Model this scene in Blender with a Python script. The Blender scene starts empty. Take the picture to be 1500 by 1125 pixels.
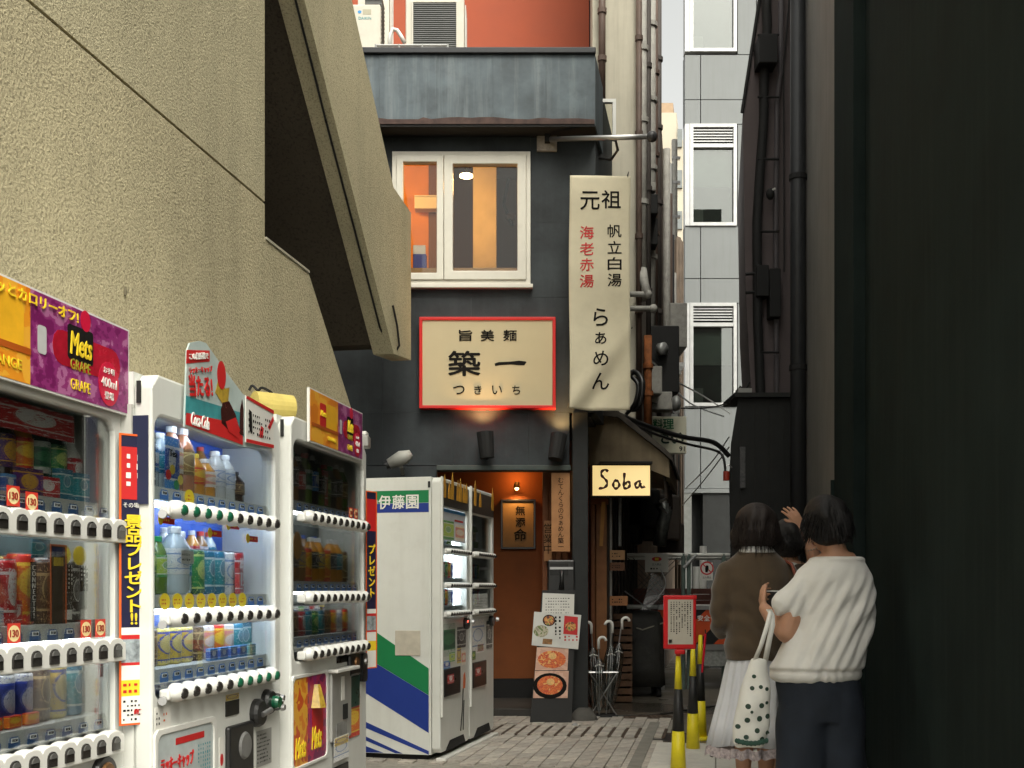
import bpy, bmesh, math, random
from mathutils import Vector, Matrix
random.seed(7)
R = math.radians
sc = bpy.context.scene
COL = sc.collection

# ---------------------------------------------------------------- camera
EYE = 1.11                       # camera height
F, UC, VH = 1600.0, 750.0, 864.0  # focal length, centre and horizon of a 1500 x 1125 picture
TAN = 300.0 / F                  # the alley runs 10.6 degrees to the right of the view axis
TH = math.atan(TAN); COSA = math.cos(TH)
cam_d = bpy.data.cameras.new('camera')
cam_d.sensor_width = 36.0
cam_d.lens = 36.0 * F / 1500.0
cam_d.shift_y = (VH - 562.5) / 1500.0
cam_d.clip_start = 0.05
cam_d.clip_end = 600
cam = bpy.data.objects.new('camera', cam_d)
cam.location = (0, 0, EYE)
cam.rotation_euler = (R(90), 0, 0)
COL.objects.link(cam)
sc.camera = cam

# ---------------------------------------------------------------- sky, sun, exposure
SUN_EL, SUN_AZ = R(52), R(158)    # direction the light comes from: azimuth clockwise from +Y
world = bpy.data.worlds.new('World'); sc.world = world
world.use_nodes = True
wn = world.node_tree
wn.nodes.clear()
w_out = wn.nodes.new('ShaderNodeOutputWorld')
w_bg = wn.nodes.new('ShaderNodeBackground')
w_sky = wn.nodes.new('ShaderNodeTexSky')
w_sky.sky_type = 'NISHITA'
w_sky.sun_disc = False
w_sky.sun_elevation = SUN_EL
w_sky.sun_rotation = SUN_AZ
w_sky.dust_density = 6.0
w_sky.air_density = 1.0
w_hs = wn.nodes.new('ShaderNodeHueSaturation')   # overcast: the cloud sheet takes the blue out of the sky
w_hs.inputs['Saturation'].default_value = 0.16
w_hs.inputs['Value'].default_value = 1.45
wn.links.new(w_sky.outputs[0], w_hs.inputs['Color'])
w_tint = wn.nodes.new('ShaderNodeMix'); w_tint.data_type = 'RGBA'; w_tint.blend_type = 'MULTIPLY'
w_tint.inputs[0].default_value = 1.0; w_tint.inputs[7].default_value = (1.0, 0.985, 0.90, 1)
wn.links.new(w_hs.outputs[0], w_tint.inputs[6])
wn.links.new(w_tint.outputs[2], w_bg.inputs['Color'])
w_bg.inputs['Strength'].default_value = 0.15
wn.links.new(w_bg.outputs[0], w_out.inputs['Surface'])

sun_d = bpy.data.lights.new('sun', 'SUN')
sun_d.energy = 1.0
sun_d.angle = R(34)
sun_d.color = (1.0, 0.94, 0.80)
sun = bpy.data.objects.new('sun', sun_d)
sd = Vector((math.sin(SUN_AZ) * math.cos(SUN_EL), math.cos(SUN_AZ) * math.cos(SUN_EL), math.sin(SUN_EL)))
sun.rotation_euler = sd.to_track_quat('Z', 'Y').to_euler()
sun.location = sd * 40
COL.objects.link(sun)

sc.view_settings.view_transform = 'Standard'
sc.view_settings.look = 'None'
sc.view_settings.exposure = 0.5
sc.view_settings.gamma = 1.0
sc.view_settings.use_curve_mapping = False
sc.render.engine = 'CYCLES'
sc.cycles.max_bounces = 7
sc.cycles.diffuse_bounces = 3
sc.cycles.glossy_bounces = 3
sc.cycles.transparent_max_bounces = 10
sc.cycles.transmission_bounces = 4
sc.cycles.sample_clamp_indirect = 4.0
sc.cycles.use_adaptive_sampling = True
sc.cycles.adaptive_threshold = 0.025
sc.cycles.caustics_reflective = False
sc.cycles.caustics_refractive = False
try:
    sc.cycles.use_denoising = True
except Exception:
    pass

# ---------------------------------------------------------------- placing
def at(u, v, Y):
    """world point at depth Y seen at (u, v) of the 1500 x 1125 picture"""
    return Vector(((u - UC) / F * Y, Y, EYE + (VH - v) / F * Y))
def atx(u, Y): return (u - UC) / F * Y
def atz(v, Y): return EYE + (VH - v) / F * Y
def Yon(u, Lx): return F * Lx / (u - 1050.0)          # depth of column u on an alley-parallel plane
def onplane(u, v, Lx): return at(u, v, Yon(u, Lx))

# ---------------------------------------------------------------- materials
MC = {}
def _mk(name):
    m = bpy.data.materials.new(name); m.use_nodes = True
    nt = m.node_tree
    return m, nt, nt.nodes['Principled BSDF'], nt.nodes['Material Output']
def N(nt, t, **kw):
    n = nt.nodes.new(t)
    for k, v in kw.items():
        if k in n.inputs: n.inputs[k].default_value = v
        else: setattr(n, k, v)
    return n
def mix_col(nt, fac, a, b, mode='MIX'):
    n = nt.nodes.new('ShaderNodeMix'); n.data_type = 'RGBA'; n.blend_type = mode
    for sock, val in ((0, fac), (6, a), (7, b)):
        if hasattr(val, 'is_linked') or hasattr(val, 'links'): nt.links.new(val, n.inputs[sock])
        elif sock == 0: n.inputs[0].default_value = val
        else: n.inputs[sock].default_value = (*val[:3], 1)
    return n.outputs[2]
def ramp(nt, src, stops):
    n = nt.nodes.new('ShaderNodeValToRGB')
    el = n.color_ramp.elements
    while len(el) < len(stops): el.new(0.5)
    for e, (p, c) in zip(el, stops):
        e.position = p
        e.color = (c, c, c, 1) if isinstance(c, (int, float)) else (*c[:3], 1)
    nt.links.new(src, n.inputs[0])
    return n.outputs[0]
def mapped(nt, scale=(1, 1, 1), coord='Object'):
    tc = nt.nodes.new('ShaderNodeTexCoord')
    mp = nt.nodes.new('ShaderNodeMapping'); mp.inputs['Scale'].default_value = scale
    nt.links.new(tc.outputs[coord], mp.inputs['Vector'])
    return mp.outputs[0]
def mat(name, col, rough=0.6, metal=0.0, var=0.12, scale=6.0, bump=0.0, bscale=80.0, spec=0.4,
        streak=0.0, streak_col=(0.03, 0.028, 0.022), coord='Object', coat=0.0, rvar=0.1, dirt=0.0,
        dirt_col=(0.06, 0.05, 0.035), sheen=0.0, bdist=0.002, sat=None):
    if name in MC: return MC[name]
    m, nt, bs, out = _mk(name)
    vec = mapped(nt, coord=coord)
    n1 = N(nt, 'ShaderNodeTexNoise', Scale=scale, Detail=6.0, Roughness=0.6)
    nt.links.new(vec, n1.inputs['Vector'])
    lo = [max(0, c * (1 - var)) for c in col]; hi = [min(1, c * (1 + var)) for c in col]
    c = mix_col(nt, ramp(nt, n1.outputs[0], [(0.3, 0.0), (0.7, 1.0)]), lo, hi)
    if streak > 0:
        v2 = mapped(nt, (9, 9, 0.5), coord)
        n2 = N(nt, 'ShaderNodeTexNoise', Scale=1.6, Detail=5.0, Roughness=0.65)
        nt.links.new(v2, n2.inputs['Vector'])
        c = mix_col(nt, ramp(nt, n2.outputs[0], [(0.48, 0.0), (0.75, streak)]), c, streak_col)
    if dirt > 0:
        n3 = N(nt, 'ShaderNodeTexNoise', Scale=scale * 2.7, Detail=8.0, Roughness=0.7)
        nt.links.new(vec, n3.inputs['Vector'])
        c = mix_col(nt, ramp(nt, n3.outputs[0], [(0.52, 0.0), (0.72, dirt)]), c, dirt_col)
    nt.links.new(c, bs.inputs['Base Color'])
    rr = N(nt, 'ShaderNodeMapRange'); rr.inputs[3].default_value = max(0.02, rough - rvar); rr.inputs[4].default_value = min(1, rough + rvar)
    nt.links.new(n1.outputs[0], rr.inputs[0]); nt.links.new(rr.outputs[0], bs.inputs['Roughness'])
    bs.inputs['Metallic'].default_value = metal
    bs.inputs['Specular IOR Level'].default_value = spec
    bs.inputs['Coat Weight'].default_value = coat
    if sheen:
        bs.inputs['Sheen Weight'].default_value = sheen
    if bump > 0:
        n4 = N(nt, 'ShaderNodeTexNoise', Scale=bscale, Detail=4.0, Roughness=0.6)
        nt.links.new(vec, n4.inputs['Vector'])
        b = N(nt, 'ShaderNodeBump', Strength=bump, Distance=bdist)
        nt.links.new(n4.outputs[0], b.inputs['Height'])
        nt.links.new(b.outputs[0], bs.inputs['Normal'])
    MC[name] = m
    return m
def emat(name, col, strength, back=(0.8, 0.8, 0.8)):
    if name in MC: return MC[name]
    m, nt, bs, out = _mk(name)
    bs.inputs['Base Color'].default_value = (*back, 1)
    bs.inputs['Emission Color'].default_value = (*col, 1)
    bs.inputs['Emission Strength'].default_value = strength
    bs.inputs['Roughness'].default_value = 0.5
    MC[name] = m
    return m
def pane_mat(name, tint=(0.92, 0.95, 0.93), refl=0.5, rough=0.02, base=0.04):
    """thin sheet of glass: clear, with a mirror layer that grows at grazing angles"""
    if name in MC: return MC[name]
    m, nt, bs, out = _mk(name)
    nt.nodes.remove(bs)
    tr = N(nt, 'ShaderNodeBsdfTransparent'); tr.inputs[0].default_value = (*tint, 1)
    gl = N(nt, 'ShaderNodeBsdfGlossy'); gl.inputs['Roughness'].default_value = rough
    fr = N(nt, 'ShaderNodeFresnel', IOR=1.5)
    ml = N(nt, 'ShaderNodeMath', operation='MULTIPLY_ADD'); ml.inputs[1].default_value = refl; ml.inputs[2].default_value = base
    nt.links.new(fr.outputs[0], ml.inputs[0])
    mx = N(nt, 'ShaderNodeMixShader')
    nt.links.new(ml.outputs[0], mx.inputs[0]); nt.links.new(tr.outputs[0], mx.inputs[1]); nt.links.new(gl.outputs[0], mx.inputs[2])
    nt.links.new(mx.outputs[0], out.inputs['Surface'])
    MC[name] = m
    return m
def label_print(name, c0, c1, c2, seed=0.0):
    """wrapped drink label: end bands, an emblem on the front and fine writing"""
    if name in MC: return MC[name]
    m, nt, bs, out = _mk(name)
    tc = N(nt, 'ShaderNodeTexCoord'); sp = N(nt, 'ShaderNodeSeparateXYZ')
    nt.links.new(tc.outputs['Generated'], sp.inputs[0])
    rp = nt.nodes.new('ShaderNodeValToRGB'); rp.color_ramp.interpolation = 'CONSTANT'
    el = rp.color_ramp.elements
    for _ in range(3): el.new(0.5)
    k = 0.04 * math.sin(seed)
    for e, (p, c) in zip(el, ((0.0, c2), (0.16 + k, c1), (0.20 + k, c0), (0.80 - k, c1), (0.85 - k, c2))): e.position = p; e.color = (*c, 1)
    nt.links.new(sp.outputs[2], rp.inputs[0])
    def mth(op, a, b):
        n = N(nt, 'ShaderNodeMath', operation=op)
        for i, v in enumerate((a, b)):
            if isinstance(v, (int, float)): n.inputs[i].default_value = v
            else: nt.links.new(v, n.inputs[i])
        return n.outputs[0]
    dx = mth('MULTIPLY', mth('SUBTRACT', sp.outputs[0], 0.5), 3.0 + math.sin(seed * 2))
    dz = mth('MULTIPLY', mth('SUBTRACT', sp.outputs[2], 0.55 + 0.05 * math.cos(seed)), 4.5 + math.cos(seed * 3))
    d = mth('ADD', mth('MULTIPLY', dx, dx), mth('MULTIPLY', dz, dz))
    emb = mth('LESS_THAN', d, 1.0); inner = mth('LESS_THAN', d, 0.72)
    c = mix_col(nt, emb, rp.outputs[0], c1)
    c = mix_col(nt, mth('MULTIPLY', inner, 0.75 if math.sin(seed * 5) > 0 else 0.0), c, c2)
    mp = mapped(nt, (9, 9, 16), 'Generated')
    n = N(nt, 'ShaderNodeTexNoise', Scale=1.6, Detail=1.0); n.noise_dimensions = '4D'; n.inputs['W'].default_value = seed
    nt.links.new(mp, n.inputs['Vector'])
    wr = mth('MULTIPLY', mth('GREATER_THAN', n.outputs[0], 0.62), 0.75)
    c = mix_col(nt, wr, c, mix_col(nt, emb, c1, c0))
    nt.links.new(c, bs.inputs['Base Color'])
    bs.inputs['Roughness'].default_value = 0.32
    MC[name] = m
    return m
def print_mat(name, cols, seed=0.0, scale=(14, 14, 22), rough=0.45, detail=2.0):
    """printed paper or film: hard-edged patches of a few inks"""
    if name in MC: return MC[name]
    m, nt, bs, out = _mk(name)
    vec = mapped(nt, scale)
    n = N(nt, 'ShaderNodeTexNoise', Scale=1.0, Detail=detail, Roughness=0.5)
    n.noise_dimensions = '4D'; n.inputs['W'].default_value = seed
    nt.links.new(vec, n.inputs['Vector'])
    rp = nt.nodes.new('ShaderNodeValToRGB'); rp.color_ramp.interpolation = 'CONSTANT'
    el = rp.color_ramp.elements
    while len(el) < len(cols): el.new(0.5)
    k = len(cols)
    for i, (e, c) in enumerate(zip(el, cols)):
        e.position = 0.0 if i == 0 else 0.34 + 0.32 * i / k
        e.color = (*c, 1)
    nt.links.new(n.outputs[0], rp.inputs[0])
    nt.links.new(rp.outputs[0], bs.inputs['Base Color'])
    bs.inputs['Roughness'].default_value = rough
    MC[name] = m
    return m

# ---------------------------------------------------------------- mesh building
class MB:
    def __init__(s): s.v = []; s.f = []; s.sm = False
    def add(s, vs, fs):
        o = len(s.v); s.v += [tuple(p) for p in vs]; s.f += [tuple(i + o for i in f) for f in fs]; return s
    def box(s, x0, x1, y0, y1, z0, z1):
        return s.add([(x0, y0, z0), (x1, y0, z0), (x1, y1, z0), (x0, y1, z0), (x0, y0, z1), (x1, y0, z1), (x1, y1, z1), (x0, y1, z1)],
                     [(3, 2, 1, 0), (4, 5, 6, 7), (0, 1, 5, 4), (1, 2, 6, 5), (2, 3, 7, 6), (3, 0, 4, 7)])
    def hexa(s, p):   # 8 points ordered like box
        return s.add(p, [(3, 2, 1, 0), (4, 5, 6, 7), (0, 1, 5, 4), (1, 2, 6, 5), (2, 3, 7, 6), (3, 0, 4, 7)])
    def prism(s, poly, y0, y1):     # poly of (x, z), counter-clockwise seen from -y
        n = len(poly)
        vs = [(x, y0, z) for x, z in poly] + [(x, y1, z) for x, z in poly]
        fs = [tuple(range(n)), tuple(range(2 * n - 1, n - 1, -1))]
        fs += [(i, i + n, (i + 1) % n + n, (i + 1) % n) for i in range(n)]
        return s.add(vs, fs)
    def prism_z(s, poly, z0, z1):   # poly of (x, y), counter-clockwise seen from above
        n = len(poly)
        vs = [(x, y, z0) for x, y in poly] + [(x, y, z1) for x, y in poly]
        fs = [tuple(range(n - 1, -1, -1)), tuple(range(n, 2 * n))]
        fs += [(i, (i + 1) % n, (i + 1) % n + n, i + n) for i in range(n)]
        return s.add(vs, fs)
    def prism_dir(s, pts, d):       # any flat 3-D polygon pushed along d
        n = len(pts); d = Vector(d)
        vs = [Vector(p) for p in pts] + [Vector(p) + d for p in pts]
        fs = [tuple(range(n)), tuple(range(2 * n - 1, n - 1, -1))]
        fs += [(i, i + n, (i + 1) % n + n, (i + 1) % n) for i in range(n)]
        return s.add(vs, fs)
    def ring(s, outer, inner, y0, y1):   # frame between two (x, z) loops of equal length
        n = len(outer)
        vs = [(x, y0, z) for x, z in outer] + [(x, y0, z) for x, z in inner] + [(x, y1, z) for x, z in outer] + [(x, y1, z) for x, z in inner]
        fs = []
        for i in range(n):
            j = (i + 1) % n
            fs += [(i, j, j + n, i + n), (i + 3 * n, j + 3 * n, j + 2 * n, i + 2 * n), (j, i, i + 2 * n, j + 2 * n), (i + n, j + n, j + 3 * n, i + 3 * n)]
        return s.add(vs, fs)
    def lathe(s, prof, c=(0, 0, 0), n=12, axis='z', cap=True):
        vs = []; fs = []
        for r, h in prof:
            for k in range(n):
                a = 2 * math.pi * k / n
                x, y = r * math.cos(a), r * math.sin(a)
                vs.append((c[0] + x, c[1] + y, c[2] + h) if axis == 'z' else ((c[0] + x, c[1] + h, c[2] + y) if axis == 'y' else (c[0] + h, c[1] + x, c[2] + y)))
        m = len(prof)
        for i in range(m - 1):
            for k in range(n):
                a, b = i * n + k, i * n + (k + 1) % n
                fs.append((a, b, b + n, a + n) if axis != 'y' else (b, a, a + n, b + n))
        if cap:
            lo = tuple(range(n - 1, -1, -1)); hi = tuple((m - 1) * n + k for k in range(n))
            if axis == 'y': lo, hi = lo[::-1], hi[::-1]
            fs += [lo, hi]
        return s.add(vs, fs)
    def tube(s, pts, r, n=8, cap=True):
        pts = [Vector(p) for p in pts]
        rs = r if isinstance(r, (list, tuple)) else [r] * len(pts)
        vs = []; fs = []
        up = None
        for i, p in enumerate(pts):
            if i == 0: t = pts[1] - p
            elif i == len(pts) - 1: t = p - pts[i - 1]
            else: t = (pts[i + 1] - p).normalized() + (p - pts[i - 1]).normalized()
            t.normalize()
            if up is None:
                up = Vector((0, 0, 1)) if abs(t.z) < 0.9 else Vector((1, 0, 0))
            a = t.cross(up)
            if a.length < 1e-4: a = t.cross(Vector((0.3, 1, 0.2)))
            a.normalize(); b = a.cross(t).normalized(); up = b
            for k in range(n):
                an = 2 * math.pi * k / n
                vs.append(p + (a * math.cos(an) + b * math.sin(an)) * rs[i])
        for i in range(len(pts) - 1):
            for k in range(n):
                a, b = i * n + k, i * n + (k + 1) % n
                fs.append((a, a + n, b + n, b))
        if cap:
            fs += [tuple(range(n)), tuple((len(pts) - 1) * n + k for k in range(n - 1, -1, -1))]
        return s.add(vs, fs)
    def cyl(s, p0, p1, r, n=12): return s.tube([p0, p1], r, n)
    def loft(s, rings, cap=True):
        n = len(rings[0]); o = []
        for rg in rings: o += rg
        fs = []
        for i in range(len(rings) - 1):
            for k in range(n):
                a, b = i * n + k, i * n + (k + 1) % n
                fs.append((a, b, b + n, a + n))
        if cap: fs += [tuple(range(n - 1, -1, -1)), tuple((len(rings) - 1) * n + k for k in range(n))]
        return s.add(o, fs)
    def ball(s, c, r, n=12, m=8):
        rx, ry, rz = r if isinstance(r, (tuple, list)) else (r, r, r)
        rings = []
        for i in range(1, m):
            a = math.pi * i / m
            rings.append([(c[0] + rx * math.sin(a) * math.cos(2 * math.pi * k / n), c[1] + ry * math.sin(a) * math.sin(2 * math.pi * k / n), c[2] - rz * math.cos(a)) for k in range(n)])
        o = len(s.v)
        s.loft(rings, cap=False)
        b = len(s.v); s.v += [(c[0], c[1], c[2] - rz), (c[0], c[1], c[2] + rz)]
        for k in range(n):
            s.f.append((b, o + (k + 1) % n, o + k))
            s.f.append((b + 1, o + (m - 2) * n + k, o + (m - 2) * n + (k + 1) % n))
        return s
    def mesh(s, name='mesh', smooth=False, mt=None):
        me = bpy.data.meshes.new(name)
        me.from_pydata(s.v, [], s.f)
        if smooth:
            me.polygons.foreach_set('use_smooth', [True] * len(me.polygons))
        if mt: me.materials.append(mt)
        me.update()
        return me
    def build(s, name, mt, parent=None, loc=None, rotz=None, bevel=0.0, smooth=False, fix=True, seg=2):
        me = s.mesh(name, smooth, mt)
        if fix:
            bm = bmesh.new(); bm.from_mesh(me); bmesh.ops.recalc_face_normals(bm, faces=bm.faces); bm.to_mesh(me); bm.free()
        return inst(name, me, parent, loc, rotz, bevel, seg)
def inst(name, me, parent=None, loc=None, rotz=None, bevel=0.0, seg=2, rot=None, scale=None):
    o = bpy.data.objects.new(name, me); COL.objects.link(o)
    if parent is not None: o.parent = parent
    if loc is not None: o.location = loc
    if rotz is not None: o.rotation_euler = (0, 0, rotz)
    if rot is not None: o.rotation_euler = rot
    if scale is not None: o.scale = scale
    if bevel > 0:
        b = o.modifiers.new('bevel', 'BEVEL'); b.width = bevel; b.segments = seg; b.limit_method = 'ANGLE'; b.angle_limit = R(40)
        b.harden_normals = False
    return o
def tag(o, label, cat, group=None):
    o['label'] = label; o['category'] = cat
    if group: o['group'] = group
    return o
def structure(o): o['kind'] = 'structure'; return o
def thing(name, label, cat, loc=(0, 0, 0), rotz=0.0, group=None):
    o = bpy.data.objects.new(name, None); o.empty_display_size = 0.1
    COL.objects.link(o); o.location = loc; o.rotation_euler = (0, 0, rotz)
    return tag(o, label, cat, group)
def bx(name, mt, parent, x0, x1, y0, y1, z0, z1, bevel=0.0):
    return MB().box(x0, x1, y0, y1, z0, z1).build(name, mt, parent, bevel=bevel, fix=False)
def rrect(x0, x1, z0, z1, r, n=5):     # counter-clockwise from the lower left corner
    p = []
    for cx, cz, a0 in ((x0 + r, z0 + r, 180), (x1 - r, z0 + r, 270), (x1 - r, z1 - r, 0), (x0 + r, z1 - r, 90)):
        for k in range(n + 1):
            a = R(a0 + 90 * k / n); p.append((cx + r * math.cos(a), cz + r * math.sin(a)))
    return p
def hardrect(x0, x1, z0, z1, n=5):     # same number of points as rrect
    p = []
    for x, z, dx, dz in ((x0, z0, 0, 0), (x1, z0, 0, 0), (x1, z1, 0, 0), (x0, z1, 0, 0)):
        p += [(x, z)] * (n + 1)
    # spread the doubled points along the neighbouring edges so no face is degenerate
    q = []
    ins = rrect(x0, x1, z0, z1, min(x1 - x0, z1 - z0) * 0.1, n)
    for (a, b), (x, z) in zip(ins, p):
        if abs(a - x) > abs(b - z): q.append((a, z))
        else: q.append((x, b))
    return q

_glyph = {}
def text_mesh(body, size=1.0, depth=0.002, bold=0.0, shear=0.0, sx=1.0, align='CENTER', line=1.0, space=1.0):
    """lettering standing in the x-z plane, facing -y, centred on the origin"""
    key = (body, size, depth, bold, shear, sx, align, line, space)
    if key in _glyph: return _glyph[key]
    c = bpy.data.curves.new('lettering', 'FONT')
    c.body = body; c.size = 1.0; c.resolution_u = 3
    c.align_x = align; c.shear = shear; c.space_line = line; c.space_character = space
    c.extrude = depth / size / 2
    o = bpy.data.objects.new('lettering', c); COL.objects.link(o)
    dg = bpy.context.evaluated_depsgraph_get(); dg.update()
    me = bpy.data.meshes.new_from_object(o.evaluated_get(dg))
    bpy.data.objects.remove(o); bpy.data.curves.remove(c)
    if bold > 0:        # heavier strokes: the same outline laid down again a little to each side
        vs = [tuple(v.co) for v in me.vertices]; fs = [tuple(p.vertices) for p in me.polygons]
        m2 = MB(); b = bold * 0.8
        for k, (dx, dy) in enumerate(((0, 0), (b, 0), (-b, 0), (0, b), (0, -b))):
            m2.add([(x + dx, y + dy, z + k * 0.0004) for x, y, z in vs], fs)
        bpy.data.meshes.remove(me); me = m2.mesh('lettering')
    xs = [v.co.x for v in me.vertices]; ys = [v.co.y for v in me.vertices]
    if xs:
        mx, my = (min(xs) + max(xs)) / 2, (min(ys) + max(ys)) / 2
        for v in me.vertices:
            x, y, z = v.co
            v.co = ((x - mx) * size * sx, -z * size, (y - my) * size)
    me.name = 'lettering'
    me['w'] = (max(xs) - min(xs)) * size * sx if xs else 0
    me['h'] = (max(ys) - min(ys)) * size if xs else 0
    _glyph[key] = me
    return me
def text(body, mt, parent, x, y, z, w=None, h=None, name='lettering', vertical=False, rot=None, **kw):
    """lettering fitted to width w or height h (or both)"""
    if vertical: body = '\n'.join(body)
    me0 = text_mesh(body, **kw)
    me = me0.copy()
    bw, bh = me0['w'], me0['h']
    sx = w / bw if w else None; sz = h / bh if h else None
    if sx is None: sx = sz
    if sz is None: sz = sx
    for v in me.vertices: v.co.x *= sx; v.co.z *= sz
    me.materials.clear(); me.materials.append(mt)
    return inst(name, me, parent, (x, y, z), rot=rot)
def scribble(mt, parent, x0, x1, z0, z1, y, rows, vertical=False, seed=0, fill=0.5, name='print', gap=0.25):
    """rows of small printed marks too fine to read"""
    rnd = random.Random(seed); m = MB()
    if vertical:
        cw = (x1 - x0) / rows
        for i in range(rows):
            x = x0 + (i + 0.5) * cw; z = z1
            end = z0 + rnd.random() * (z1 - z0) * 0.3
            while z - cw * 0.8 > end:
                w = cw * fill * (0.6 + 0.4 * rnd.random()); hh = cw * 0.6 * (0.5 + 0.5 * rnd.random())
                if rnd.random() > 0.12: m.add([(x - w / 2, y, z - hh), (x + w / 2, y, z - hh), (x + w / 2, y, z), (x - w / 2, y, z)], [(0, 1, 2, 3)])
                z -= cw * (0.6 + gap)
    else:
        ch = (z1 - z0) / rows
        for i in range(rows):
            z = z1 - (i + 0.5) * ch; x = x0
            end = x1 - rnd.random() * (x1 - x0) * 0.3
            while x + ch * 0.6 < end:
                w = ch * 0.6 * (0.5 + 0.5 * rnd.random()); hh = ch * fill * (0.6 + 0.4 * rnd.random())
                if rnd.random() > 0.12: m.add([(x, y, z - hh / 2), (x + w, y, z - hh / 2), (x + w, y, z + hh / 2), (x, y, z + hh / 2)], [(0, 1, 2, 3)])
                x += ch * (0.6 + gap)
    if not m.v: return None
    return m.build(name, mt, parent, fix=False)
def disc(mt, parent, x, z, y, rx, rz, name='print', n=20, depth=0.0008):
    return MB().prism([(x + rx * math.cos(2 * math.pi * k / n), z + rz * math.sin(2 * math.pi * k / n)) for k in range(n)], y, y + depth).build(name, mt, parent, fix=False)
def quad(mt, parent, x0, x1, z0, z1, y, name='print', depth=0.0008):
    return MB().box(x0, x1, y, y + depth, z0, z1).build(name, mt, parent, fix=False)
def poly(mt, parent, pts, y, name='print', depth=0.0008):
    return MB().prism(pts, y, y + depth).build(name, mt, parent)

# shared materials
WHITE = mat('white machine paint', (0.69, 0.70, 0.66), 0.38, var=0.05, scale=3, spec=0.45, streak=0.10, streak_col=(0.3, 0.27, 0.2), dirt=0.10, dirt_col=(0.25, 0.22, 0.16))
PLASW = mat('white plastic', (0.72, 0.72, 0.68), 0.35, var=0.04, spec=0.5)
PLASG = mat('grey plastic', (0.33, 0.33, 0.31), 0.45, var=0.06)
BLACK = mat('black plastic', (0.018, 0.018, 0.018), 0.3, var=0.1, spec=0.5)
MATTE = mat('matte black', (0.014, 0.014, 0.014), 0.75, var=0.2)
STEEL = mat('steel', (0.5, 0.5, 0.5), 0.35, metal=0.9, var=0.08)
GALV = mat('galvanised pipe', (0.42, 0.43, 0.42), 0.5, metal=0.5, var=0.15, scale=20, dirt=0.2)
INK = mat('black ink', (0.012, 0.011, 0.010), 0.8, var=0.1, spec=0.1)
REDINK = mat('red ink', (0.55, 0.02, 0.02), 0.5, var=0.08)
YELINK = mat('yellow ink', (0.85, 0.62, 0.03), 0.5, var=0.06)
WHINK = mat('white ink', (0.8, 0.79, 0.74), 0.5, var=0.03)
PAPER = mat('paper', (0.72, 0.71, 0.66), 0.7, var=0.04)
GLASS = pane_mat('display glass', (0.93, 0.95, 0.94), 0.55, base=0.035)
# ================================================================ the ground
def stucco_mat(name, col, scale=1.0, bump=1.0):
    m, nt, bs, out = _mk(name)
    vec = mapped(nt)
    big = N(nt, 'ShaderNodeTexNoise', Scale=0.9, Detail=5.0, Roughness=0.6); nt.links.new(vec, big.inputs['Vector'])
    st = mapped(nt, (2.5, 2.5, 0.35))
    sn = N(nt, 'ShaderNodeTexNoise', Scale=1.2, Detail=6.0, Roughness=0.65); nt.links.new(st, sn.inputs['Vector'])
    fine = N(nt, 'ShaderNodeTexNoise', Scale=76 * scale, Detail=4.0, Roughness=0.7); nt.links.new(vec, fine.inputs['Vector'])
    pits = N(nt, 'ShaderNodeTexVoronoi', Scale=85 * scale); nt.links.new(vec, pits.inputs['Vector'])
    c = mix_col(nt, ramp(nt, big.outputs[0], [(0.3, 0.0), (0.7, 1.0)]), [x * 0.90 for x in col], [min(1, x * 1.07) for x in col])
    c = mix_col(nt, ramp(nt, sn.outputs[0], [(0.48, 0.0), (0.75, 0.42)]), c, [x * 0.55 for x in col])
    c = mix_col(nt, ramp(nt, fine.outputs[0], [(0.37, 0.7), (0.49, 0.0)]), c, [x * 0.42 for x in col])
    nt.links.new(c, bs.inputs['Base Color'])
    bs.inputs['Roughness'].default_value = 0.9
    bs.inputs['Specular IOR Level'].default_value = 0.2
    ad = N(nt, 'ShaderNodeMath', operation='MULTIPLY_ADD'); ad.inputs[1].default_value = 0.35
    nt.links.new(pits.outputs[0], ad.inputs[0]); nt.links.new(fine.outputs[0], ad.inputs[2])
    b = N(nt, 'ShaderNodeBump', Strength=bump, Distance=0.0085)
    nt.links.new(ad.outputs[0], b.inputs['Height']); nt.links.new(b.outputs[0], bs.inputs['Normal'])
    return m
STUCCO = stucco_mat('beige stucco', (0.53, 0.47, 0.305), bump=0.9)
STUCCO2 = stucco_mat('beige stucco smooth', (0.54, 0.485, 0.32), 1.15, bump=0.8)

def wet_ground(name, col, scale=3.0):
    m, nt, bs, out = _mk(name)
    vec = mapped(nt)
    n1 = N(nt, 'ShaderNodeTexNoise', Scale=scale, Detail=8.0, Roughness=0.65); nt.links.new(vec, n1.inputs['Vector'])
    n2 = N(nt, 'ShaderNodeTexNoise', Scale=0.55, Detail=4.0, Roughness=0.55); nt.links.new(vec, n2.inputs['Vector'])
    n3 = N(nt, 'ShaderNodeTexNoise', Scale=140.0, Detail=3.0); nt.links.new(vec, n3.inputs['Vector'])
    c = mix_col(nt, n1.outputs[0], [x * 0.6 for x in col], [x * 1.35 for x in col])
    wet = ramp(nt, n2.outputs[0], [(0.44, 0.0), (0.60, 1.0)])
    c = mix_col(nt, wet, c, mix_col(nt, n1.outputs[0], [x * 0.3 for x in col], [x * 0.55 for x in col]))
    nt.links.new(c, bs.inputs['Base Color'])
    rr = N(nt, 'ShaderNodeMapRange'); rr.inputs[3].default_value = 0.75; rr.inputs[4].default_value = 0.16
    nt.links.new(wet, rr.inputs[0]); nt.links.new(rr.outputs[0], bs.inputs['Roughness'])
    b = N(nt, 'ShaderNodeBump', Strength=0.35, Distance=0.004)
    nt.links.new(n3.outputs[0], b.inputs['Height']); nt.links.new(b.outputs[0], bs.inputs['Normal'])
    return m
ASPH = wet_ground('wet asphalt', (0.17, 0.15, 0.12))
gm = MB()
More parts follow.
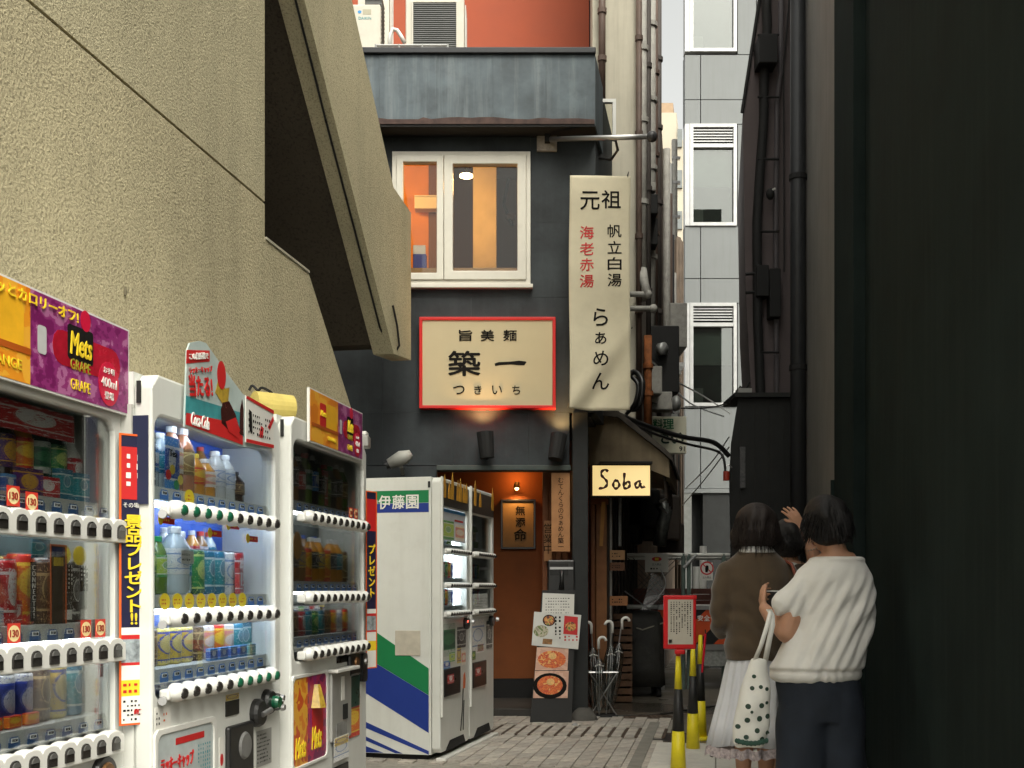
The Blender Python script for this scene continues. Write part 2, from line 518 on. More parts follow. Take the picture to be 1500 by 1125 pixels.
gm.add([(-150, -150, 0), (150, -150, 0), (150, 250, 0), (-150, 250, 0)], [(0, 1, 2, 3)])
structure(gm.build('ground', ASPH, fix=False))

# paved strip in front of the vending machines: one object for each brick
pav = bpy.data.objects.new('pavement', None); COL.objects.link(pav); structure(pav)
phi = math.pi / 2 - TH
def alley(s, l): return Vector((s * math.sin(TH) + l * math.cos(TH), s * math.cos(TH) - l * math.sin(TH), 0))
pav.location = alley(7.5, -1.2); pav.rotation_euler = (0, 0, phi)
PAVE = [mat('paving brick %s' % k, c, 0.75, var=0.18, scale=14, bump=0.4, bscale=90, dirt=0.6, dirt_col=(0.10, 0.08, 0.055)) for k, c in
        enumerate([(0.43, 0.39, 0.34), (0.50, 0.46, 0.40), (0.39, 0.36, 0.32), (0.47, 0.44, 0.39)])]
base = MB().box(-1.4, 2.0, -0.85, 1.2, 0.003, 0.012).build('mortar_bed', mat('mortar', (0.30, 0.28, 0.24), 0.9, var=0.2, scale=30), pav, fix=False)
brick_me = []
for k in range(4):
    b = MB().box(0, 0.195, 0, 0.095, 0, 0.02)
    me = b.mesh('brick', mt=PAVE[k])
    brick_me.append(me)
rnd = random.Random(3)
rows = 0
for j in range(20):
    yy = -0.82 + j * 0.1005
    for i in range(15):
        xx = -1.15 + i * 0.2005 + (0.1 if j % 2 else 0)
        if xx > 1.72 or xx < -0.9 or 0.42 < xx < 1.155: continue
        if -0.86 < yy < 1.0:
            o = inst('brick', brick_me[rnd.randrange(4)], pav, (xx, yy, 0.004 + rnd.uniform(-0.0015, 0.002)))
            rows += 1
# the row of grating slots across the strip
slot = mat('iron grate', (0.085, 0.06, 0.043), 0.8, metal=0.1, var=0.3, scale=30)
for i in range(18):
    MB().box(0.61, 1.16, -0.822 + i * 0.1005, -0.802 + i * 0.1005, 0.012, 0.020).build('grate_bar', slot, pav, fix=False)
    for q in range(5): MB().box(0.613 + q * 0.11, 0.717 + q * 0.11, -0.799 + i * 0.1005, -0.727 + i * 0.1005, 0.012, 0.024).build('brick', PAVE[(i + q) % 4], pav, fix=False)

# pale concrete slabs by the right-hand wall
slabs = bpy.data.objects.new('footway', None); COL.objects.link(slabs); structure(slabs)
slabs.location = alley(7, -0.4); slabs.rotation_euler = (0, 0, phi)
SLAB = mat('pale slab', (0.66, 0.64, 0.58), 0.7, var=0.08, scale=8, bump=0.2, dirt=0.2, dirt_col=(0.2, 0.18, 0.14))
bx('bed', mat('mortar', (0.3, 0.28, 0.24)), slabs, -3.0, 0.84, -1.24, 0.04, 0.003, 0.012)
for i in range(8):
    for j in range(3):
        MB().box(-2.98 + i * 0.475, -2.513 + i * 0.475, -1.22 + j * 0.415, -0.813 + j * 0.415, 0.012, 0.03).build('slab', SLAB, slabs, fix=False, bevel=0.004)
KERB = mat('kerb concrete', (0.24, 0.23, 0.20), 0.85, var=0.2, scale=10, bump=0.3)
kb = MB().box(-3.0, 2.0, 0.055, 0.14, 0.003, 0.028).build('edging', KERB, slabs, fix=False, bevel=0.005)

mh = at(952, 1053, 9.4); mh.z = 0.0
t = thing('manhole_cover', 'round dark iron manhole cover set in the wet ground near the umbrella stand', 'manhole cover', mh)
MB().lathe([(0.235, 0.002), (0.235, 0.012), (0.215, 0.014)], n=32).build('rim', slot, t)
mcv = MB().lathe([(0.205, 0.002), (0.205, 0.012)], n=32)
for i in range(-4, 5):
    for j in range(-4, 5):
        if (i * i + j * j) ** 0.5 < 4.4: mcv.box(i * 0.042 - 0.012, i * 0.042 + 0.012, j * 0.042 - 0.012, j * 0.042 + 0.012, 0.012, 0.016)
mcv.build('lid', slot, t, fix=False)
dp = at(975, 1086, 8.1); dp.z = 0
t = thing('drain_plate', 'square dark metal plate in the ground behind the striped cones', 'drain cover', dp, phi)
bx('plate', mat('dark wet iron', (0.035, 0.035, 0.035), 0.3, metal=0.5, var=0.3), t, -0.22, 0.22, -0.15, 0.15, 0.002, 0.014)
bx('frame', slot, t, -0.25, -0.225, -0.175, 0.175, 0.002, 0.018)
bx('frame', slot, t, 0.225, 0.25, -0.175, 0.175, 0.002, 0.018)

# ================================================================ stair building on the left
def lp(Y, z, Lx): return Vector((Lx + Y * TAN, Y, z))
INW = Vector((-math.cos(TH), math.sin(TH), 0))       # from the alley into the left row
st = thing('stair_building', 'beige stucco building with a flight of outside stairs over the drink machines', 'building', lp(5, 0, -2.5))
def wb(m, name, mt, parent, **kw):       # world-coordinate mesh under a thing
    o = m.build(name, mt, parent, **kw); o.location = -parent.location; return o
LW = -2.5
wb(MB().prism_dir([lp(0.4, 0, LW), lp(7.62, 0, LW), lp(7.62, 2.2, LW), lp(7.48, 2.34, LW), lp(6.69, 3.05, LW), lp(6.04, 3.05, LW), lp(6.04, 3.243, LW), lp(0.4, 3.243, LW)], INW * 0.22), 'lower_wall', STUCCO, st)
wb(MB().prism_dir([lp(0.4, 3.258, LW), lp(6.04, 3.258, LW), lp(6.04, 8.5, LW), lp(0.4, 8.5, LW)], INW * 0.22), 'upper_wall', STUCCO2, st)
off = INW * 0.025
wb(MB().prism_dir([lp(0.4, 3.20, LW) + off, lp(6.03, 3.20, LW) + off, lp(6.03, 3.30, LW) + off, lp(0.4, 3.30, LW) + off], INW * 0.1), 'joint_filler', mat('joint filler', (0.10, 0.085, 0.06), 0.9), st)
COPE = mat('pale coping', (0.46, 0.43, 0.33), 0.7, var=0.15)
wb(MB().prism_dir([lp(6.05, 3.052, LW + 0.006), lp(6.695, 3.052, LW + 0.006), lp(6.695, 3.066, LW + 0.006), lp(6.05, 3.066, LW + 0.006)], INW * 0.22), 'coping', COPE, st)
LPp = -2.45; sl = 0.957
def pz(Y): return 2.90 + sl * (8.28 - Y)
wb(MB().prism_dir([lp(8.75, 2.95, LPp), lp(8.75, 4.13, LPp), lp(8.28, 4.16, LPp), lp(5.5, 4.16 + sl * 2.78, LPp), lp(5.5, pz(5.5), LPp), lp(8.28, 2.90, LPp)], INW * 0.16), 'parapet', STUCCO2, st)
SOFF = stucco_mat('shade-darkened soffit render', (0.075, 0.062, 0.045), 0.7, 0.6)  # shade under the stairs is put into this darker render colour
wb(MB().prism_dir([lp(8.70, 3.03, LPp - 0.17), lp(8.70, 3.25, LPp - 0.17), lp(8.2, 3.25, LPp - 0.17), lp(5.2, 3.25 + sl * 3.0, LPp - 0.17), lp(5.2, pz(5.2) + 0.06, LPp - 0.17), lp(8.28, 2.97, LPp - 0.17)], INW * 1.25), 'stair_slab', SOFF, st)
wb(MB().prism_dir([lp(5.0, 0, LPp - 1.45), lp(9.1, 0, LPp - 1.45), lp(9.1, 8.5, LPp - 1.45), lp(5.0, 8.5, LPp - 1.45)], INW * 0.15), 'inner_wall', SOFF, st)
cab = [lp(8.45, 2.93, LPp - 0.06)]
for Yc in (8.1, 7.6, 7.0, 6.4, 5.9): cab.append(lp(Yc, pz(Yc) - 0.022 + 0.02 * math.sin(Yc * 5), LPp - 0.05))
wb(MB().tube(cab, 0.008, 6), 'cable', BLACK, st)
wb(MB().tube([lp(8.22, 3.25, LPp + 0.012), lp(8.3, 3.12, LPp + 0.02), lp(8.36, 2.98, LPp + 0.02), lp(8.38, 2.93, LPp - 0.02)], 0.009, 6), 'cable', BLACK, st)
wb(MB().prism_dir([lp(8.30, 4.42, LPp - 0.1), lp(8.42, 4.2, LPp - 0.1), lp(8.40, 4.15, LPp - 0.1), lp(8.24, 4.30, LPp - 0.1)], INW * 0.01), 'flashing', GALV, st)
# small stain, rust spot and hook on the wall
stn = mat('damp stain', (0.16, 0.14, 0.09), 0.9, var=0.3)
c = onplane(183, 426, LW + 0.004)
wb(MB().tube([c + Vector((0, 0, 0.018)), c + Vector((0.001, 0.002, 0)), c - Vector((0, 0, 0.02))], [0.004, 0.008, 0.005], 6), 'rust_bolt', stn, st)

# ================================================================ dark building on the right
RW = 0.87
DARK = mat('black painted siding', (0.0165, 0.0245, 0.0235), 0.85, var=0.25, scale=2.2, spec=0.04, streak=0.5, streak_col=(0.028, 0.038, 0.036), bump=0.25, bscale=180)
OUT = -INW
rb = thing('black_building', 'tall black painted wall close on the right beside the queue', 'building', lp(4, 0, RW))
wb(MB().prism_dir([lp(1.3, 0, RW), lp(6.19, 0, RW), lp(6.19, 9, RW), lp(1.3, 9, RW)], OUT * 2.0), 'wall_panel', DARK, rb)
wb(MB().prism_dir([lp(6.19, 0, RW + 0.075), lp(6.96, 0, RW + 0.075), lp(6.96, 9, RW + 0.075), lp(6.19, 9, RW + 0.075)], OUT * 1.9), 'recess_panel', DARK, rb)
wb(MB().prism_dir([lp(6.96, 0, RW), lp(8.09, 0, RW), lp(8.09, 9, RW), lp(6.96, 9, RW)], OUT * 2.0), 'wall_panel', DARK, rb)
WARM = mat('grey beige render', (0.22, 0.21, 0.19), 0.85, var=0.12, scale=2, streak=0.35, streak_col=(0.10, 0.095, 0.085), bump=0.4, bscale=60)
r2 = thing('narrow_rendered_building', 'grey beige rendered building behind the black wall with a thick dark drainpipe', 'building', lp(10, 0, RW + 0.03))
wb(MB().prism_dir([lp(8.10, 0, RW + 0.03), lp(12.9, 0, RW + 0.03), lp(12.9, 10, RW + 0.03), lp(8.10, 10, RW + 0.03)], OUT * 2.0), 'wall', WARM, r2)
pc = lp(10.9, 0, RW - 0.06)
wb(MB().cyl(pc, pc + Vector((0, 0, 10)), 0.075, 14), 'drainpipe', mat('dark pipe', (0.03, 0.032, 0.035), 0.5, var=0.2), r2, smooth=True)
for zz in (1.4, 3.3, 5.2, 7.1): wb(MB().cyl(pc + Vector((0, 0, zz)), pc + Vector((0, 0, zz + 0.05)), 0.088, 14), 'pipe_collar', MATTE, r2)
wb(MB().prism_dir([lp(8.35, 0, RW - 0.0), lp(8.62, 0, RW - 0.0), lp(8.35, 1.95, RW - 0.0)], OUT * 0.028), 'leaning_board', DARK, r2)

PINK = mat('mauve grey siding', (0.11, 0.088, 0.088), 0.75, var=0.12, scale=2, streak=0.4, streak_col=(0.12, 0.095, 0.095), bump=0.2)
Yb = 13.0
r3 = thing('mauve_building', 'mauve grey house with a slanting roof line and black pipes up its front', 'building', at(1125, 0, Yb) * Vector((1, 1, 0)) if False else Vector((atx(1125, Yb), Yb, 0)))
def fp(u, v, Y=Yb): return at(u, v, Y)
g = MB().prism_dir([Vector((atx(1104, Yb), Yb, 0)), Vector((atx(1240, Yb), Yb, 0)), fp(1240, -160), fp(1137, -160), fp(1113, 0), fp(1088, 165), fp(1092, 420), fp(1100, 570)], Vector((0.6, 3.2, 0)))
wb(g, 'wall', PINK, r3)
wb(MB().tube([fp(1137, -160) + Vector((0, -0.02, 0)), fp(1112, 0) + Vector((0, -0.02, 0)), fp(1086.5, 166) + Vector((0, -0.02, 0))], 0.022, 6), 'roof_edge', MATTE, r3)
P3 = [(1120, -60), (1120, 20), (1121, 45), (1116, 130), (1116, 180), (1110, 260), (1106, 330), (1107, 470), (1111, 575), (1111, 700)]
wb(MB().tube([fp(u, v) + Vector((0, -0.1, 0)) for u, v in P3], 0.055, 10), 'drainpipe', MATTE, r3, smooth=True)
P4 = [(1142, -60), (1141, 110), (1136, 150), (1134, 320), (1135, 560), (1136, 700)]
wb(MB().tube([fp(u, v) + Vector((0, -0.07, 0)) for u, v in P4], 0.03, 8), 'drainpipe', mat('grey pipe', (0.09, 0.08, 0.085), 0.6), r3, smooth=True)
a, b = fp(1104, 68), fp(1131, 108)
wb(MB().box(a.x, b.x, Yb - 0.28, Yb - 0.02, b.z, a.z), 'meter_box', MATTE, r3, bevel=0.01)
for (u0, u1, v0, v1) in ((1103, 1121, 395, 440), (1122, 1138, 400, 470)):
    a, b = fp(u0, v0), fp(u1, v1)
    wb(MB().box(a.x, b.x, Yb - 0.2, Yb - 0.02, b.z, a.z), 'junction_box', MATTE, r3, bevel=0.01)
for v in (406, 433):
    wb(MB().tube([fp(1089, v) + Vector((0, -0.12, 0)), fp(1120, v - 3) + Vector((0, -0.12, 0))], 0.018, 6), 'pipe_bracket', MATTE, r3)
for v in (60, 150, 240, 345, 520):
    wb(MB().tube([fp(1106, v) + Vector((0, -0.14, 0)), fp(1137, v) + Vector((0, -0.14, 0))], 0.014, 6), 'pipe_clip', MATTE, r3)
wb(MB().tube([fp(1160, -60) + Vector((0, -0.05, 0)), fp(1146, 100) + Vector((0, -0.05, 0)), fp(1147, 400) + Vector((0, -0.05, 0))], 0.009, 5), 'cable', MATTE, r3)
wb(MB().ball(fp(1124, 291) + Vector((0, -0.15, 0)), (0.05, 0.05, 0.07), 10, 6), 'lamp', MATTE, r3, smooth=True)
wb(MB().tube([fp(1122, 288) + Vector((0, -0.16, 0)), fp(1130, 285) + Vector((0, -0.2, 0))], 0.012, 5), 'lamp_arm', PLASW, r3)

Yk = 12.0
r4 = thing('dark_shed', 'low dark shed with a flat top standing beyond the queue of women', 'shed', Vector((atx(1110, Yk), Yk, 0)))
SHED = mat('dark shed boards', (0.016, 0.017, 0.016), 0.7, var=0.3, streak=0.3)
a, b = at(1068, 583, Yk), at(1180, 583, Yk)
wb(MB().prism_dir([Vector((a.x + 0.04, Yk, 0)), Vector((b.x, Yk, 0)), Vector((b.x, Yk, a.z)), Vector((a.x + 0.1, Yk, a.z)), Vector((a.x + 0.02, Yk, a.z - 0.5)), Vector((a.x, Yk, a.z - 0.9))], Vector((0.2, 0.95, 0))), 'wall', SHED, r4)
wb(MB().box(a.x + 0.05, b.x, Yk - 0.06, Yk + 0.6, a.z + 0.002, a.z + 0.05), 'roof_sheet', SHED, r4)
wb(MB().box(a.x + 0.09, a.x + 0.24, Yk - 0.05, Yk + 0.1, a.z + 0.052, a.z + 0.10), 'bracket', PLASG, r4)
wb(MB().tube([at(1079, 580, Yk), at(1084, 566, Yk), at(1092, 572, Yk), at(1098, 560, Yk)], 0.012, 6), 'cable', MATTE, r4)
wb(MB().box(atx(1083, Yk), atx(1091, Yk), Yk - 0.035, Yk - 0.004, atz(715, Yk), atz(655, Yk)), 'notice_strip', mat('dull label', (0.10, 0.10, 0.10), 0.6, var=0.5, scale=40), r4)
for k in range(5):
    x0 = a.x + 0.12 + k * 0.16
    wb(MB().box(x0, x0 + 0.012, Yk - 0.008, Yk - 0.001, 0.1, a.z - 0.1), 'batten', SHED, r4)
# ================================================================ the ramen shop
YF = 9.3
def fx(u): return (u - UC) / F * YF
def fz(v): return EYE + (VH - v) / F * YF
CHAR = mat('charcoal render', (0.036, 0.043, 0.047), 0.66, var=0.55, scale=1.6, spec=0.3, streak=0.14, streak_col=(0.09, 0.10, 0.105), bump=0.35, bscale=26, bdist=0.004, dirt=0.2, dirt_col=(0.03, 0.033, 0.033))
ZINC = mat('weathered zinc', (0.088, 0.112, 0.128), 0.6, metal=0.1, var=0.4, scale=3.5, streak=0.75, streak_col=(0.20, 0.235, 0.25), bump=0.15, bscale=14, dirt=0.45, dirt_col=(0.055, 0.068, 0.075))
RUST = mat('rusty edge', (0.075, 0.045, 0.038), 0.8, var=0.4, scale=12)
sh = thing('ramen_shop', 'charcoal two storey ramen shop with white framed window and zinc canopy', 'building', (fx(700), YF, 0))
def sbx(name, mt, x0, x1, y0, y1, z0, z1, bevel=0.0, parent=None):
    o = MB().box(x0, x1, y0, y1, z0, z1).build(name, mt, parent or sh, fix=False, bevel=bevel)
    o.location = -sh.location; return o
def swb(m, name, mt, **kw): return wb(m, name, mt, sh, **kw)
XR = fx(872)
wx0, wx1, wz0, wz1 = fx(575), fx(777), fz(418), fz(224)
g = 0.0012
pan = [(-2.3, wx0 - g, 3.5988, 5.62), (wx1 + g, XR, 4.2425, 5.62), (wx1 + g, XR, 3.5988, 4.241), (wx0, wx1, wz1 + g, 5.62), (wx0, wx1, 3.5988, wz0 - g),
       (-2.3, fx(560), 2.62, 3.597), (fx(560) + g, fx(690), 2.62, 3.597), (fx(690) + g, fx(800), 2.62, 3.597), (fx(800) + g, XR, 2.62, 3.597),
       (-2.3, fx(560), 2.17, 2.6188), (fx(560) + g, fx(664), 2.17, 2.6188), (fx(664) + g, fx(774), 2.17, 2.6188), (fx(774) + g, fx(834), 2.17, 2.6188),
       (-2.3, fx(640), 0.0, 2.164)]
for x0, x1, z0, z1 in pan: sbx('wall_panel', CHAR, x0, x1, YF, YF + 0.12, z0, z1)
sbx('backing', MATTE, -2.3, wx0 - 0.05, YF + 0.122, YF + 0.14, 2.6, 5.62)
# side wall along the alley
swb(MB().prism_dir([Vector((XR, YF + 0.001, 2.62)), Vector((XR + 1.5 * TAN, YF + 1.5, 2.62)), Vector((XR + 1.5 * TAN, YF + 1.5, 5.6)), Vector((XR, YF + 0.001, 5.6))], INW * 0.1), 'side_wall', CHAR)
swb(MB().prism_dir([Vector((XR - 0.03, YF + 0.125, 2.6)), Vector((-2.3, YF + 0.125, 2.6)), Vector((-2.3, YF + 3, 2.6)), Vector((XR + 0.4, YF + 3, 2.6))], Vector((0, 0, 0.05))), 'floor_slab', CHAR)
# lintel strip over the doorway
sbx('lintel', mat('green grey lintel', (0.06, 0.075, 0.068), 0.6, var=0.2), fx(640), fx(836), YF - 0.06, YF + 0.1, fz(690), 2.166, bevel=0.006)
# corner post with a concrete foot
POST = mat('black post', (0.02, 0.022, 0.022), 0.6, var=0.25, streak=0.3, streak_col=(0.05, 0.05, 0.05))
sbx('corner_post', POST, fx(838), fx(861), YF - 0.06, YF + 0.12, 0.0, 2.616, bevel=0.006)
pf = Vector((fx(853), YF - 0.15, 0))
swb(MB().lathe([(0.13, 0.0), (0.11, 0.05), (0.075, 0.10), (0.05, 0.12)], pf, 14), 'post_foot', mat('dirty cement', (0.10, 0.095, 0.085), 0.9, var=0.3), smooth=True)
# canopy box: zinc sheets, cap, soffit, rusty lower edge
YC = 9.08
cx = lambda u: (u - UC) / F * YC
cz0, cz1 = atz(180, YC), atz(80, YC)
xs = [-2.2, cx(556), cx(640), cx(722), cx(800), cx(871)]
for i in range(5):
    sbx('canopy_sheet', ZINC, xs[i] + 0.0006, xs[i + 1] - 0.0006, YC - 0.002 * (i % 2), YC + 0.04, cz0, cz1)
sbx('canopy_cap', mat('dark cap', (0.028, 0.03, 0.035), 0.5), -2.2, cx(872.5), YC - 0.03, YC + 0.7, cz1 + 0.002, cz1 + 0.05, bevel=0.006)
rim = MB(); rnd = random.Random(5); x = -2.2; prev = 0.03
while x < cx(870):
    nx = min(x + rnd.uniform(0.04, 0.16), cx(871)); d = 0.025 + rnd.random() * 0.022
    rim.add([(x, YC - 0.007, cz0 + prev), (nx, YC - 0.007, cz0 + d), (nx, YC - 0.007, cz0 - 0.012), (x, YC - 0.007, cz0 - 0.012)], [(3, 2, 1, 0)]); x = nx; prev = d
swb(rim, 'rust_edge', RUST)
swb(MB().prism_dir([Vector((-2.2, YC + 0.001, cz0 - 0.03)), Vector((cx(871), YC + 0.001, cz0 - 0.03)), Vector((cx(871) + 0.2 * TAN, YF - 0.002, cz0 - 0.03)), Vector((-2.2, YF - 0.002, cz0 - 0.03))], Vector((0, 0, 0.028))), 'canopy_soffit', MATTE)
swb(MB().prism_dir([Vector((cx(872), YC + 0.002, cz0 - 0.02)), Vector((cx(872) + 0.6 * TAN, YC + 0.6, cz0 - 0.02)), Vector((cx(872) + 0.6 * TAN, YC + 0.6, cz1)), Vector((cx(872), YC + 0.002, cz1))], INW * 0.03), 'canopy_side', ZINC)
# upper block behind the canopy
UPG = mat('grey roof slab', (0.3, 0.3, 0.28), 0.8)
sbx('upper_block', UPG, -2.2, 0.72, 10.3, YF + 3.0, 5.72, 6.18)
# ---- white framed window
win = inst('window', MB().box(0, 0.001, 0, 0.001, 0, 0.001).mesh('window', mt=PLASW), sh, (0, 0, 0)); win.location = Vector((wx0 + 0.02, YF + 0.06, wz0 + 0.02)) - sh.location
WF = mat('ivory window frame', (0.74, 0.71, 0.62), 0.42, var=0.05, scale=5, dirt=0.12, dirt_col=(0.4, 0.36, 0.28))
def wpart(m, name, mt, **kw):
    o = m.build(name, mt, win, **kw); o.location = -(win.location + sh.location); return o
def wring(x0, x1, z0, z1, t, y0, y1): 
    return MB().ring([(x0, z0), (x1, z0), (x1, z1), (x0, z1)], [(x0 + t, z0 + t), (x1 - t, z0 + t), (x1 - t, z1 - t), (x0 + t, z1 - t)], y0, y1)
wpart(wring(wx0, wx1, wz0, wz1, 0.035, YF - 0.035, YF + 0.1), 'outer_frame', WF, bevel=0.003)
xm = fx(650.5)
for x0, x1 in ((wx0 + 0.036, xm - 0.002), (xm + 0.002, wx1 - 0.036)):
    wpart(wring(x0, x1, wz0 + 0.036, wz1 - 0.036, 0.058 if x0 < xm - .1 else 0.075, YF - 0.05, YF + 0.03), 'sash', WF, bevel=0.006)
    wpart(MB().box(x0 + 0.05, x1 - 0.05, YF - 0.005, YF + 0.002, wz0 + 0.08, wz1 - 0.08), 'pane', pane_mat('window glass', (0.95, 0.95, 0.92), 0.3, base=0.01))
wpart(MB().box(wx0 - 0.02, wx1 + 0.02, YF - 0.06, YF - 0.002, wz0 - 0.035, wz0 - 0.002), 'sill', WF, bevel=0.004)
# ---- the room behind the window
RO = mat('ochre room wall', (0.66, 0.27, 0.035), 0.8, var=0.1)
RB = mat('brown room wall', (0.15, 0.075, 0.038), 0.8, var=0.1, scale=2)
rm = dict(x0=-1.75, x1=0.66, y0=YF + 0.13, y1=12.0, z0=3.40, z1=5.62)
sbx('room_wall', RB, rm['x0'], rm['x1'], rm['y1'], rm['y1'] + 0.1, rm['z0'], rm['z1'])
sbx('room_wall', RO, rm['x0'] - 0.1, rm['x0'], rm['y0'], rm['y1'], rm['z0'], rm['z1'])
sbx('room_wall', RB, rm['x1'] - 0.08, rm['x1'] - 0.002, rm['y0'], rm['y1'], rm['z0'], rm['z1'])
sbx('room_ceiling', RB, rm['x0'], rm['x1'] - 0.09, rm['y0'], rm['y1'], rm['z1'], rm['z1'] + 0.08)
sbx('room_floor', RB, rm['x0'], rm['x1'] - 0.09, rm['y0'], rm['y1'], rm['z0'] - 0.05, rm['z0'])
Yr = 10.62
sbx('room_pillar', mat('cream pillar', (0.62, 0.50, 0.26), 0.7), atx(693, Yr), atx(727, Yr), Yr, Yr + 0.25, 3.402, 5.618)
Yo = 10.9
sbx('ochre_partition', RO, -1.7, atx(628, Yo), Yo, Yo + 0.1, 4.05, 5.61)
sbx('partition_post', RB, atx(628, Yo) + 0.002, atx(640, Yo), Yo - 0.02, Yo + 0.11, 3.402, 5.61)
sbx('cupboard', mat('varnished wood', (0.20, 0.11, 0.05), 0.5, var=0.25, scale=8), -1.7, atx(655, 10.7), 10.6, 10.85, 3.402, 4.2)
sbx('counter', mat('counter wood', (0.30, 0.18, 0.08), 0.5, var=0.15), -1.7, 0.55, YF + 0.14, YF + 0.44, wz0 + 0.10, wz0 + 0.19)
sbx('counter_leg', RB, -1.7, 0.55, YF + 0.16, YF + 0.2, 3.402, wz0 + 0.098)
lampc = at(683, 262, 9.95)
swb(MB().lathe([(0.06, 0.02), (0.06, 0.035)], Vector((lampc.x, lampc.y, lampc.z)), 18), 'room_lamp', emat('room lamp glow', (1.0, 0.72, 0.36), 8))
swb(MB().cyl(Vector((lampc.x, lampc.y, lampc.z + 0.036)), Vector((lampc.x, lampc.y, 5.619)), 0.008, 6), 'lamp_cord', MATTE)
swb(MB().tube([at(745, 262, 11.9), at(738, 300, 11.9), at(750, 330, 11.8)], 0.02, 6), 'wall_ornament', MATTE)
swb(MB().ball(at(748, 318, 11.85), (0.06, 0.05, 0.05), 8, 6), 'wall_ornament', mat('brown ornament', (0.2, 0.13, 0.08), 0.6))
def lamp(name, kind, loc, energy, col, parent, **kw):
    d = bpy.data.lights.new(name, kind); d.energy = energy; d.color = col
    for k, v in kw.items(): setattr(d, k, v)
    o = bpy.data.objects.new(name, d); COL.objects.link(o)
    if parent is not None: o.parent = parent; o.location = Vector(loc) - parent.location
    else: o.location = loc
    return o
lamp('room_light', 'POINT', (lampc.x, lampc.y, lampc.z - 0.05), 15, (1.0, 0.55, 0.20), sh, shadow_soft_size=0.08)
lamp('room_light', 'POINT', (-1.35, 10.2, 4.95), 15, (1.0, 0.55, 0.14), sh, shadow_soft_size=0.08)
t = thing('paper_box', 'white carton standing on the cupboard behind the upstairs window', 'box', at(622, 306, 10.72))
bx('carton', PAPER, t, -0.10, 0.12, 0, 0.12, 0.005, 0.12, bevel=0.004); bx('flap', PAPER, t, -0.10, 0.12, 0.0, 0.05, 0.123, 0.135)
t = thing('paper_bag', 'blue and white bag standing on the counter behind the upstairs window', 'bag', Vector((atx(613, 9.6), 9.6, wz0 + 0.191)))
bx('bag_body', mat('blue bag', (0.06, 0.08, 0.32), 0.6), t, -0.05, 0.07, 0, 0.07, 0, 0.17, bevel=0.008); bx('bag_top', PAPER, t, -0.05, 0.06, 0.01, 0.06, 0.171, 0.25, bevel=0.004)

# ---- the entrance
ENT = mat('terracotta plaster', (0.25, 0.078, 0.023), 0.85, var=0.15, scale=3, bump=0.3, bscale=40)
WOODR = mat('red brown timber', (0.24, 0.085, 0.03), 0.6, var=0.3, scale=5, streak=0.3)
YE = 10.35
sbx('entrance_wall', ENT, -1.2, atx(797, YE), YE, YE + 0.1, 0.27, 2.5)
sbx('baseboard', MATTE, -1.2, atx(797, YE), YE - 0.03, YE + 0.1, 0.0, 0.268)
sbx('entrance_step', mat('dark stone', (0.045, 0.042, 0.038), 0.7, var=0.3), -0.9, fx(836), YF + 0.1, YE - 0.032, 0.0, 0.09, bevel=0.01)
sbx('entrance_ceiling', MATTE, -1.2, fx(836), YF + 0.13, YE, 2.38, 2.45)
sbx('entrance_side', WOODR, atx(797, YE) + 0.002, fx(862), YE - 0.2, YE + 0.1, 0.0, 2.5)
sbx('entrance_left', CHAR, -1.0, -0.9, YF + 0.13, YE - 0.04, 0.0, 2.37)
for u0, u1 in ((797, 806), (807.5, 816), (817.5, 826), (827.5, 836)):
    sbx('timber_board', WOODR, fx(u0), fx(u1), YF + 0.5, YF + 0.53, 0.1, 2.37, bevel=0.004)

t = thing('calligraphy_frame', 'black framed calligraphy in three brushed characters hung on the terracotta wall', 'picture', at(759, 768, YE - 0.03))
fw, fh = 0.165, 0.235
MB().ring([(-fw, -fh), (fw, -fh), (fw, fh), (-fw, fh)], [(-fw + .02, -fh + .02), (fw - .02, -fh + .02), (fw - .02, fh - .02), (-fw + .02, fh - .02)], -0.02, 0.02).build('frame', BLACK, t, bevel=0.003)
bx('sheet', mat('old gold paper', (0.20, 0.125, 0.05), 0.7, var=0.1, scale=12), t, -fw + 0.021, fw - 0.021, 0.0, 0.012, -fh + 0.021, fh - 0.021)
text('無', INK, t, 0.02, -0.002, 0.13, h=0.09, bold=0.02); text('添', INK, t, 0.02, -0.002, 0.02, h=0.09, bold=0.02); text('命', INK, t, 0.02, -0.002, -0.10, h=0.12, bold=0.02)
t = thing('picture_lamp', 'small brass spot lamp glowing above the framed calligraphy', 'lamp', at(757, 710, YE - 0.12))
MB().tube([(0, 0.0, 0.02), (0, -0.01, -0.035)], [0.022, 0.034], 12).build('shade', mat('dark brass', (0.10, 0.06, 0.025), 0.4, metal=0.7), t)
MB().ball((0, -0.012, -0.036), 0.018, 10, 6).build('bulb', emat('warm bulb', (1.0, 0.55, 0.18), 14), t, smooth=True)
MB().tube([(0, 0.0, 0.02), (0, 0.11, 0.03)], 0.008, 6).build('arm', MATTE, t)
o = lamp('lamp_light', 'SPOT', (0, 0, 0), 5.5, (1.0, 0.50, 0.16), None, spot_size=R(120), spot_blend=0.6, shadow_soft_size=0.02)
o.parent = t; o.location = (0, -0.02, -0.06); o.rotation_euler = (R(24), 0, 0)
o = lamp('lamp_glow', 'POINT', (0, 0, 0), 1.6, (1.0, 0.42, 0.10), None, shadow_soft_size=0.02)
o.parent = t; o.location = (0, -0.02, 0.06)

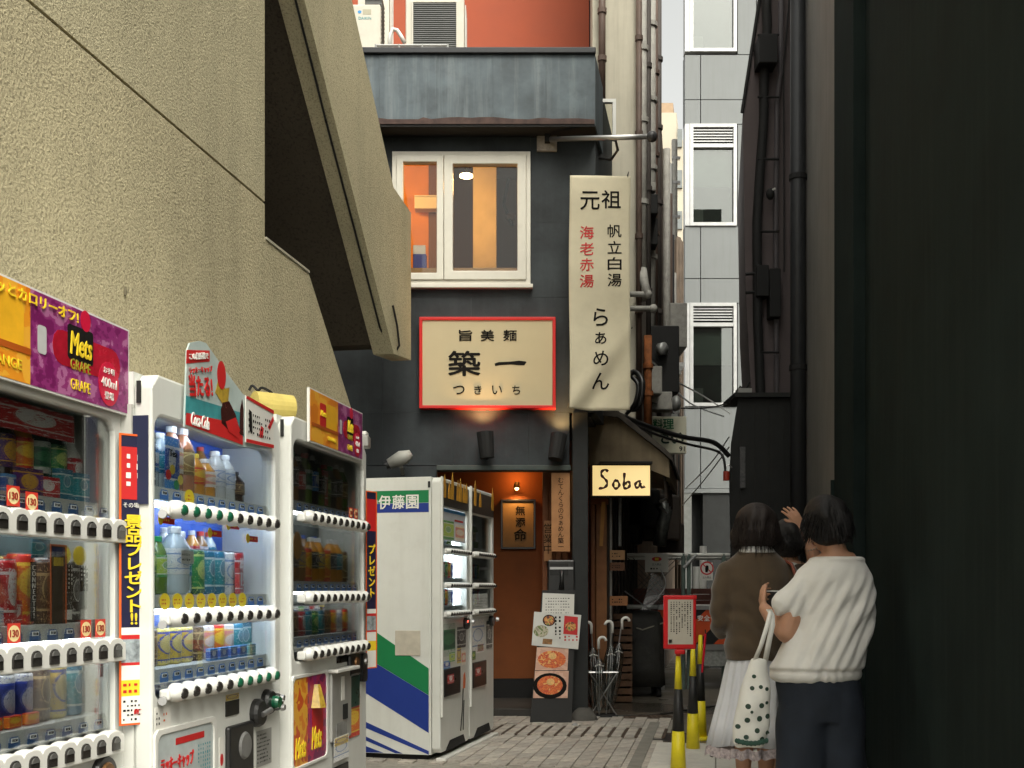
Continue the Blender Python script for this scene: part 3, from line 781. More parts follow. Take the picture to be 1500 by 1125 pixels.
WPL = mat('plain wood plaque', (0.46, 0.22, 0.09), 0.6, var=0.15, scale=10, streak=0.2, streak_col=(0.2, 0.09, 0.03))
t = thing('wooden_plaque', 'tall wooden plaque with a column of brushed characters beside the doorway', 'sign', at(821.5, 808, YF - 0.02))
ph = (808 - 693) / F * YF
bx('board', WPL, t, -0.08, 0.078, 0, 0.02, 0, ph, bevel=0.003)
text('むてんくらのらぁめん築一', INK, t, 0.0, -0.0015, ph * 0.5, h=ph * 0.88, vertical=True, line=0.95)
t = thing('small_plaque', 'short narrow wooden plaque hung lower to the left of the tall plaque', 'sign', at(803, 822, YF + 0.42))
bx('board', WPL, t, -0.035, 0.035, 0, 0.015, 0, 0.36, bevel=0.003)
text('営業中', INK, t, 0.0, -0.0015, 0.2, h=0.27, vertical=True)
t = thing('intercom', 'black boxy device with a shiny front fixed on the timber by the door', 'intercom', at(822, 848, YF - 0.1))
bx('housing', BLACK, t, -0.115, 0.115, 0, 0.09, -0.14, 0.16, bevel=0.012)
bx('panel', mat('dark gloss', (0.02, 0.02, 0.02), 0.12), t, -0.095, 0.06, -0.006, -0.001, 0.03, 0.13)
bx('strip', STEEL, t, -0.095, 0.10, -0.010, -0.001, 0.08, 0.10)
MB().tube([(0.005, -0.03, 0.07), (0.005, -0.04, 0.0), (0.0, -0.035, -0.09)], [0.02, 0.016, 0.024], 10).build('handset', BLACK, t, smooth=True)

# ---- main sign: red box, cream face
YS = 9.2
a, b = at(614, 598, YS), at(814, 464, YS)
t = thing('shop_sign', 'cream signboard with red border and black brushed characters above the doorway', 'sign', Vector(((a.x + b.x) / 2, YS, a.z)))
sw, shh = (b.x - a.x) / 2, b.z - a.z
REDB = mat('red sign border', (0.62, 0.015, 0.012), 0.45, var=0.05)
MB().ring([(-sw, 0), (sw, 0), (sw, shh), (-sw, shh)], [(-sw + .026, .026), (sw - .026, .026), (sw - .026, shh - .026), (-sw + .026, shh - .026)], 0.0, 0.09).build('border', REDB, t, bevel=0.004)
bx('face', mat('cream sign face', (0.56, 0.47, 0.29), 0.55, var=0.03, scale=4), t, -sw + 0.027, sw - 0.027, 0.012, 0.05, 0.027, shh - 0.027)
def sx(u): return atx(u, YS) - t.location.x
def sz(v): return atz(v, YS) - t.location.z
for ch, u in (('旨', 682), ('美', 714), ('麺', 747)): text(ch, INK, t, sx(u), 0.010, sz(491), w=0.115, h=0.095, bold=0.018)
text('築', INK, t, sx(680), 0.010, sz(532), w=0.275, h=0.215, bold=0.022)
kp = [(-0.135, -0.012), (-0.10, 0.0), (0.0, 0.004), (0.07, 0.012), (0.125, 0.006), (0.135, 0.0), (0.115, -0.028), (0.06, -0.026), (0.0, -0.02), (-0.09, -0.026), (-0.13, -0.034)]
k = poly(INK, t, [(sx(748) + x, sz(530) + z) for x, z in reversed(kp)], 0.0098, name='lettering', depth=0.002)
for ch, u in (('つ', 672), ('き', 700), ('い', 728), ('ち', 756)): text(ch, INK, t, sx(u), 0.010, sz(571), h=0.075, bold=0.008)

def sign_spot(u, v, label, aim, energy):
    t = thing('sign_spotlight', label, 'spotlight', at(u, v, YF - 0.13), group='spotlights under the signboard')
    d = (Vector(aim) - t.location).normalized()
    ax = d * 0.11
    MB().tube([-ax, ax * 0.1, ax], [0.06, 0.068, 0.072], 14).build('housing', MATTE, t, smooth=False)
    MB().tube([ax * 0.9, ax * 0.93], [0.06, 0.06], 14).build('bulb', emat('spot lens', (1.0, 0.62, 0.25), 30), t)
    MB().tube([-ax * 0.6, (0, 0.06, -0.10), (0, 0.129, -0.10)], 0.012, 6).build('bracket', MATTE, t)
    o = lamp('lamp_light', 'SPOT', (0, 0, 0), energy, (1.0, 0.58, 0.22), None, spot_size=R(125), spot_blend=0.9, shadow_soft_size=0.03)
    o.parent = t; o.location = ax * 1.25
    o.rotation_euler = (-d).to_track_quat('Z', 'Y').to_euler()
    return t
sign_spot(712, 652, 'black spotlight aimed up at the middle of the cream signboard', at(704, 560, YS - 0.02), 20)
sign_spot(816, 655, 'black spotlight with its lit rim at the right below the cream signboard', at(824, 606, YF - 0.07), 9)

t = thing('security_camera', 'pale grey camera on a bracket above the drink machine with green and blue stripes', 'camera', at(590, 690, YF - 0.02))
MB().tube([(0.0, 0, -0.02), (0, -0.12, 0.02), (-0.03, -0.14, 0.05)], 0.018, 8).build('bracket', PLASG, t)
MB().tube([(-0.10, -0.16, 0.04), (0.0, -0.16, 0.09), (0.06, -0.16, 0.10), (0.085, -0.16, 0.085)], [0.045, 0.062, 0.06, 0.03], 12).build('housing', mat('aged white plastic', (0.42, 0.42, 0.38), 0.5), t, smooth=True)
MB().tube([(-0.125, -0.16, 0.028), (-0.10, -0.16, 0.04)], 0.035, 12).build('lens', BLACK, t)

# ---- hanging cloth banner
YB = 9.0
a, b = at(834, 600, YB), at(923, 258, YB)
t = thing('cloth_banner', 'tall cream cloth banner with black and red characters hanging at the shop corner', 'banner', Vector(((a.x + b.x) / 2, YB, a.z)))
bw, bh = (b.x - a.x) / 2, b.z - a.z
def cloth_y(x, z):
    k = max(0, 1 - z / bh * 2.2)
    y = 0.012 * math.sin(z * 3.1 + x * 4) + 0.006 * math.sin(z * 9 + 1)
    d = (x + bw) * 0.75 - (z - 0.02) * 0.55            # a soft diagonal fold rising from the lower left corner
    y += -0.035 * k * math.exp(-(d / 0.07) ** 2) + 0.03 * k * math.exp(-((d - 0.11) / 0.08) ** 2)
    return y
nx, nz = 24, 80
vs, fs = [], []
for j in range(nz + 1):
    for i in range(nx + 1):
        x = -bw + 2 * bw * i / nx; z = bh * j / nz
        zz = z
        if j == 0: zz += -0.012 * math.sin(math.pi * i / nx) + 0.01 * (1 - i / nx)
        vs.append((x + 0.004 * math.sin(z * 4), cloth_y(x, z), zz))
for j in range(nz):
    for i in range(nx):
        q = j * (nx + 1) + i; fs.append((q, q + 1, q + nx + 2, q + nx + 1))
m = MB().add(vs, fs)
CL = mat('cream cloth', (0.66, 0.60, 0.44), 0.85, var=0.06, scale=5, sheen=0.2, bump=0.15, bscale=250, dirt=0.08, dirt_col=(0.35, 0.28, 0.18))
o = m.build('cloth', CL, t, smooth=True, fix=False)
so = o.modifiers.new('thick', 'SOLIDIFY'); so.thickness = 0.003; so.offset = 1
def onb(u, v): return atx(u, YB) - t.location.x, atz(v, YB) - t.location.z
def btext(ch, u, v, h, mt=INK, bold=0.012, w=None):
    x, z = onb(u, v)
    me = text(ch, mt, t, x, 0, z, h=h, w=w, bold=bold)
    for vv in me.data.vertices: vv.co.y += cloth_y(x + vv.co.x, z + vv.co.z) - 0.004
btext('元', 864, 295, 0.15, w=0.16); btext('祖', 895, 293, 0.15, w=0.16)
for ch, v in (('海', 341), ('老', 365), ('赤', 388), ('湯', 412)): btext(ch, 859.5, v, 0.105, REDINK, w=0.115)
for ch, v in (('帆', 339), ('立', 363), ('白', 387), ('湯', 411)): btext(ch, 900, v, 0.105, w=0.115)
for ch, v, h in (('ら', 464, 0.145), ('ぁ', 495, 0.10), ('め', 525, 0.125), ('ん', 558, 0.135)): btext(ch, 880, v, h, bold=0.01)
for sgn in (-1, 1):
    MB().tube([(sgn * (bw - 0.02), 0.0, bh - 0.01), (sgn * (bw - 0.012), 0.0, bh + 0.035), (sgn * (bw - 0.012), 0.16, bh + 0.05)], 0.003, 5).build('cord', MATTE, t)
MB().tube([(-bw + 0.01, 0, 0.06), (-bw - 0.0, 0.1, 0.07), (-bw + 0.0, 0.25, 0.06)], 0.003, 5).build('cord', MATTE, t)

# ---- pole with a ball end on its wall plate
YP = 9.05
t = thing('banner_pole', 'steel pole with a dark ball end reaching out from the shop wall under the canopy', 'pole', at(802, 206, YF - 0.02))
p0, p1 = at(806, 204, YF - 0.1) - t.location, at(955, 200, YF - 0.55) - t.location
MB().box(-0.09, 0.08, -0.012, 0.02, -0.09, 0.085).build('wall_plate', mat('stained plate', (0.42, 0.36, 0.30), 0.6, var=0.35, scale=16), t, bevel=0.003)
MB().box(-0.025, 0.02, -0.06, -0.012, -0.03, 0.06).build('clamp', MATTE, t)
MB().tube([p0, p1], 0.021, 12).build('rod', STEEL, t, smooth=True)
MB().ball(p1, 0.045, 14, 10).build('ball', mat('dark ball', (0.06, 0.06, 0.065), 0.35), t, smooth=True)
cp = [at(878, 232, 9.2), at(895, 234, 9.1), at(905, 220, 9.0), at(902, 206, 8.97), at(890, 203, 8.97)]
MB().tube([p - t.location for p in cp], 0.012, 8).build('cable', BLACK, t, smooth=True)

# ---- orange building on top with outdoor units
YO = 12.4
ob = thing('orange_building', 'orange rendered upper storey rising behind the zinc canopy', 'building', Vector((0, YO, 0)))
ORG = mat('orange render', (0.36, 0.082, 0.04), 0.85, var=0.06, scale=3, bump=0.25, bscale=120)
wb(MB().box(-3.2, atx(863, YO), YO, YO + 0.3, 0, 11), 'wall', ORG, ob)
wb(MB().box(atx(864, YO), atx(872, YO), YO - 0.03, YO + 0.3, 0, 11), 'edge_shade', mat('maroon shade strip', (0.06, 0.03, 0.035), 0.7), ob)  # dark strip standing in for the shadow along the wall edge
def ac_unit(u0, u1, ztop, zbase, Y, label, grille):
    X0, X1 = atx(u0, Y), atx(u1, Y)
    t = thing('outdoor_unit', label, 'air conditioner', Vector(((X0 + X1) / 2, Y, zbase)), group='air conditioner units on the roof')
    w = (X1 - X0) / 2; h = ztop - zbase
    ACW = mat('aged unit paint', (0.60, 0.58, 0.50), 0.5, var=0.06, dirt=0.12, dirt_col=(0.3, 0.28, 0.2))
    bx('casing', ACW, t, -w, w, 0, 0.34, 0.04, h, bevel=0.012)
    for sx_ in (-w + 0.05, w - 0.11): bx('foot', MATTE, t, sx_, sx_ + 0.06, 0.0, 0.34, 0, 0.04)
    if grille:
        bx('grille_back', mat('dark mesh', (0.075, 0.078, 0.075), 0.7), t, -w + 0.07, w - 0.07, -0.004, 0.002, 0.13, h - 0.05)
        for k in range(22):
            z = 0.15 + (h - 0.22) * k / 21
            bx('slat', mat('grey slat', (0.16, 0.165, 0.16), 0.6), t, -w + 0.07, w - 0.07, -0.012, -0.005, z, z + 0.008)
        MB().ring([(-w + .06, .12), (w - .06, .12), (w - .06, h - .04), (-w + .06, h - .04)], [(-w + .075, .135), (w - .075, .135), (w - .075, h - .055), (-w + .075, h - .055)], -0.016, 0.0).build('grille_frame', ACW, t)
        for k in range(9): MB().tube([(w + 0.012, 0.03 + 0.03 * k, 0.1), (w + 0.012, 0.03 + 0.03 * k, h - 0.06)], 0.004, 5).build('fin_guard', PLASW, t)
    else:
        for k in range(14): bx('slat', mat('grey slat', (0.16, 0.165, 0.16), 0.6), t, w + 0.001, w + 0.008, 0.05, 0.30, 0.1 + k * 0.04, 0.112 + k * 0.04)
        text('DAIKIN', mat('teal print', (0.05, 0.30, 0.34), 0.5), t, 0.0, -0.002, h - 0.135, w=0.12)
        disc(mat('blue print', (0.05, 0.28, 0.6), 0.5), t, -0.05, h - 0.075, -0.0015, 0.018, 0.015)
        quad(mat('grey sticker', (0.42, 0.40, 0.30), 0.6), t, -0.02, 0.06, h - 0.1, h - 0.05, -0.0015)
        bx('side_panel', ACW, t, w + 0.0005, w + 0.003, 0.02, 0.32, 0.06, h - 0.02)
    return t
ac_unit(512, 557, atz(6, 10.42), 6.182, 10.42, 'pale outdoor unit with a small teal logo beside the stair parapet on the roof', False)
ac_unit(594, 680, atz(-4, 10.5), 6.182, 10.5, 'wide outdoor unit with a dark slatted grille on the roof behind the zinc canopy', True)
ac_unit(524, 570, atz(-30, 11.2), 6.182, 11.2, 'dark grilled outdoor unit half hidden behind the pale unit on the roof', True)
t = thing('unit_rack', 'low white steel rack lying across the roof in front of the grilled unit', 'rack', Vector((atx(600, 10.36), 10.36, 6.182)))
for z in (0.02, 0.09):
    MB().tube([(-0.32, 0, z), (0.36, 0, z)], 0.012, 6).build('rail', GALV, t); 
for x in (-0.32, -0.1, 0.12, 0.36): MB().tube([(x, 0, 0.0), (x, 0, 0.10)], 0.012, 6).build('post', GALV, t)
for k in range(4): MB().tube([(-0.05, 0.02, 0.03 + 0.02 * k), (0.34, 0.05, 0.03 + 0.02 * k)], 0.006, 5).build('wire', STEEL, t)
t = thing('white_hose', 'curved white hose arching over the roof between the two outdoor units', 'hose', at(574, 72, 10.4))
MB().tube([(-0.02, 0, -0.02), (-0.02, 0, 0.12), (0.01, 0, 0.19), (0.05, 0, 0.18), (0.09, 0, 0.12), (0.12, 0, 0.06)], 0.02, 8).build('hose', PLASW, t, smooth=True)
# ================================================================ row of old houses on the left, beyond the shop
YN = 11.0; LN = -0.77
BEIGE = mat('old beige render', (0.50, 0.47, 0.38), 0.85, var=0.1, scale=2.5, streak=0.35, streak_col=(0.24, 0.21, 0.16), bump=0.2)
nb = thing('beige_neighbour', 'narrow beige rendered house behind the cloth banner with pipes up its side', 'building', Vector((atx(915, YN), YN, 0)))
wb(MB().box(atx(868, YN), atx(937, YN), YN, YN + 0.3, 2.3, 11), 'front_wall', BEIGE, nb)
wb(MB().prism_dir([lp(YN + 0.001, 2.3, LN), lp(14.2, 2.3, LN), lp(14.2, 9.6, LN), lp(YN + 0.001, 10.5, LN)], INW * 0.2), 'side_wall', mat('sooty render', (0.20, 0.17, 0.14), 0.85, var=0.3, scale=3, streak=0.6), nb)
BRP = mat('brown pipe', (0.10, 0.065, 0.05), 0.6, var=0.25)
GRP = mat('pale grey pipe', (0.36, 0.35, 0.32), 0.6, var=0.2, scale=12, dirt=0.3)
def vpipe(parent, u, Y, r, v0, v1, mt, name='drainpipe', clips=()):
    a, b = at(u, v1, Y), at(u, v0, Y)
    wb(MB().cyl(a, b, r, 10), name, mt, parent, smooth=True)
    for v in clips:
        c = at(u, v, Y)
        wb(MB().cyl(c, c + Vector((0, 0, 0.05)), r * 1.35, 10), 'pipe_collar', mt, parent)
        wb(MB().box(c.x - 0.01, c.x + 0.01, c.y, c.y + 0.1, c.z, c.z + 0.03), 'pipe_clip', MATTE, parent)
vpipe(nb, 882, YN - 0.08, 0.035, -80, 150, BRP, clips=(20, 90))
vpipe(nb, 936, YN - 0.06, 0.03, -80, 620, BRP, clips=(60, 200, 350, 460))
vpipe(nb, 941, YN - 0.02, 0.045, -80, 440, GRP, clips=(75, 180, 300, 420))
vpipe(nb, 949, YN + 0.9, 0.035, -80, 590, mat('soot pipe', (0.06, 0.05, 0.045), 0.7), clips=(100, 280, 430))
vpipe(nb, 953, 12.6, 0.06, -80, 600, GRP, clips=(40, 150, 250, 380, 500))
vpipe(nb, 958, 13.2, 0.05, -80, 600, BRP, clips=(110, 230, 345, 520))
vpipe(nb, 963.5, 14.0, 0.05, -80, 610, mat('soot pipe', (0.06, 0.05, 0.045)), clips=(90, 190, 300, 460))
for v, u0, u1 in ((431, 923, 949), (452, 923, 957)):
    wb(MB().tube([at(u0, v, YN - 0.15), at(u1, v, YN - 0.15)], 0.028, 8), 'cross_pipe', GRP, nb, smooth=True)
    wb(MB().ball(at(u1, v, YN - 0.15), 0.045, 10, 6), 'pipe_elbow', GRP, nb, smooth=True)
wb(MB().tube([at(941, 395, YN - 0.04), at(944, 415, YN - 0.1), at(948, 432, YN - 0.15)], 0.045, 8), 'pipe_bend', GRP, nb, smooth=True)
for i, (u, v, w, h, Y) in enumerate(((951, 305, .16, .22, 12.3), (950, 280, .13, .1, 12.3), (955, 345, .1, .3, 12.5), (969, 530, .36, .75, 12.4), (958, 560, .14, .3, 12.0), (966, 590, .25, .2, 12.3))):
    c = at(u, v, Y)
    wb(MB().box(c.x - w / 2, c.x + w / 2, Y - 0.15, Y + 0.1, c.z - h / 2, c.z + h / 2), ('meter', 'valve', 'conduit_box', 'flue_box', 'conduit_box', 'meter')[i], MATTE if i in (0, 2, 3) else GRP, nb, bevel=0.012)
wb(MB().cyl(at(966, 512, 12.2), at(974, 510, 12.15), 0.07, 12), 'vent_mouth', GALV, nb, smooth=True)
wb(MB().ball(at(990, 591, 12.3), (0.06, 0.1, 0.09), 10, 8), 'lamp', GALV, nb, smooth=True)
vpipe(nb, 949, 11.4, 0.042, 492, 625, mat('rusty orange pipe', (0.30, 0.10, 0.03), 0.8, var=0.5, scale=14), clips=(540, 580))
# white stay and bracket at the top of the house
fr = MB()
a, b = at(880, 146, 9.9), at(902, 205, 9.9)
fr.box(a.x, b.x, 9.88, 9.92, a.z - 0.03, a.z); fr.box(b.x - 0.03, b.x, 9.88, 9.92, b.z, a.z - 0.031)
wb(fr, 'stay_frame', PLASW, nb, fix=False)
wb(MB().box(a.x + 0.02, b.x - 0.032, 9.9, 9.905, b.z, a.z - 0.032), 'stay_pane', pane_mat('window glass'), nb)
# second, taller house further along
hb = thing('brown_house', 'weathered brown house wall crowded with pipes further down the alley', 'building', lp(16, 0, LN + 0.06))
wb(MB().prism_dir([lp(14.25, 0, LN + 0.04), lp(19.0, 0, LN + 0.04), lp(19.0, 5.6, LN + 0.04), lp(14.25, 7.3, LN + 0.04)], INW * 1.0), 'wall', mat('brown boards', (0.17, 0.125, 0.09), 0.8, var=0.35, scale=3, streak=0.5), hb)
for k in range(6):
    Yq = 14.6 + k * 0.7
    wb(MB().cyl(lp(Yq, 2.4, LN + 0.10), lp(Yq, 7.0 - 0.35 * k, LN + 0.10), 0.05, 8), 'drainpipe', (GRP, BRP, MATTE)[k % 3], hb, smooth=True)
    for zz in (3.3, 4.4): wb(MB().box(lp(Yq, 0, LN + 0.04).x - 0.02, lp(Yq, 0, LN).x + 0.22, Yq - 0.04, Yq + 0.04, zz + 0.2 * k % 0.6, zz + 0.07 + 0.2 * k % 0.6), 'pipe_clip', GALV, hb)
wb(MB().box(lp(14.9, 0, LN).x, lp(14.9, 0, LN).x + 0.35, 14.8, 15.4, 4.4, 5.0), 'window_unit', GRP, hb, bevel=0.01)

# corrugated fence wall, thin utility pipes and a distant block in the gap
YG = 19.4
cw = thing('corrugated_wall', 'dark brown corrugated sheet wall at the end of the alley beside the grey building', 'wall', Vector((atx(985, YG), YG, 0)))
m = MB(); x0, x1 = atx(955, YG), atx(1001, YG); n = 34
pts = [(x0 + (x1 - x0) * k / n, YG + 0.025 * math.sin(k * math.pi / 2)) for k in range(n + 1)]
ztop = [atz(350 - 4 * math.sin(k * .5), YG) for k in range(n + 1)]
vs = [(x, y, 0) for x, y in pts] + [(x, y, ztop[i]) for i, (x, y) in enumerate(pts)]
m.add(vs, [(i, i + 1, i + n + 2, i + n + 1) for i in range(n)])
o = wb(m, 'sheet', mat('rusty corrugated', (0.10, 0.075, 0.055), 0.75, var=0.4, scale=3, streak=0.5, streak_col=(0.2, 0.13, 0.08)), cw, smooth=True, fix=False)
sol = o.modifiers.new('t', 'SOLIDIFY'); sol.thickness = 0.01
wb(MB().box(x0, x1, YG + 0.05, YG + 0.12, atz(364, YG), atz(358, YG)), 'rail', MATTE, cw)
YD = 38.0
db = thing('distant_block', 'distant pale beige block seen through the gap between the houses', 'building', Vector((atx(985, YD), YD, 0)))
FARB = mat('far beige', (0.55, 0.50, 0.40), 0.85, var=0.08, scale=0.6)
wb(MB().prism_dir([Vector((atx(962, YD), YD, 0)), Vector((atx(1012, YD), YD, 0)), Vector((atx(1012, YD), YD, atz(205, YD))), Vector((atx(991, YD), YD, atz(205, YD))), Vector((atx(991, YD), YD, atz(165, YD))), Vector((atx(962, YD), YD, atz(165, YD)))], Vector((1.2, 6, 0))), 'wall', FARB, db)
wb(MB().prism_dir([Vector((atx(962, YD + 1), YD + 1, atz(165, YD) + .01)), Vector((atx(986, YD + 1), YD + 1, atz(165, YD) + .01)), Vector((atx(986, YD + 1), YD + 1, atz(132, YD))), Vector((atx(962, YD + 1), YD + 1, atz(132, YD)))], Vector((0.8, 4, 0))), 'stair_head', mat('far brown', (0.42, 0.30, 0.2), 0.85), db)
for k, v in enumerate((190, 250, 310)):
    wb(MB().box(atx(992, YD), atx(999, YD), YD - 0.06, YD - 0.005, atz(v + 26, YD), atz(v, YD)), 'window', mat('far glass', (0.2, 0.22, 0.22), 0.2), db)
YU = 22.0
up = thing('utility_pole', 'slender pale pipe with clamps rising in the gap beside the grey building', 'pipe', Vector((atx(988, YU), YU, 0)))
wb(MB().cyl(Vector((atx(988, YU), YU, 0)), at(988, 205, YU), 0.06, 10), 'pole', GRP, up, smooth=True)
for v in (232, 268, 318): wb(MB().box(atx(984, YU), atx(996, YU), YU - 0.06, YU + 0.03, atz(v, YU) - 0.03, atz(v, YU) + 0.02), 'clamp', STEEL, up)
wb(MB().cyl(Vector((atx(983, YU), YU - 0.2, 0)), at(983, 240, YU - 0.2), 0.03, 8), 'conduit', PLASW, up)

# ================================================================ grey panelled building at the end
YQ = 20.0
gb = thing('grey_panel_building', 'pale grey panelled office block with tall windows closing the alley', 'building', Vector((atx(1060, YQ), YQ, 0)))
GP = mat('pale grey panel', (0.20, 0.215, 0.218), 0.6, var=0.06, scale=1.5, streak=0.35, streak_col=(0.15, 0.16, 0.155))
SASH = mat('aluminium sash', (0.5, 0.51, 0.51), 0.4, metal=0.2)
CURT = mat('pale blind', (0.40, 0.44, 0.40), 0.6, var=0.15, scale=2.5)
gx = lambda u: atx(u, YQ); gz = lambda v: atz(v, YQ)
wb(MB().prism_dir([Vector((gx(1004.5), YQ + .25, 2.9)), Vector((gx(1250), YQ + .25, 2.9)), Vector((gx(1250), YQ + .25, 12.5)), Vector((gx(1004.5), YQ + .25, 12.5))], Vector((0.8, 4.0, 0))), 'core', mat('dark joint', (0.08, 0.08, 0.08), 0.8), gb)
vb = [(-190, -110), (-110, 80), (80, 146), (146, 182), (182, 331), (331, 408), (408, 444), (444, 595), (595, 716)]
wins = [(-110, 76), (182, 331), (444, 595)]
ub = [(1003, 1009), (1026, 1108), (1108, 1200)]
for v0, v1 in vb:
    isw = any(abs(v0 - a) < 6 for a, b in wins)
    z0, z1 = gz(v1) + 0.008, gz(v0) - 0.008
    cols = [(1080.5, 1108), (1108.5, 1250)] if isw else [(1003, 1026), (1026.5, 1108), (1108.5, 1250)]
    for u0, u1 in cols:
        wb(MB().box(gx(u0) + 0.005, gx(u1) - 0.005, YQ, YQ + 0.24, z0, z1), 'wall_panel', GP, gb, fix=False)
def gwin(v0, v1, louvre):
    x0, x1, z0, z1 = gx(1003) + 0.004, gx(1079), gz(v1), gz(v0)
    w = wb(MB().ring([(x0 + .09, z0), (x1, z0), (x1, z1), (x0 + .09, z1)], [(x0 + .15, z0 + .06), (x1 - .06, z0 + .06), (x1 - .06, z1 - .06), (x0 + .15, z1 - .06)], YQ - 0.03, YQ + 0.2), 'window', SASH, gb)
    wb(MB().box(x0, x0 + 0.085, YQ - 0.02, YQ + 0.2, z0, z1), 'window_jamb', SASH, gb)
    zt = z1 - 0.06
    if louvre:
        zl = z1 - 0.36
        def sub(m, name, mt):
            o = m.build(name, mt, w, fix=False); o.location = (0, 0, 0); return o
        sub(MB().box(x0 + 0.152, x1 - 0.062, YQ + 0.10, YQ + 0.14, zl, zt), 'louvre_back', MATTE)
        for k in range(5):
            z = zl + 0.04 + k * 0.052
            sub(MB().hexa([(x0 + .155, YQ - 0.0, z), (x1 - .065, YQ - 0.0, z), (x1 - .065, YQ + 0.06, z + 0.02), (x0 + .155, YQ + 0.06, z + 0.02), (x0 + .155, YQ - 0.0, z + 0.022), (x1 - .065, YQ - 0.0, z + 0.022), (x1 - .065, YQ + 0.06, z + 0.04), (x0 + .155, YQ + 0.06, z + 0.04)]), 'louvre_slat', SASH)
        sub(MB().box(x0 + 0.152, x1 - 0.062, YQ - 0.025, YQ + 0.1, zl - 0.07, zl - 0.002), 'transom', SASH)
        zt = zl - 0.072
    def sub(m, name, mt):
        o = m.build(name, mt, w, fix=False); o.location = (0, 0, 0); return o
    sub(MB().box(x0 + 0.152, x1 - 0.062, YQ + 0.04, YQ + 0.046, z0 + 0.06, zt), 'pane', pane_mat('office glass', (0.7, 0.75, 0.72), 0.9, base=0.10))
    sub(MB().box(x0 + 0.152, x1 - 0.062, YQ + 0.19, YQ + 0.2, z0 + 0.06 + (zt - z0) * 0.5, zt), 'blind', CURT)
    sub(MB().box(x0 + 0.152, x1 - 0.062, YQ + 0.21, YQ + 0.22, z0 + 0.06, zt), 'room_back', mat('dim office', (0.09, 0.11, 0.10), 0.7, var=0.5, scale=1.5))
    sub(MB().box(x0 + 0.16, x0 + 0.36, YQ + 0.15, YQ + 0.18, z0 + 0.06, z0 + 0.36), 'paper_stack', mat('dim papers', (0.35, 0.36, 0.33), 0.7))
for (v0, v1), lv in zip(wins, (False, True, True)): gwin(v0, v1, lv)
wb(MB().box(gx(1002), gx(1250), YQ - 0.02, YQ + 0.3, gz(722), gz(716) - 0.002), 'lintel', GP, gb)
GAR = mat('dark garage', (0.02, 0.022, 0.022), 0.7, var=0.3)
wb(MB().box(gx(1030), gx(1250), YQ + 0.02, YQ + 0.4, 0, gz(722) - 0.002), 'garage_shutter', GAR, gb)
wb(MB().box(gx(1002), gx(1013), YQ - 0.01, YQ + 0.4, 0, gz(722) - 0.002), 'pier', mat('grey concrete', (0.22, 0.23, 0.22), 0.8, var=0.2), gb)
wb(MB().box(gx(1013) + 0.002, gx(1030) - 0.002, YQ + 0.3, YQ + 0.4, 0, gz(722) - 0.002), 'garage_recess', GAR, gb)

# ================================================================ soba shop under its lean-to roof
YSb = 10.0
sb = thing('soba_shop', 'timber soba shop front under a brown lean-to roof next to the umbrella stand', 'building', lp(11, 0, LN))
EAVE = mat('brown plaster eave', (0.19, 0.15, 0.095), 0.85, var=0.25, scale=4, streak=0.3)
DKW = mat('dark timber', (0.035, 0.026, 0.02), 0.65, var=0.4, scale=5)
# sloping eave: outline seen from the street, running along the alley
e = [at(858, 606, YSb), at(905, 612, YSb), at(968, 662, YSb), at(980, 672, YSb), at(981, 700, YSb), at(952, 688, YSb), at(858, 680, YSb)]
AX = Vector((math.sin(TH), math.cos(TH), 0))
wb(MB().prism_dir(list(reversed(e)), AX * 1.9), 'eave', EAVE, sb)
rt = [at(860, 597, YSb - 0.05), at(906, 602, YSb - 0.05), at(972, 655, YSb - 0.05), at(985, 668, YSb - 0.05), at(985, 675, YSb - 0.05), at(968, 660, YSb - 0.05), at(905, 611, YSb - 0.05), at(860, 605, YSb - 0.05)]
wb(MB().prism_dir(list(reversed(rt)), AX * 2.0), 'roof_sheet', mat('dark roof sheet', (0.05, 0.043, 0.035), 0.7, var=0.4, scale=6), sb)
vz = MB()
for k in range(4):
    y = YSb + 0.1 + k * 0.45
    p = at(972, 690, YSb) + AX * (0.1 + 0.45 * k)
    vz.cyl(p, p + Vector((0.02, 0, -0.25)), 0.015, 6)
wb(vz, 'hanging_strap', DKW, sb)['kind'] = 'stuff'
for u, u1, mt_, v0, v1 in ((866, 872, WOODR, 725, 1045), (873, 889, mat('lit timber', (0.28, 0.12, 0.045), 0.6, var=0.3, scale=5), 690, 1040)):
    wb(MB().box(atx(u, YSb + 0.3), atx(u1, YSb + 0.3), YSb + 0.3, YSb + 0.42, 0, atz(v0, YSb + 0.3)), 'door_post', mt_, sb, bevel=0.005)
wb(MB().box(atx(866, YSb + .2), atx(892, YSb + .2), YSb + 0.25, YSb + 0.298, atz(738, YSb + .2), atz(730, YSb + .2)), 'cross_rail', WOODR, sb)
wb(MB().hexa([tuple(at(878, 800, YSb + .2)), tuple(at(883, 800, YSb + .2)), tuple(at(883, 800, YSb + .24)), tuple(at(878, 800, YSb + .24)), tuple(at(881, 735, YSb + .2)), tuple(at(887, 735, YSb + .2)), tuple(at(887, 735, YSb + .24)), tuple(at(881, 735, YSb + .24))]), 'curtain_strip', mat('ochre cloth', (0.45, 0.22, 0.06), 0.8), sb)
wb(MB().prism_dir([lp(10.45, 0, LN - .26), lp(14.2, 0, LN - .26), lp(14.2, 2.4, LN - .26), lp(10.45, 2.4, LN - .26)], INW * 0.1), 'side_front', DKW, sb)
for k in range(9):
    Yq = 10.5 + k * 0.4
    wb(MB().prism_dir([lp(Yq, 0.3, LN - .23), lp(Yq + .05, 0.3, LN - .23), lp(Yq + .05, 2.2, LN - .23), lp(Yq, 2.2, LN - .23)], INW * 0.025), 'lattice_bar', DKW, sb)
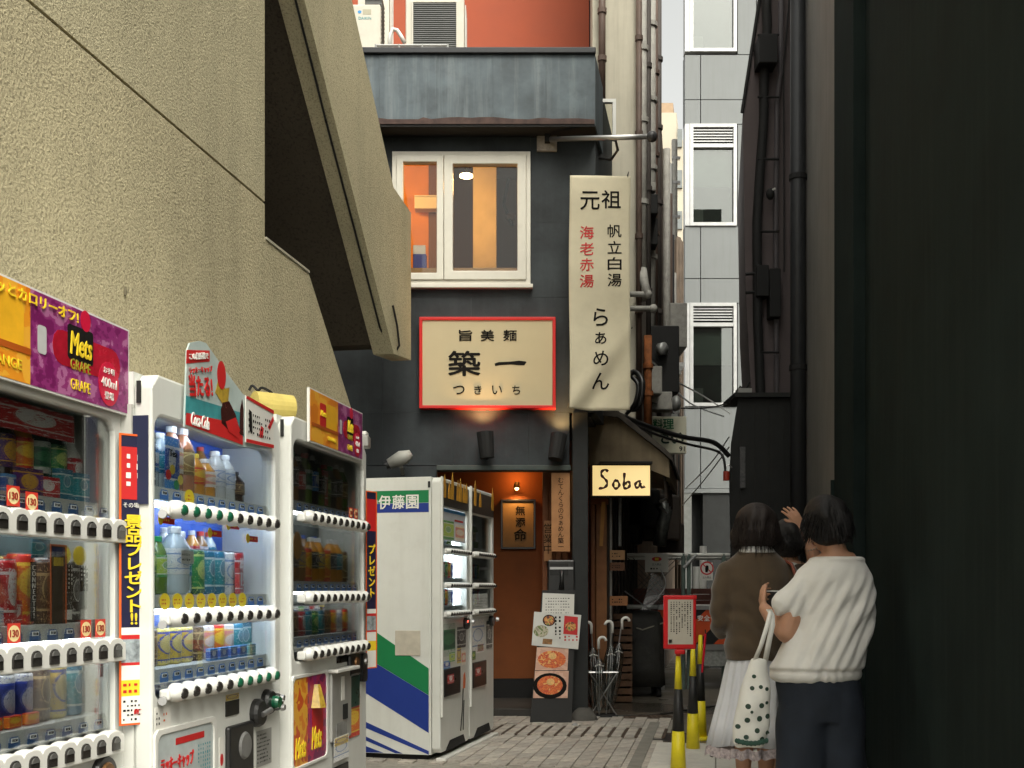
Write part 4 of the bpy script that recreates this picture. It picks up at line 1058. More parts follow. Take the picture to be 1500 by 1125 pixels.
wb(MB().box(atx(893, 10.5), atx(893, 10.5) + 0.02, 10.48, 10.52, 0.3, 2.3), 'downpipe', GRP, sb)
wb(MB().tube([at(908, 690, 10.6), at(908, 800, 10.6)], 0.016, 8), 'downpipe', GALV, sb)
for (u0, u1, v0, v1, c) in ((893, 915, 806, 820, (0.36, 0.2, 0.09)), (893, 915, 824, 836, (0.12, 0.05, 0.02)), (893, 919, 873, 887, (0.30, 0.13, 0.05))):
    o = wb(MB().box(atx(u0, 10.3), atx(u1, 10.3), 10.28, 10.3, atz(v1, 10.3), atz(v0, 10.3)), 'wooden_tag', mat('tag wood %s' % v0, c, 0.6, var=0.15), sb)
    scribble(INK, o, atx(u0, 10.3) + .02, atx(u1, 10.3) - .02, atz(v1, 10.3) + .02, atz(v0, 10.3) - .02, 10.2785, 2, seed=v0)
# black clutter under the eave: gas meter, vent, pipes
for i, (u, v, w, h, Y) in enumerate(((940, 745, .45, .45, 12.9), (968, 758, .5, .55, 13.2), (950, 690, .4, .25, 12.2), (985, 790, .3, .4, 13.5), (920, 760, .35, .6, 12.9))):
    c = at(u, v, Y)
    wb(MB().box(c.x - w / 2, c.x + w / 2, Y, Y + 0.3, c.z - h / 2, c.z + h / 2), ('gas_meter', 'fan_box', 'vent_box', 'crate_rack', 'panel_box')[i], (MATTE, DKW)[i % 2], sb, bevel=0.03)
wb(MB().tube([at(968, 735, 12.6), at(975, 750, 12.6), at(970, 770, 12.6), at(966, 800, 12.6)], 0.08, 10), 'flue_hose', mat('foil hose', (0.10, 0.105, 0.10), 0.35, metal=0.5, var=0.5, scale=20), sb, smooth=True)
wb(MB().tube([at(966, 735, 12.0), at(976, 731, 12.0)], 0.02, 6), 'pipe_end', STEEL, sb)
wb(MB().tube([at(966, 742, 12.0), at(978, 752, 12.0)], 0.015, 6), 'pipe_end', STEEL, sb)
wb(MB().tube([at(945, 690, 12.0), at(960, 680, 12.0), at(978, 690, 12.0)], 0.03, 6), 'pipe_end', MATTE, sb)

t = thing('soba_lightbox', 'glowing cream lightbox sign with the handwritten word Soba', 'sign', at(910, 726, 9.85))
YL = 9.85
w = (952 - 868) / F * YL / 2; h = (726 - 682) / F * YL
bx('case', MATTE, t, -w - 0.012, w + 0.012, 0.004, 0.14, -0.012, h + 0.014, bevel=0.004)
bx('face', emat('lit cream acrylic', (1.0, 0.72, 0.28), 0.55, (0.7, 0.62, 0.4)), t, -w, w, -0.004, 0.003, 0.0, h)
bx('hood', MATTE, t, -w * 0.75, w + 0.02, -0.03, 0.14, h + 0.016, h + 0.035)
# brush strokes of the word, in units of the sign (0..1, 0..1)
strokes = [[(0.27, 0.80), (0.22, 0.86), (0.16, 0.80), (0.155, 0.68), (0.20, 0.58), (0.245, 0.48), (0.25, 0.36), (0.20, 0.26), (0.13, 0.24), (0.115, 0.20)],
           [(0.42, 0.52), (0.375, 0.46), (0.36, 0.34), (0.39, 0.24), (0.44, 0.26), (0.465, 0.36), (0.44, 0.47), (0.41, 0.50)],
           [(0.555, 0.76), (0.55, 0.55), (0.545, 0.35), (0.55, 0.26), (0.60, 0.24), (0.645, 0.32), (0.645, 0.42), (0.61, 0.46), (0.565, 0.38)],
           [(0.84, 0.46), (0.79, 0.47), (0.745, 0.38), (0.755, 0.28), (0.80, 0.28), (0.835, 0.40), (0.845, 0.30), (0.88, 0.27), (0.91, 0.31)]]
ink = mat('brown ink', (0.05, 0.018, 0.012), 0.6)
def smooth_path(p, n=6):
    out = []
    for i in range(len(p) - 1):
        p0 = p[max(i - 1, 0)]; p1 = p[i]; p2 = p[i + 1]; p3 = p[min(i + 2, len(p) - 1)]
        for k in range(n):
            t_ = k / n
            out.append(tuple(0.5 * (2 * p1[d] + (p2[d] - p0[d]) * t_ + (2 * p0[d] - 5 * p1[d] + 4 * p2[d] - p3[d]) * t_ ** 2 + (3 * p1[d] - p0[d] - 3 * p2[d] + p3[d]) * t_ ** 3) for d in range(len(p1))))
    out.append(tuple(p[-1])); return out
for s_ in strokes:
    sp = smooth_path(s_)
    m = MB(); L = []; Rr = []
    for i, (x, z) in enumerate(sp):
        x2, z2 = sp[min(i + 1, len(sp) - 1)]; x1, z1 = sp[max(i - 1, 0)]
        dx, dz = (x2 - x1) * 2 * w, (z2 - z1) * h; l_ = math.hypot(dx, dz) or 1
        wd = 0.0105 + 0.003 * math.sin(i * 0.7)
        X, Z = -w + x * 2 * w, z * h
        L.append((X - dz / l_ * wd, -0.006, Z + dx / l_ * wd)); Rr.append((X + dz / l_ * wd, -0.006, Z - dx / l_ * wd))
    n_ = len(L)
    m.add(L + Rr, [(i + n_, i + 1 + n_, i + 1, i) for i in range(n_ - 1)])
    m.build('lettering', ink, t, fix=False)

# small hanging shop sign with green characters
t = thing('green_lettered_sign', 'cream hanging sign with green characters half hidden behind the lean-to roof', 'sign', at(975, 664, 13.0))
w = (1006 - 945) / F * 13 / 2; h = (664 - 610) / F * 13
bx('board', mat('cream board', (0.80, 0.78, 0.62), 0.6, var=0.06), t, -w, w, 0, 0.08, 0, h, bevel=0.006)
GRN = mat('green ink', (0.02, 0.17, 0.07), 0.6)
for ch, u in (('小', 949), ('料', 963.5), ('理', 979)): text(ch, GRN, t, atx(u, 13) - t.location.x, -0.002, h * 0.80, h=0.12, bold=0.02)
text('い', mat('dark green ink', (0.02, 0.05, 0.03), 0.6), t, atx(992, 13) - t.location.x, -0.002, h * 0.42, h=0.14, bold=0.04)
text('さ', mat('dark green ink', (0.02, 0.05, 0.03), 0.6), t, atx(975, 13) - t.location.x, -0.002, h * 0.42, h=0.14, bold=0.04)
text('91', INK, t, atx(999, 13) - t.location.x, -0.002, h * 0.12, h=0.06, bold=0.02)

# ---- overhead cables
def cable(pts, r, label, mt=BLACK):
    P = [at(*p) for p in pts]
    m = MB().tube(smooth_path([tuple(p) for p in P], 5), r, 6)
    o = m.build('overhead_cable', mt, smooth=True)
    return tag(o, label, 'cable', 'cables strung across the alley')
cable([(905, 607, 10.0), (950, 625, 11), (1000, 640, 11.5), (1045, 648, 11.8), (1068, 668, 11.9)], 0.026, 'thick black cable sagging from the lean-to roof to the dark shed')
cable([(908, 612, 10.0), (955, 634, 11), (1005, 650, 11.5), (1048, 660, 11.8), (1060, 672, 11.8), (1063, 700, 11.8)], 0.014, 'black cable just below the thickest one, drooping to the red lamp')
cable([(925, 480, 11), (965, 540, 12.5), (1010, 590, 16), (1060, 610, 18)], 0.012, 'thin wire slanting down from the neighbour pipes past the lower office window')
cable([(945, 520, 11.5), (985, 555, 13), (1030, 580, 16), (1070, 606, 18)], 0.010, 'thinner wire running beside the slanting one across the office window', GALV)
cable([(955, 590, 12), (1000, 598, 13), (1040, 597, 13), (1068, 590, 12)], 0.009, 'thin wire hanging almost level below the lower office window')
cable([(1068, 640, 12), (1040, 680, 14), (1005, 715, 18)], 0.008, 'thin wire rising from the garage corner to the shed, upper one', GALV)
cable([(1068, 655, 12), (1030, 705, 14), (1000, 740, 18)], 0.008, 'thin wire rising from the garage corner to the shed, lower one', GALV)
cable([(920, 600, 10.5), (935, 595, 10.4), (941, 560, 10.4), (928, 545, 10.5), (912, 560, 10.5)], 0.028, 'thick loop of black cable coiled behind the cloth banner')
cable([(918, 606, 10.5), (930, 590, 10.35), (935, 565, 10.35), (926, 552, 10.4)], 0.02, 'smaller loop of black cable inside the thick loop by the banner')
t = thing('red_lamp', 'small red lamp hanging from the cable beside the dark shed', 'lamp', at(1064, 704, 11.8))
MB().cyl((0, 0, 0.0), (0, 0, 0.10), 0.035, 12).build('shade', mat('red plastic', (0.40, 0.04, 0.02), 0.4), t)
MB().tube([(0, 0, 0.10), (-0.02, 0, 0.15), (0.03, 0, 0.17), (0.06, 0, 0.14)], 0.008, 6).build('hook', STEEL, t)

# ================================================================ works fence and hazard board
YH = 12.2
hx = lambda u: atx(u, YH); hz = lambda v: atz(v, YH)
t = thing('pipe_fence', 'steel pipe and mesh fence closing off the end of the alley', 'fence', Vector((hx(1000), YH, 0)))
def hw(m, name, mt, **kw): return wb(m, name, mt, t, **kw)
for v in (813, 817): hw(MB().cyl(Vector((hx(895), YH + (v - 813) * 0.02, hz(v))), Vector((hx(1130), YH + (v - 813) * 0.02, hz(v))), 0.022, 8), 'rail', PLASW)
hw(MB().cyl(Vector((hx(895), YH, hz(889))), Vector((hx(1130), YH, hz(889))), 0.025, 8), 'rail', PLASW)
for u in (905, 1001, 1009, 1060, 1110): hw(MB().cyl(Vector((hx(u), YH, 0)), Vector((hx(u), YH, hz(811))), 0.024, 8), 'post', mat('green grey pipe', (0.14, 0.19, 0.17), 0.5, var=0.2))
hw(MB().cyl(Vector((hx(1001), YH - .03, hz(832))), Vector((hx(1020), YH - .03, hz(812))), 0.02, 8), 'brace', GALV)
mesh = MB()
for k in range(26):
    for s_ in (-1, 1):
        x0 = hx(905) + k * 0.06 * 1.0
        a = Vector((x0, YH + 0.03, hz(889))); b = Vector((x0 + s_ * 0.55, YH + 0.03, hz(817)))
        if min(a.x, b.x) < hx(903) or max(a.x, b.x) > hx(1002): continue
        mesh.tube([a, b], 0.004, 3)
hw(mesh, 'wire_mesh', mat('dull wire', (0.05, 0.06, 0.055), 0.6))['kind'] = 'stuff'
t = thing('hazard_board', 'orange board with black diagonal stripes and the words for safety on the fence', 'barrier', Vector((hx(1030), YH - 0.12, hz(943))))
OJ = mat('orange hazard paint', (0.62, 0.085, 0.02), 0.5, var=0.08)
w0, w1, hh = hx(962) - t.location.x, hx(1125) - t.location.x, hz(893) - hz(943)
bx('board', OJ, t, w0, w1, 0, 0.03, 0, hh)
for k in range(6):
    x = w0 + k * 0.46 - 0.05
    pts = [(x, 0.0), (x + 0.2, 0.0), (x + 0.2 + hh, hh), (x + hh, hh)]
    pts = [(min(max(a, w0), w1), b) for a, b in pts]
    if pts[1][0] - pts[0][0] < 0.02 and pts[2][0] - pts[3][0] < 0.02: continue
    poly(mat('black hazard', (0.012, 0.012, 0.012), 0.6), t, pts, -0.0012, name='stripe')
bx('rail', STEEL, t, w0, w1, -0.02, 0.05, -0.06, -0.002); bx('rail', STEEL, t, w0, w1, -0.02, 0.05, hh + 0.002, hh + 0.05)
for i, ch in enumerate('安全十'): text(ch, WHINK, t, hx(1023 + i * 9.5) - t.location.x, -0.004, hz(905) - t.location.z, h=0.066, bold=0.03)
bx('mesh_skirt', mat('grey mesh', (0.3, 0.31, 0.29), 0.6, var=0.3, scale=30), t, w0 + .5, w1, 0.0, 0.02, -0.24, -0.062)
for x in (w0 + 0.03, w1 - 0.1): bx('leg', STEEL, t, x, x + 0.05, 0.051, 0.1, -t.location.z, hh)
t = thing('brown_plank_pile', 'dark red brown planks stacked behind the hazard board', 'planks', Vector((hx(1035), YH + 0.6, 0)))
for k in range(4): bx('plank', mat('red plank', (0.10, 0.035, 0.025), 0.7, var=0.2), t, -0.75, 0.95, 0.0, 0.3, 0.85 + k * 0.07, 0.915 + k * 0.07, bevel=0.004)
for x in (-0.6, 0.7): bx('trestle', MATTE, t, x, x + 0.08, 0.05, 0.25, 0.0, 0.848)
def notice(u0, u1, v0, v1, Y, label):
    t = thing('fence_notice', label, 'notice', at((u0 + u1) / 2, v1, Y), group='paper notices on the fence')
    w = (u1 - u0) / F * Y / 2; h = (v1 - v0) / F * Y
    bx('sheet', PAPER, t, -w, w, 0, 0.004, 0, h); return t, w, h
t, w, h = notice(945, 979, 813, 838, YH - 0.08, 'wide white notice with a red and yellow emblem tied on the pipe fence')
disc(REDINK, t, 0.0, h * 0.76, -0.0015, 0.055, 0.025); quad(YELINK, t, -0.02, 0.02, h * 0.68, h * 0.84, -0.0025)
text('立入禁止', INK, t, 0, -0.002, h * 0.45, w=w * 0.8); scribble(INK, t, -w * .8, w * .8, h * 0.1, h * 0.3, -0.001, 1, seed=2)
t, w, h = notice(1027, 1044, 824, 850, YH - 0.08, 'narrow white notice with a red prohibition ring beside the jacket sleeve')
n = 20
MB().ring([(0.075 * math.cos(2 * math.pi * k / n), h * .68 + 0.075 * math.sin(2 * math.pi * k / n)) for k in range(n)], [(0.06 * math.cos(2 * math.pi * k / n), h * .68 + 0.06 * math.sin(2 * math.pi * k / n)) for k in range(n)], -0.002, -0.0005).build('ring', REDINK, t)
poly(REDINK, t, [(-0.05, h * .68 + 0.042), (-0.042, h * .68 + 0.05), (0.05, h * .68 - 0.042), (0.042, h * .68 - 0.05)], -0.0022, name='bar')
MB().tube([(-0.005, -0.0012, h * .68 - 0.045), (0.0, -0.0012, h * .68), (0.004, -0.0012, h * .68 + 0.03)], [0.012, 0.02, 0.012], 4).build('figure', INK, t)
text('立入禁止', INK, t, 0, -0.002, h * 0.16, w=w * 1.5)
t = thing('white_standpipe', 'white vertical pipes behind the fence in the dark garage mouth', 'pipe', Vector((hx(1030), 15.5, 0)))
for u, v in ((1030, 800), (1020, 830), (1034, 870)): wb(MB().cyl(Vector((atx(u, 15.5), 15.5, 0)), at(u, v, 15.5), 0.05, 8), 'pipe', PLASW, t, smooth=True)
wb(MB().box(atx(1026, 15.5), atx(1042, 15.5), 17.4, 17.6, atz(822, 15.5), atz(806, 15.5)), 'box', PLASW, t)
wb(MB().cyl(Vector((atx(1086, 15.5), 15.5, atz(785, 15.5))), Vector((atx(1086, 15.5), 15.5, atz(770, 15.5))), 0.03, 8), 'tube_lamp', PLASW, t)
t = thing('broken_umbrella', 'clear plastic umbrella caught on the dark sacks by the fence', 'umbrella', at(948, 896, 11.6))
MB().tube([(-0.24, 0, 0.22), (0.12, 0, -0.05)], 0.008, 6).build('shaft', STEEL, t)
MB().tube(smooth_path([(-0.1, -0.02, -0.08), (-0.02, -0.02, 0.07), (0.09, -0.02, 0.14), (0.17, -0.02, 0.23), (0.19, -0.02, 0.33), (0.14, -0.02, 0.45)], 4), 0.006, 5).build('rib', STEEL, t)
MB().add([(-0.1, 0.0, -0.08), (0.08, 0.0, -0.06), (0.19, 0.01, 0.2), (0.17, 0.02, 0.35), (0.05, 0.03, 0.42), (-0.02, 0.02, 0.15)], [(0, 1, 2, 5), (5, 2, 3, 4)]).build('canopy', pane_mat('plastic film', (0.75, 0.78, 0.78), 0.5, 0.2, 0.08), t, fix=False)
t = thing('covered_cart', 'dark cart under a tarpaulin standing at the foot of the fence', 'cart', Vector((atx(936, 11.5), 11.5, 0)))
TARP = mat('dark tarpaulin', (0.022, 0.021, 0.018), 0.6, var=0.4, scale=9, bump=0.4, bscale=14, bdist=0.02)
m = MB(); n = 40; rr = []
for z, k in ((0.12, 1.06), (0.3, 1.03), (0.6, 1.0), (0.80, 0.97), (0.87, 0.86), (0.885, 0.5)):
    ring_ = []
    for q in range(n):
        a = 2 * math.pi * q / n; c, s_ = math.cos(a), math.sin(a)
        x = math.copysign(abs(c) ** 0.35, c) * 0.235 * k; y = math.copysign(abs(s_) ** 0.35, s_) * 0.3 * k
        f = 1 + 0.035 * math.sin(q * 2.3 + z * 3) * (1.1 - z)
        ring_.append((x * f, y * f, z + 0.012 * math.sin(q * 0.9)))
    rr.append(ring_)
m.loft(rr); m.build('tarpaulin', TARP, t, smooth=True)
for x in (-0.18, 0.18):
    for y in (-0.2, 0.2): MB().lathe([(0.06, -0.02), (0.06, 0.02)], (x, y, 0.06), 14, axis='x').build('wheel', MATTE, t)
MB().tube([(-0.25, -0.2, 0.78), (0.0, -0.315, 0.70), (0.25, -0.25, 0.78)], 0.008, 6).build('rope', mat('pale rope', (0.3, 0.28, 0.22), 0.8), t)
t = thing('crate_stack', 'stack of dim brown crates between the soba shop posts and the fence', 'crates', Vector((atx(906, 10.9), 10.9, 0)))
CRT = mat('brown crate', (0.10, 0.05, 0.025), 0.7, var=0.3, scale=9)
for k in range(4):
    z = k * 0.22
    for zz in (0.0, 0.075, 0.15): bx('crate_board', CRT, t, -0.12, 0.12, -0.16, -0.145, z + 0.01 + zz, z + 0.065 + zz)
    for sx_ in (-0.12, 0.105): bx('crate_end', CRT, t, sx_, sx_ + 0.015, -0.144, 0.16, z + 0.01, z + 0.215)
    bx('crate_floor', CRT, t, -0.104, 0.104, -0.144, 0.16, z + 0.01, z + 0.025)
# ================================================================ drink machines
def lathe_mesh(prof, mt, n=12, smooth=True, name='body'):
    return MB().lathe(prof, n=n).mesh(name, smooth, mt)
def liquid(name, col, rough=0.12):
    return mat('drink ' + name, col, rough, var=0.05, spec=0.6, coat=0.3)
CAPM = {k: mat('cap ' + k, c, 0.4, var=0.03) for k, c in dict(white=(0.8, 0.8, 0.78), red=(0.6, 0.03, 0.03), blue=(0.05, 0.12, 0.5), green=(0.03, 0.3, 0.1), black=(0.02, 0.02, 0.02), orange=(0.75, 0.25, 0.03), yellow=(0.8, 0.6, 0.05)).items()}
LAB = {}
def label_mat(key):
    D = dict(blue=[(0.03, 0.10, 0.42), (0.75, 0.75, 0.75), (0.05, 0.25, 0.6)], navy=[(0.02, 0.03, 0.20), (0.03, 0.06, 0.35), (0.6, 0.6, 0.62)], purple=[(0.12, 0.03, 0.22), (0.65, 0.35, 0.05), (0.07, 0.02, 0.12)],
             orange=[(0.75, 0.16, 0.02), (0.85, 0.55, 0.05), (0.65, 0.03, 0.02)], red=[(0.55, 0.02, 0.02), (0.75, 0.7, 0.68), (0.45, 0.015, 0.02)], green=[(0.03, 0.25, 0.07), (0.55, 0.65, 0.2), (0.02, 0.12, 0.05)],
             dkgreen=[(0.02, 0.09, 0.05), (0.05, 0.2, 0.09), (0.5, 0.55, 0.5)], white=[(0.75, 0.75, 0.72), (0.2, 0.3, 0.5), (0.8, 0.8, 0.78)], brown=[(0.13, 0.06, 0.025), (0.55, 0.4, 0.2), (0.07, 0.03, 0.015)],
             gold=[(0.6, 0.42, 0.06), (0.05, 0.06, 0.3), (0.75, 0.6, 0.15)], black=[(0.015, 0.015, 0.015), (0.65, 0.65, 0.62), (0.03, 0.03, 0.03)], pink=[(0.7, 0.25, 0.25), (0.8, 0.5, 0.2), (0.8, 0.75, 0.7)],
             teal=[(0.02, 0.30, 0.36), (0.65, 0.75, 0.75), (0.02, 0.18, 0.3)], tea=[(0.35, 0.2, 0.05), (0.7, 0.6, 0.3), (0.2, 0.1, 0.03)], lime=[(0.45, 0.6, 0.08), (0.75, 0.75, 0.7), (0.1, 0.35, 0.08)])
    if key not in LAB: LAB[key] = label_print('label ' + key, *D[key], seed=len(LAB) * 3.7 + 1)
    return LAB[key]
LIQ = {k: liquid(k, c) for k, c in dict(clear=(0.45, 0.52, 0.55), cola=(0.03, 0.012, 0.008), tea=(0.25, 0.11, 0.02), green=(0.12, 0.20, 0.03), orange=(0.65, 0.28, 0.03), dark=(0.02, 0.045, 0.03), white=(0.6, 0.6, 0.56), peach=(0.5, 0.2, 0.1)).items()}
_sm = {}
def bottle(parent, x, y, z, lab, liq, cap, h=0.21, r=0.031, rotz=0.0):
    k = ('b', liq, round(r, 3))
    if k not in _sm:
        _sm[k] = lathe_mesh([(r * .9, 0), (r, .012), (r, .06), (r * .93, .07), (r, .08), (r, .14), (r * .9, .155), (r * .42, .187), (r * .42, .195)], LIQ[liq], name='sample_bottle')
    kl = ('l', lab, round(r, 3))
    if kl not in _sm: _sm[kl] = MB().lathe([(r * 1.015, .062), (r * 1.03, .066), (r * 1.03, .138), (r * 1.015, .142)], n=12, cap=False).mesh('label', True, label_mat(lab))
    kc = ('c', cap, round(r, 3))
    if kc not in _sm: _sm[kc] = MB().lathe([(r * .47, .19), (r * .47, .207), (r * .42, .21)], n=10).mesh('cap', False, CAPM[cap])
    s = h / 0.21
    o = inst('sample_bottle', _sm[k], parent, (x, y, z), rotz=rotz, scale=(1, 1, s))
    inst('label', _sm[kl], o); inst('cap', _sm[kc], o)
    return o
def can(parent, x, y, z, lab, h=0.12, r=0.030, rotz=0.0):
    k = ('can', lab, round(r, 3), round(h, 3))
    if k not in _sm:
        _sm[k] = lathe_mesh([(r * .86, 0), (r, .010), (r, h - .012), (r * .9, h - .002)], label_mat(lab), name='sample_can')
    kt = ('top', round(r, 3), round(h, 3))
    if kt not in _sm: _sm[kt] = MB().lathe([(r * .92, h - .004), (r * .92, h), (r * .8, h - .001)], n=12).mesh('can_lid', False, STEEL)
    o = inst('sample_can', _sm[k], parent, (x, y, z), rotz=rotz)
    inst('can_lid', _sm[kt], o)
    return o
def pack(parent, x, y, z, lab, w=0.06, d=0.04, h=0.1, rotz=0.0):
    o = MB().box(-w / 2, w / 2, -d / 2, d / 2, 0, h).build('sample_pack', label_mat(lab), parent, loc=(x, y, z), rotz=rotz, fix=False, bevel=0.003)
    return o

TAGB = mat('blue price tag', (0.04, 0.13, 0.36), 0.5, var=0.1)
TAGW = mat('tag paper', (0.62, 0.66, 0.68), 0.5)
RAILM = mat('pale tag rail', (0.52, 0.53, 0.50), 0.45)
LENS = mat('dark button', (0.022, 0.020, 0.018), 0.15, var=0.1, spec=0.6)
LENSG = mat('green button', (0.01, 0.10, 0.05), 0.15, var=0.1, spec=0.6)
REDTAG = mat('red tag', (0.60, 0.04, 0.02), 0.5)
CREAM = mat('cream print', (0.85, 0.70, 0.35), 0.5)
TAGTXT = mat('tag lettering', (0.30, 0.02, 0.01), 0.5)
_tags = {}
def price_tag(parent, x, y, z, w=0.05, h=0.03):
    k = round(w, 3)
    if k not in _tags:
        pts = [(-w / 2, 0), (w / 2, 0), (w / 2, h * .6), (w * .34, h), (-w * .34, h), (-w / 2, h * .6)]
        _tags[k] = (MB().prism(pts, -0.001, 0).mesh('price_tag', mt=TAGB), MB().box(-w * .3, w * .3, -0.0018, -0.001, h * .48, h * .88).mesh('tag_window', mt=TAGW))
    a, b = _tags[k]
    o = inst('price_tag', a, parent, (x, y, z)); inst('tag_window', b, o)
    text('¥150', INK, o, 0, -0.0022, h * .68, w=w * .45)
    return o
def yen_tag(parent, x, y, z, s=0.055):
    o = MB().box(-s / 2, s / 2, -0.001, 0, 0, s).build('price_flag', REDTAG, parent, loc=(x, y, z), fix=False)
    disc(CREAM, o, 0, s / 2, -0.0018, s * .44, s * .40, name='flag_disc')
    text('130', TAGTXT, o, -0.002, -0.0026, s / 2, w=s * .66, bold=0.02, depth=0.0005)
    return o
_but = {}
def button_row(parent, x0, x1, z, n, style, y=-0.03):
    """the strip of selection buttons in front of the glass"""
    sp = (x1 - x0) / n
    if style == 'scallop':
        pts = []
        for i in range(n):
            cx_ = x0 + (i + 0.5) * sp
            for k in range(7):
                a = math.pi - math.pi * k / 6
                pts.append((cx_ + sp * 0.5 * math.cos(a), z + 0.022 + 0.015 * math.sin(a)))
        outline = [(x0 - 0.008, z - 0.036), (x1 + 0.012, z - 0.036), (x1 + 0.012, z + 0.022)] + pts[::-1] + [(x0 - 0.008, z + 0.022)]
        clean = []
        for p in outline:
            if not clean or math.hypot(p[0] - clean[-1][0], p[1] - clean[-1][1]) > 1e-4: clean.append(p)
        s_ = MB().prism(clean, y, 0.01).build('button_strip', PLASW, parent, bevel=0.004)
        key = 'sc'
        if key not in _but:
            bp = [(-0.021, -0.02), (0.021, -0.02), (0.021, 0.004)] + [(0.021 * math.cos(R(a)), 0.004 + 0.019 * math.sin(R(a))) for a in (30, 60, 90, 120, 150)] + [(-0.021, 0.004)]
            _but[key] = MB().prism(bp, -0.004, 0.004).mesh('button', mt=LENS)
            _but['lid'] = MB().prism([(-0.017, 0.004), (0.017, 0.004)] + [(0.017 * math.cos(R(a)), 0.004 + 0.015 * math.sin(R(a))) for a in (30, 60, 90, 120, 150)], -0.008, -0.004).mesh('button_lip', mt=mat('grey lens', (0.10, 0.10, 0.095), 0.2))
        for i in range(n):
            b = inst('button', _but[key], s_, (x0 + (i + 0.5) * sp, y - 0.001, z - 0.003))
            inst('button_lip', _but['lid'], s_, (x0 + (i + 0.5) * sp, y - 0.001, z - 0.003))
    else:
        s_ = MB().box(x0 - 0.01, x1 + 0.008, y + 0.004, 0.012, z - 0.022, z + 0.014).build('button_strip', PLASW, parent, fix=False, bevel=0.008)
        r = sp * 0.5
        key = ('ball', round(r, 3))
        if key not in _but:
            _but[key] = MB().lathe([(r * .5, -0.022), (r * .85, -0.012), (r * .99, 0.0), (r * .99, 0.02)], n=14, axis='y').mesh('button', True, PLASW)
            for nm, mt_ in (('d', LENS), ('g', LENSG)):
                _but[key + (nm,)] = MB().lathe([(r * .2, -0.031), (r * .48, -0.027), (r * .56, -0.020), (r * .56, -0.015)], n=12, axis='y').mesh('button_lens', True, mt_)
        for i in range(n):
            o = inst('button', _but[key], s_, (x0 + (i + 0.5) * sp, y, z), scale=(1, 1, 0.74))
            nm = 'g' if (style == 'green' and i < 5) or (style == 'greenr' and i > 4) else 'd'
            inst('button_lens', _but[key + (nm,)], s_, (x0 + (i + 0.5) * sp, y, z - 0.002), scale=(0.95, 1, 0.8))
    return s_

class Machine:
    def __init__(s, name, label, Lx, Y0, w, h, d, win, backdrop, group='drink machines under the beige wall', rotd=None, origin=None, side=WHITE):
        s.Lx, s.Y0, s.w, s.h = Lx, Y0, w, h
        org = lp(Y0, 0, Lx) if origin is None else origin
        s.t = t = thing(name, label, 'vending machine', org, phi if rotd is None else rotd, group)
        x0, x1, z0, z1 = win; s.win = win
        c = MB(); cd = 0.24
        c.box(0, w, 0.062, d, 0.06, z0 - 0.03)                      # lower body
        c.box(0, w, cd + 0.07, d, z0 - 0.029, h)                    # upper body behind the display
        c.box(0, 0.03, 0.062, cd + 0.069, z0 - 0.029, h); c.box(w - 0.03, w, 0.062, cd + 0.069, z0 - 0.029, h); c.box(0.031, w - 0.031, 0.062, cd + 0.069, h - 0.04, h)
        c.build('cabinet', side, t, fix=False)
        bx('plinth', MATTE, t, 0.03, w - 0.03, 0.09, d - 0.05, 0.0, 0.058)
        MB().ring(hardrect(0.003, w - 0.003, 0.07, h - 0.003), rrect(x0, x1, z0, z1, 0.05), 0.0, 0.06).build('door', WHITE, t, bevel=0.008)
        li = MB()      # liner of the display
        e = 0.03
        li.add([(x0 - e, cd, z0 - e + .005), (x1 + e, cd, z0 - e + .005), (x1 + e, cd, z1 + e), (x0 - e, cd, z1 + e)], [(0, 1, 2, 3)])
        li.build('display_back', backdrop, t, fix=False)
        l2 = MB()
        l2.box(x0 - e - 0.004, x0 - e + .004, 0.061, cd, z0 - e + .005, z1 + e); l2.box(x1 + e - .004, x1 + e + 0.004, 0.061, cd, z0 - e + .005, z1 + e)
        l2.box(x0 - e + .005, x1 + e - .005, 0.061, cd, z0 - e - 0.004 + .008, z0 - e + .010); l2.box(x0 - e + .005, x1 + e - .005, 0.061, cd, z1 + e - .008, z1 + e)
        l2.build('display_liner', mat('liner grey', (0.50, 0.50, 0.46), 0.5, var=0.08, dirt=0.15), t, fix=False)
    def glass(s, m=None):
        x0, x1, z0, z1 = s.win
        MB().prism(rrect(x0 - 0.004, x1 + 0.004, z0 - 0.004, z1 + 0.004, 0.05), 0.016, 0.02).build('glass_pane', m or GLASS, s.t)
    def p(s, u, v):
        Y = Yon(u, s.Lx); return (Y - s.Y0) / COSA, atz(v, Y)
    def shelf(s, z, tags=None, y=0.03, sp=0.082, x0=0, n=0):
        a, b, _, _ = s.win
        bx('shelf', RAILM, s.t, a - 0.02, b + 0.02, 0.06, 0.20, z - 0.006, z)
        MB().hexa([(a - .01, 0.022, z - .045), (b + .01, 0.022, z - .045), (b + .01, 0.03, z - .045), (a - .01, 0.03, z - .045), (a - .01, 0.034, z), (b + .01, 0.034, z), (b + .01, 0.06, z), (a - .01, 0.06, z)]).build('tag_rail', RAILM, s.t, fix=False)

DARKB = mat('dark display back', (0.09, 0.13, 0.14), 0.6, var=0.4, scale=5)
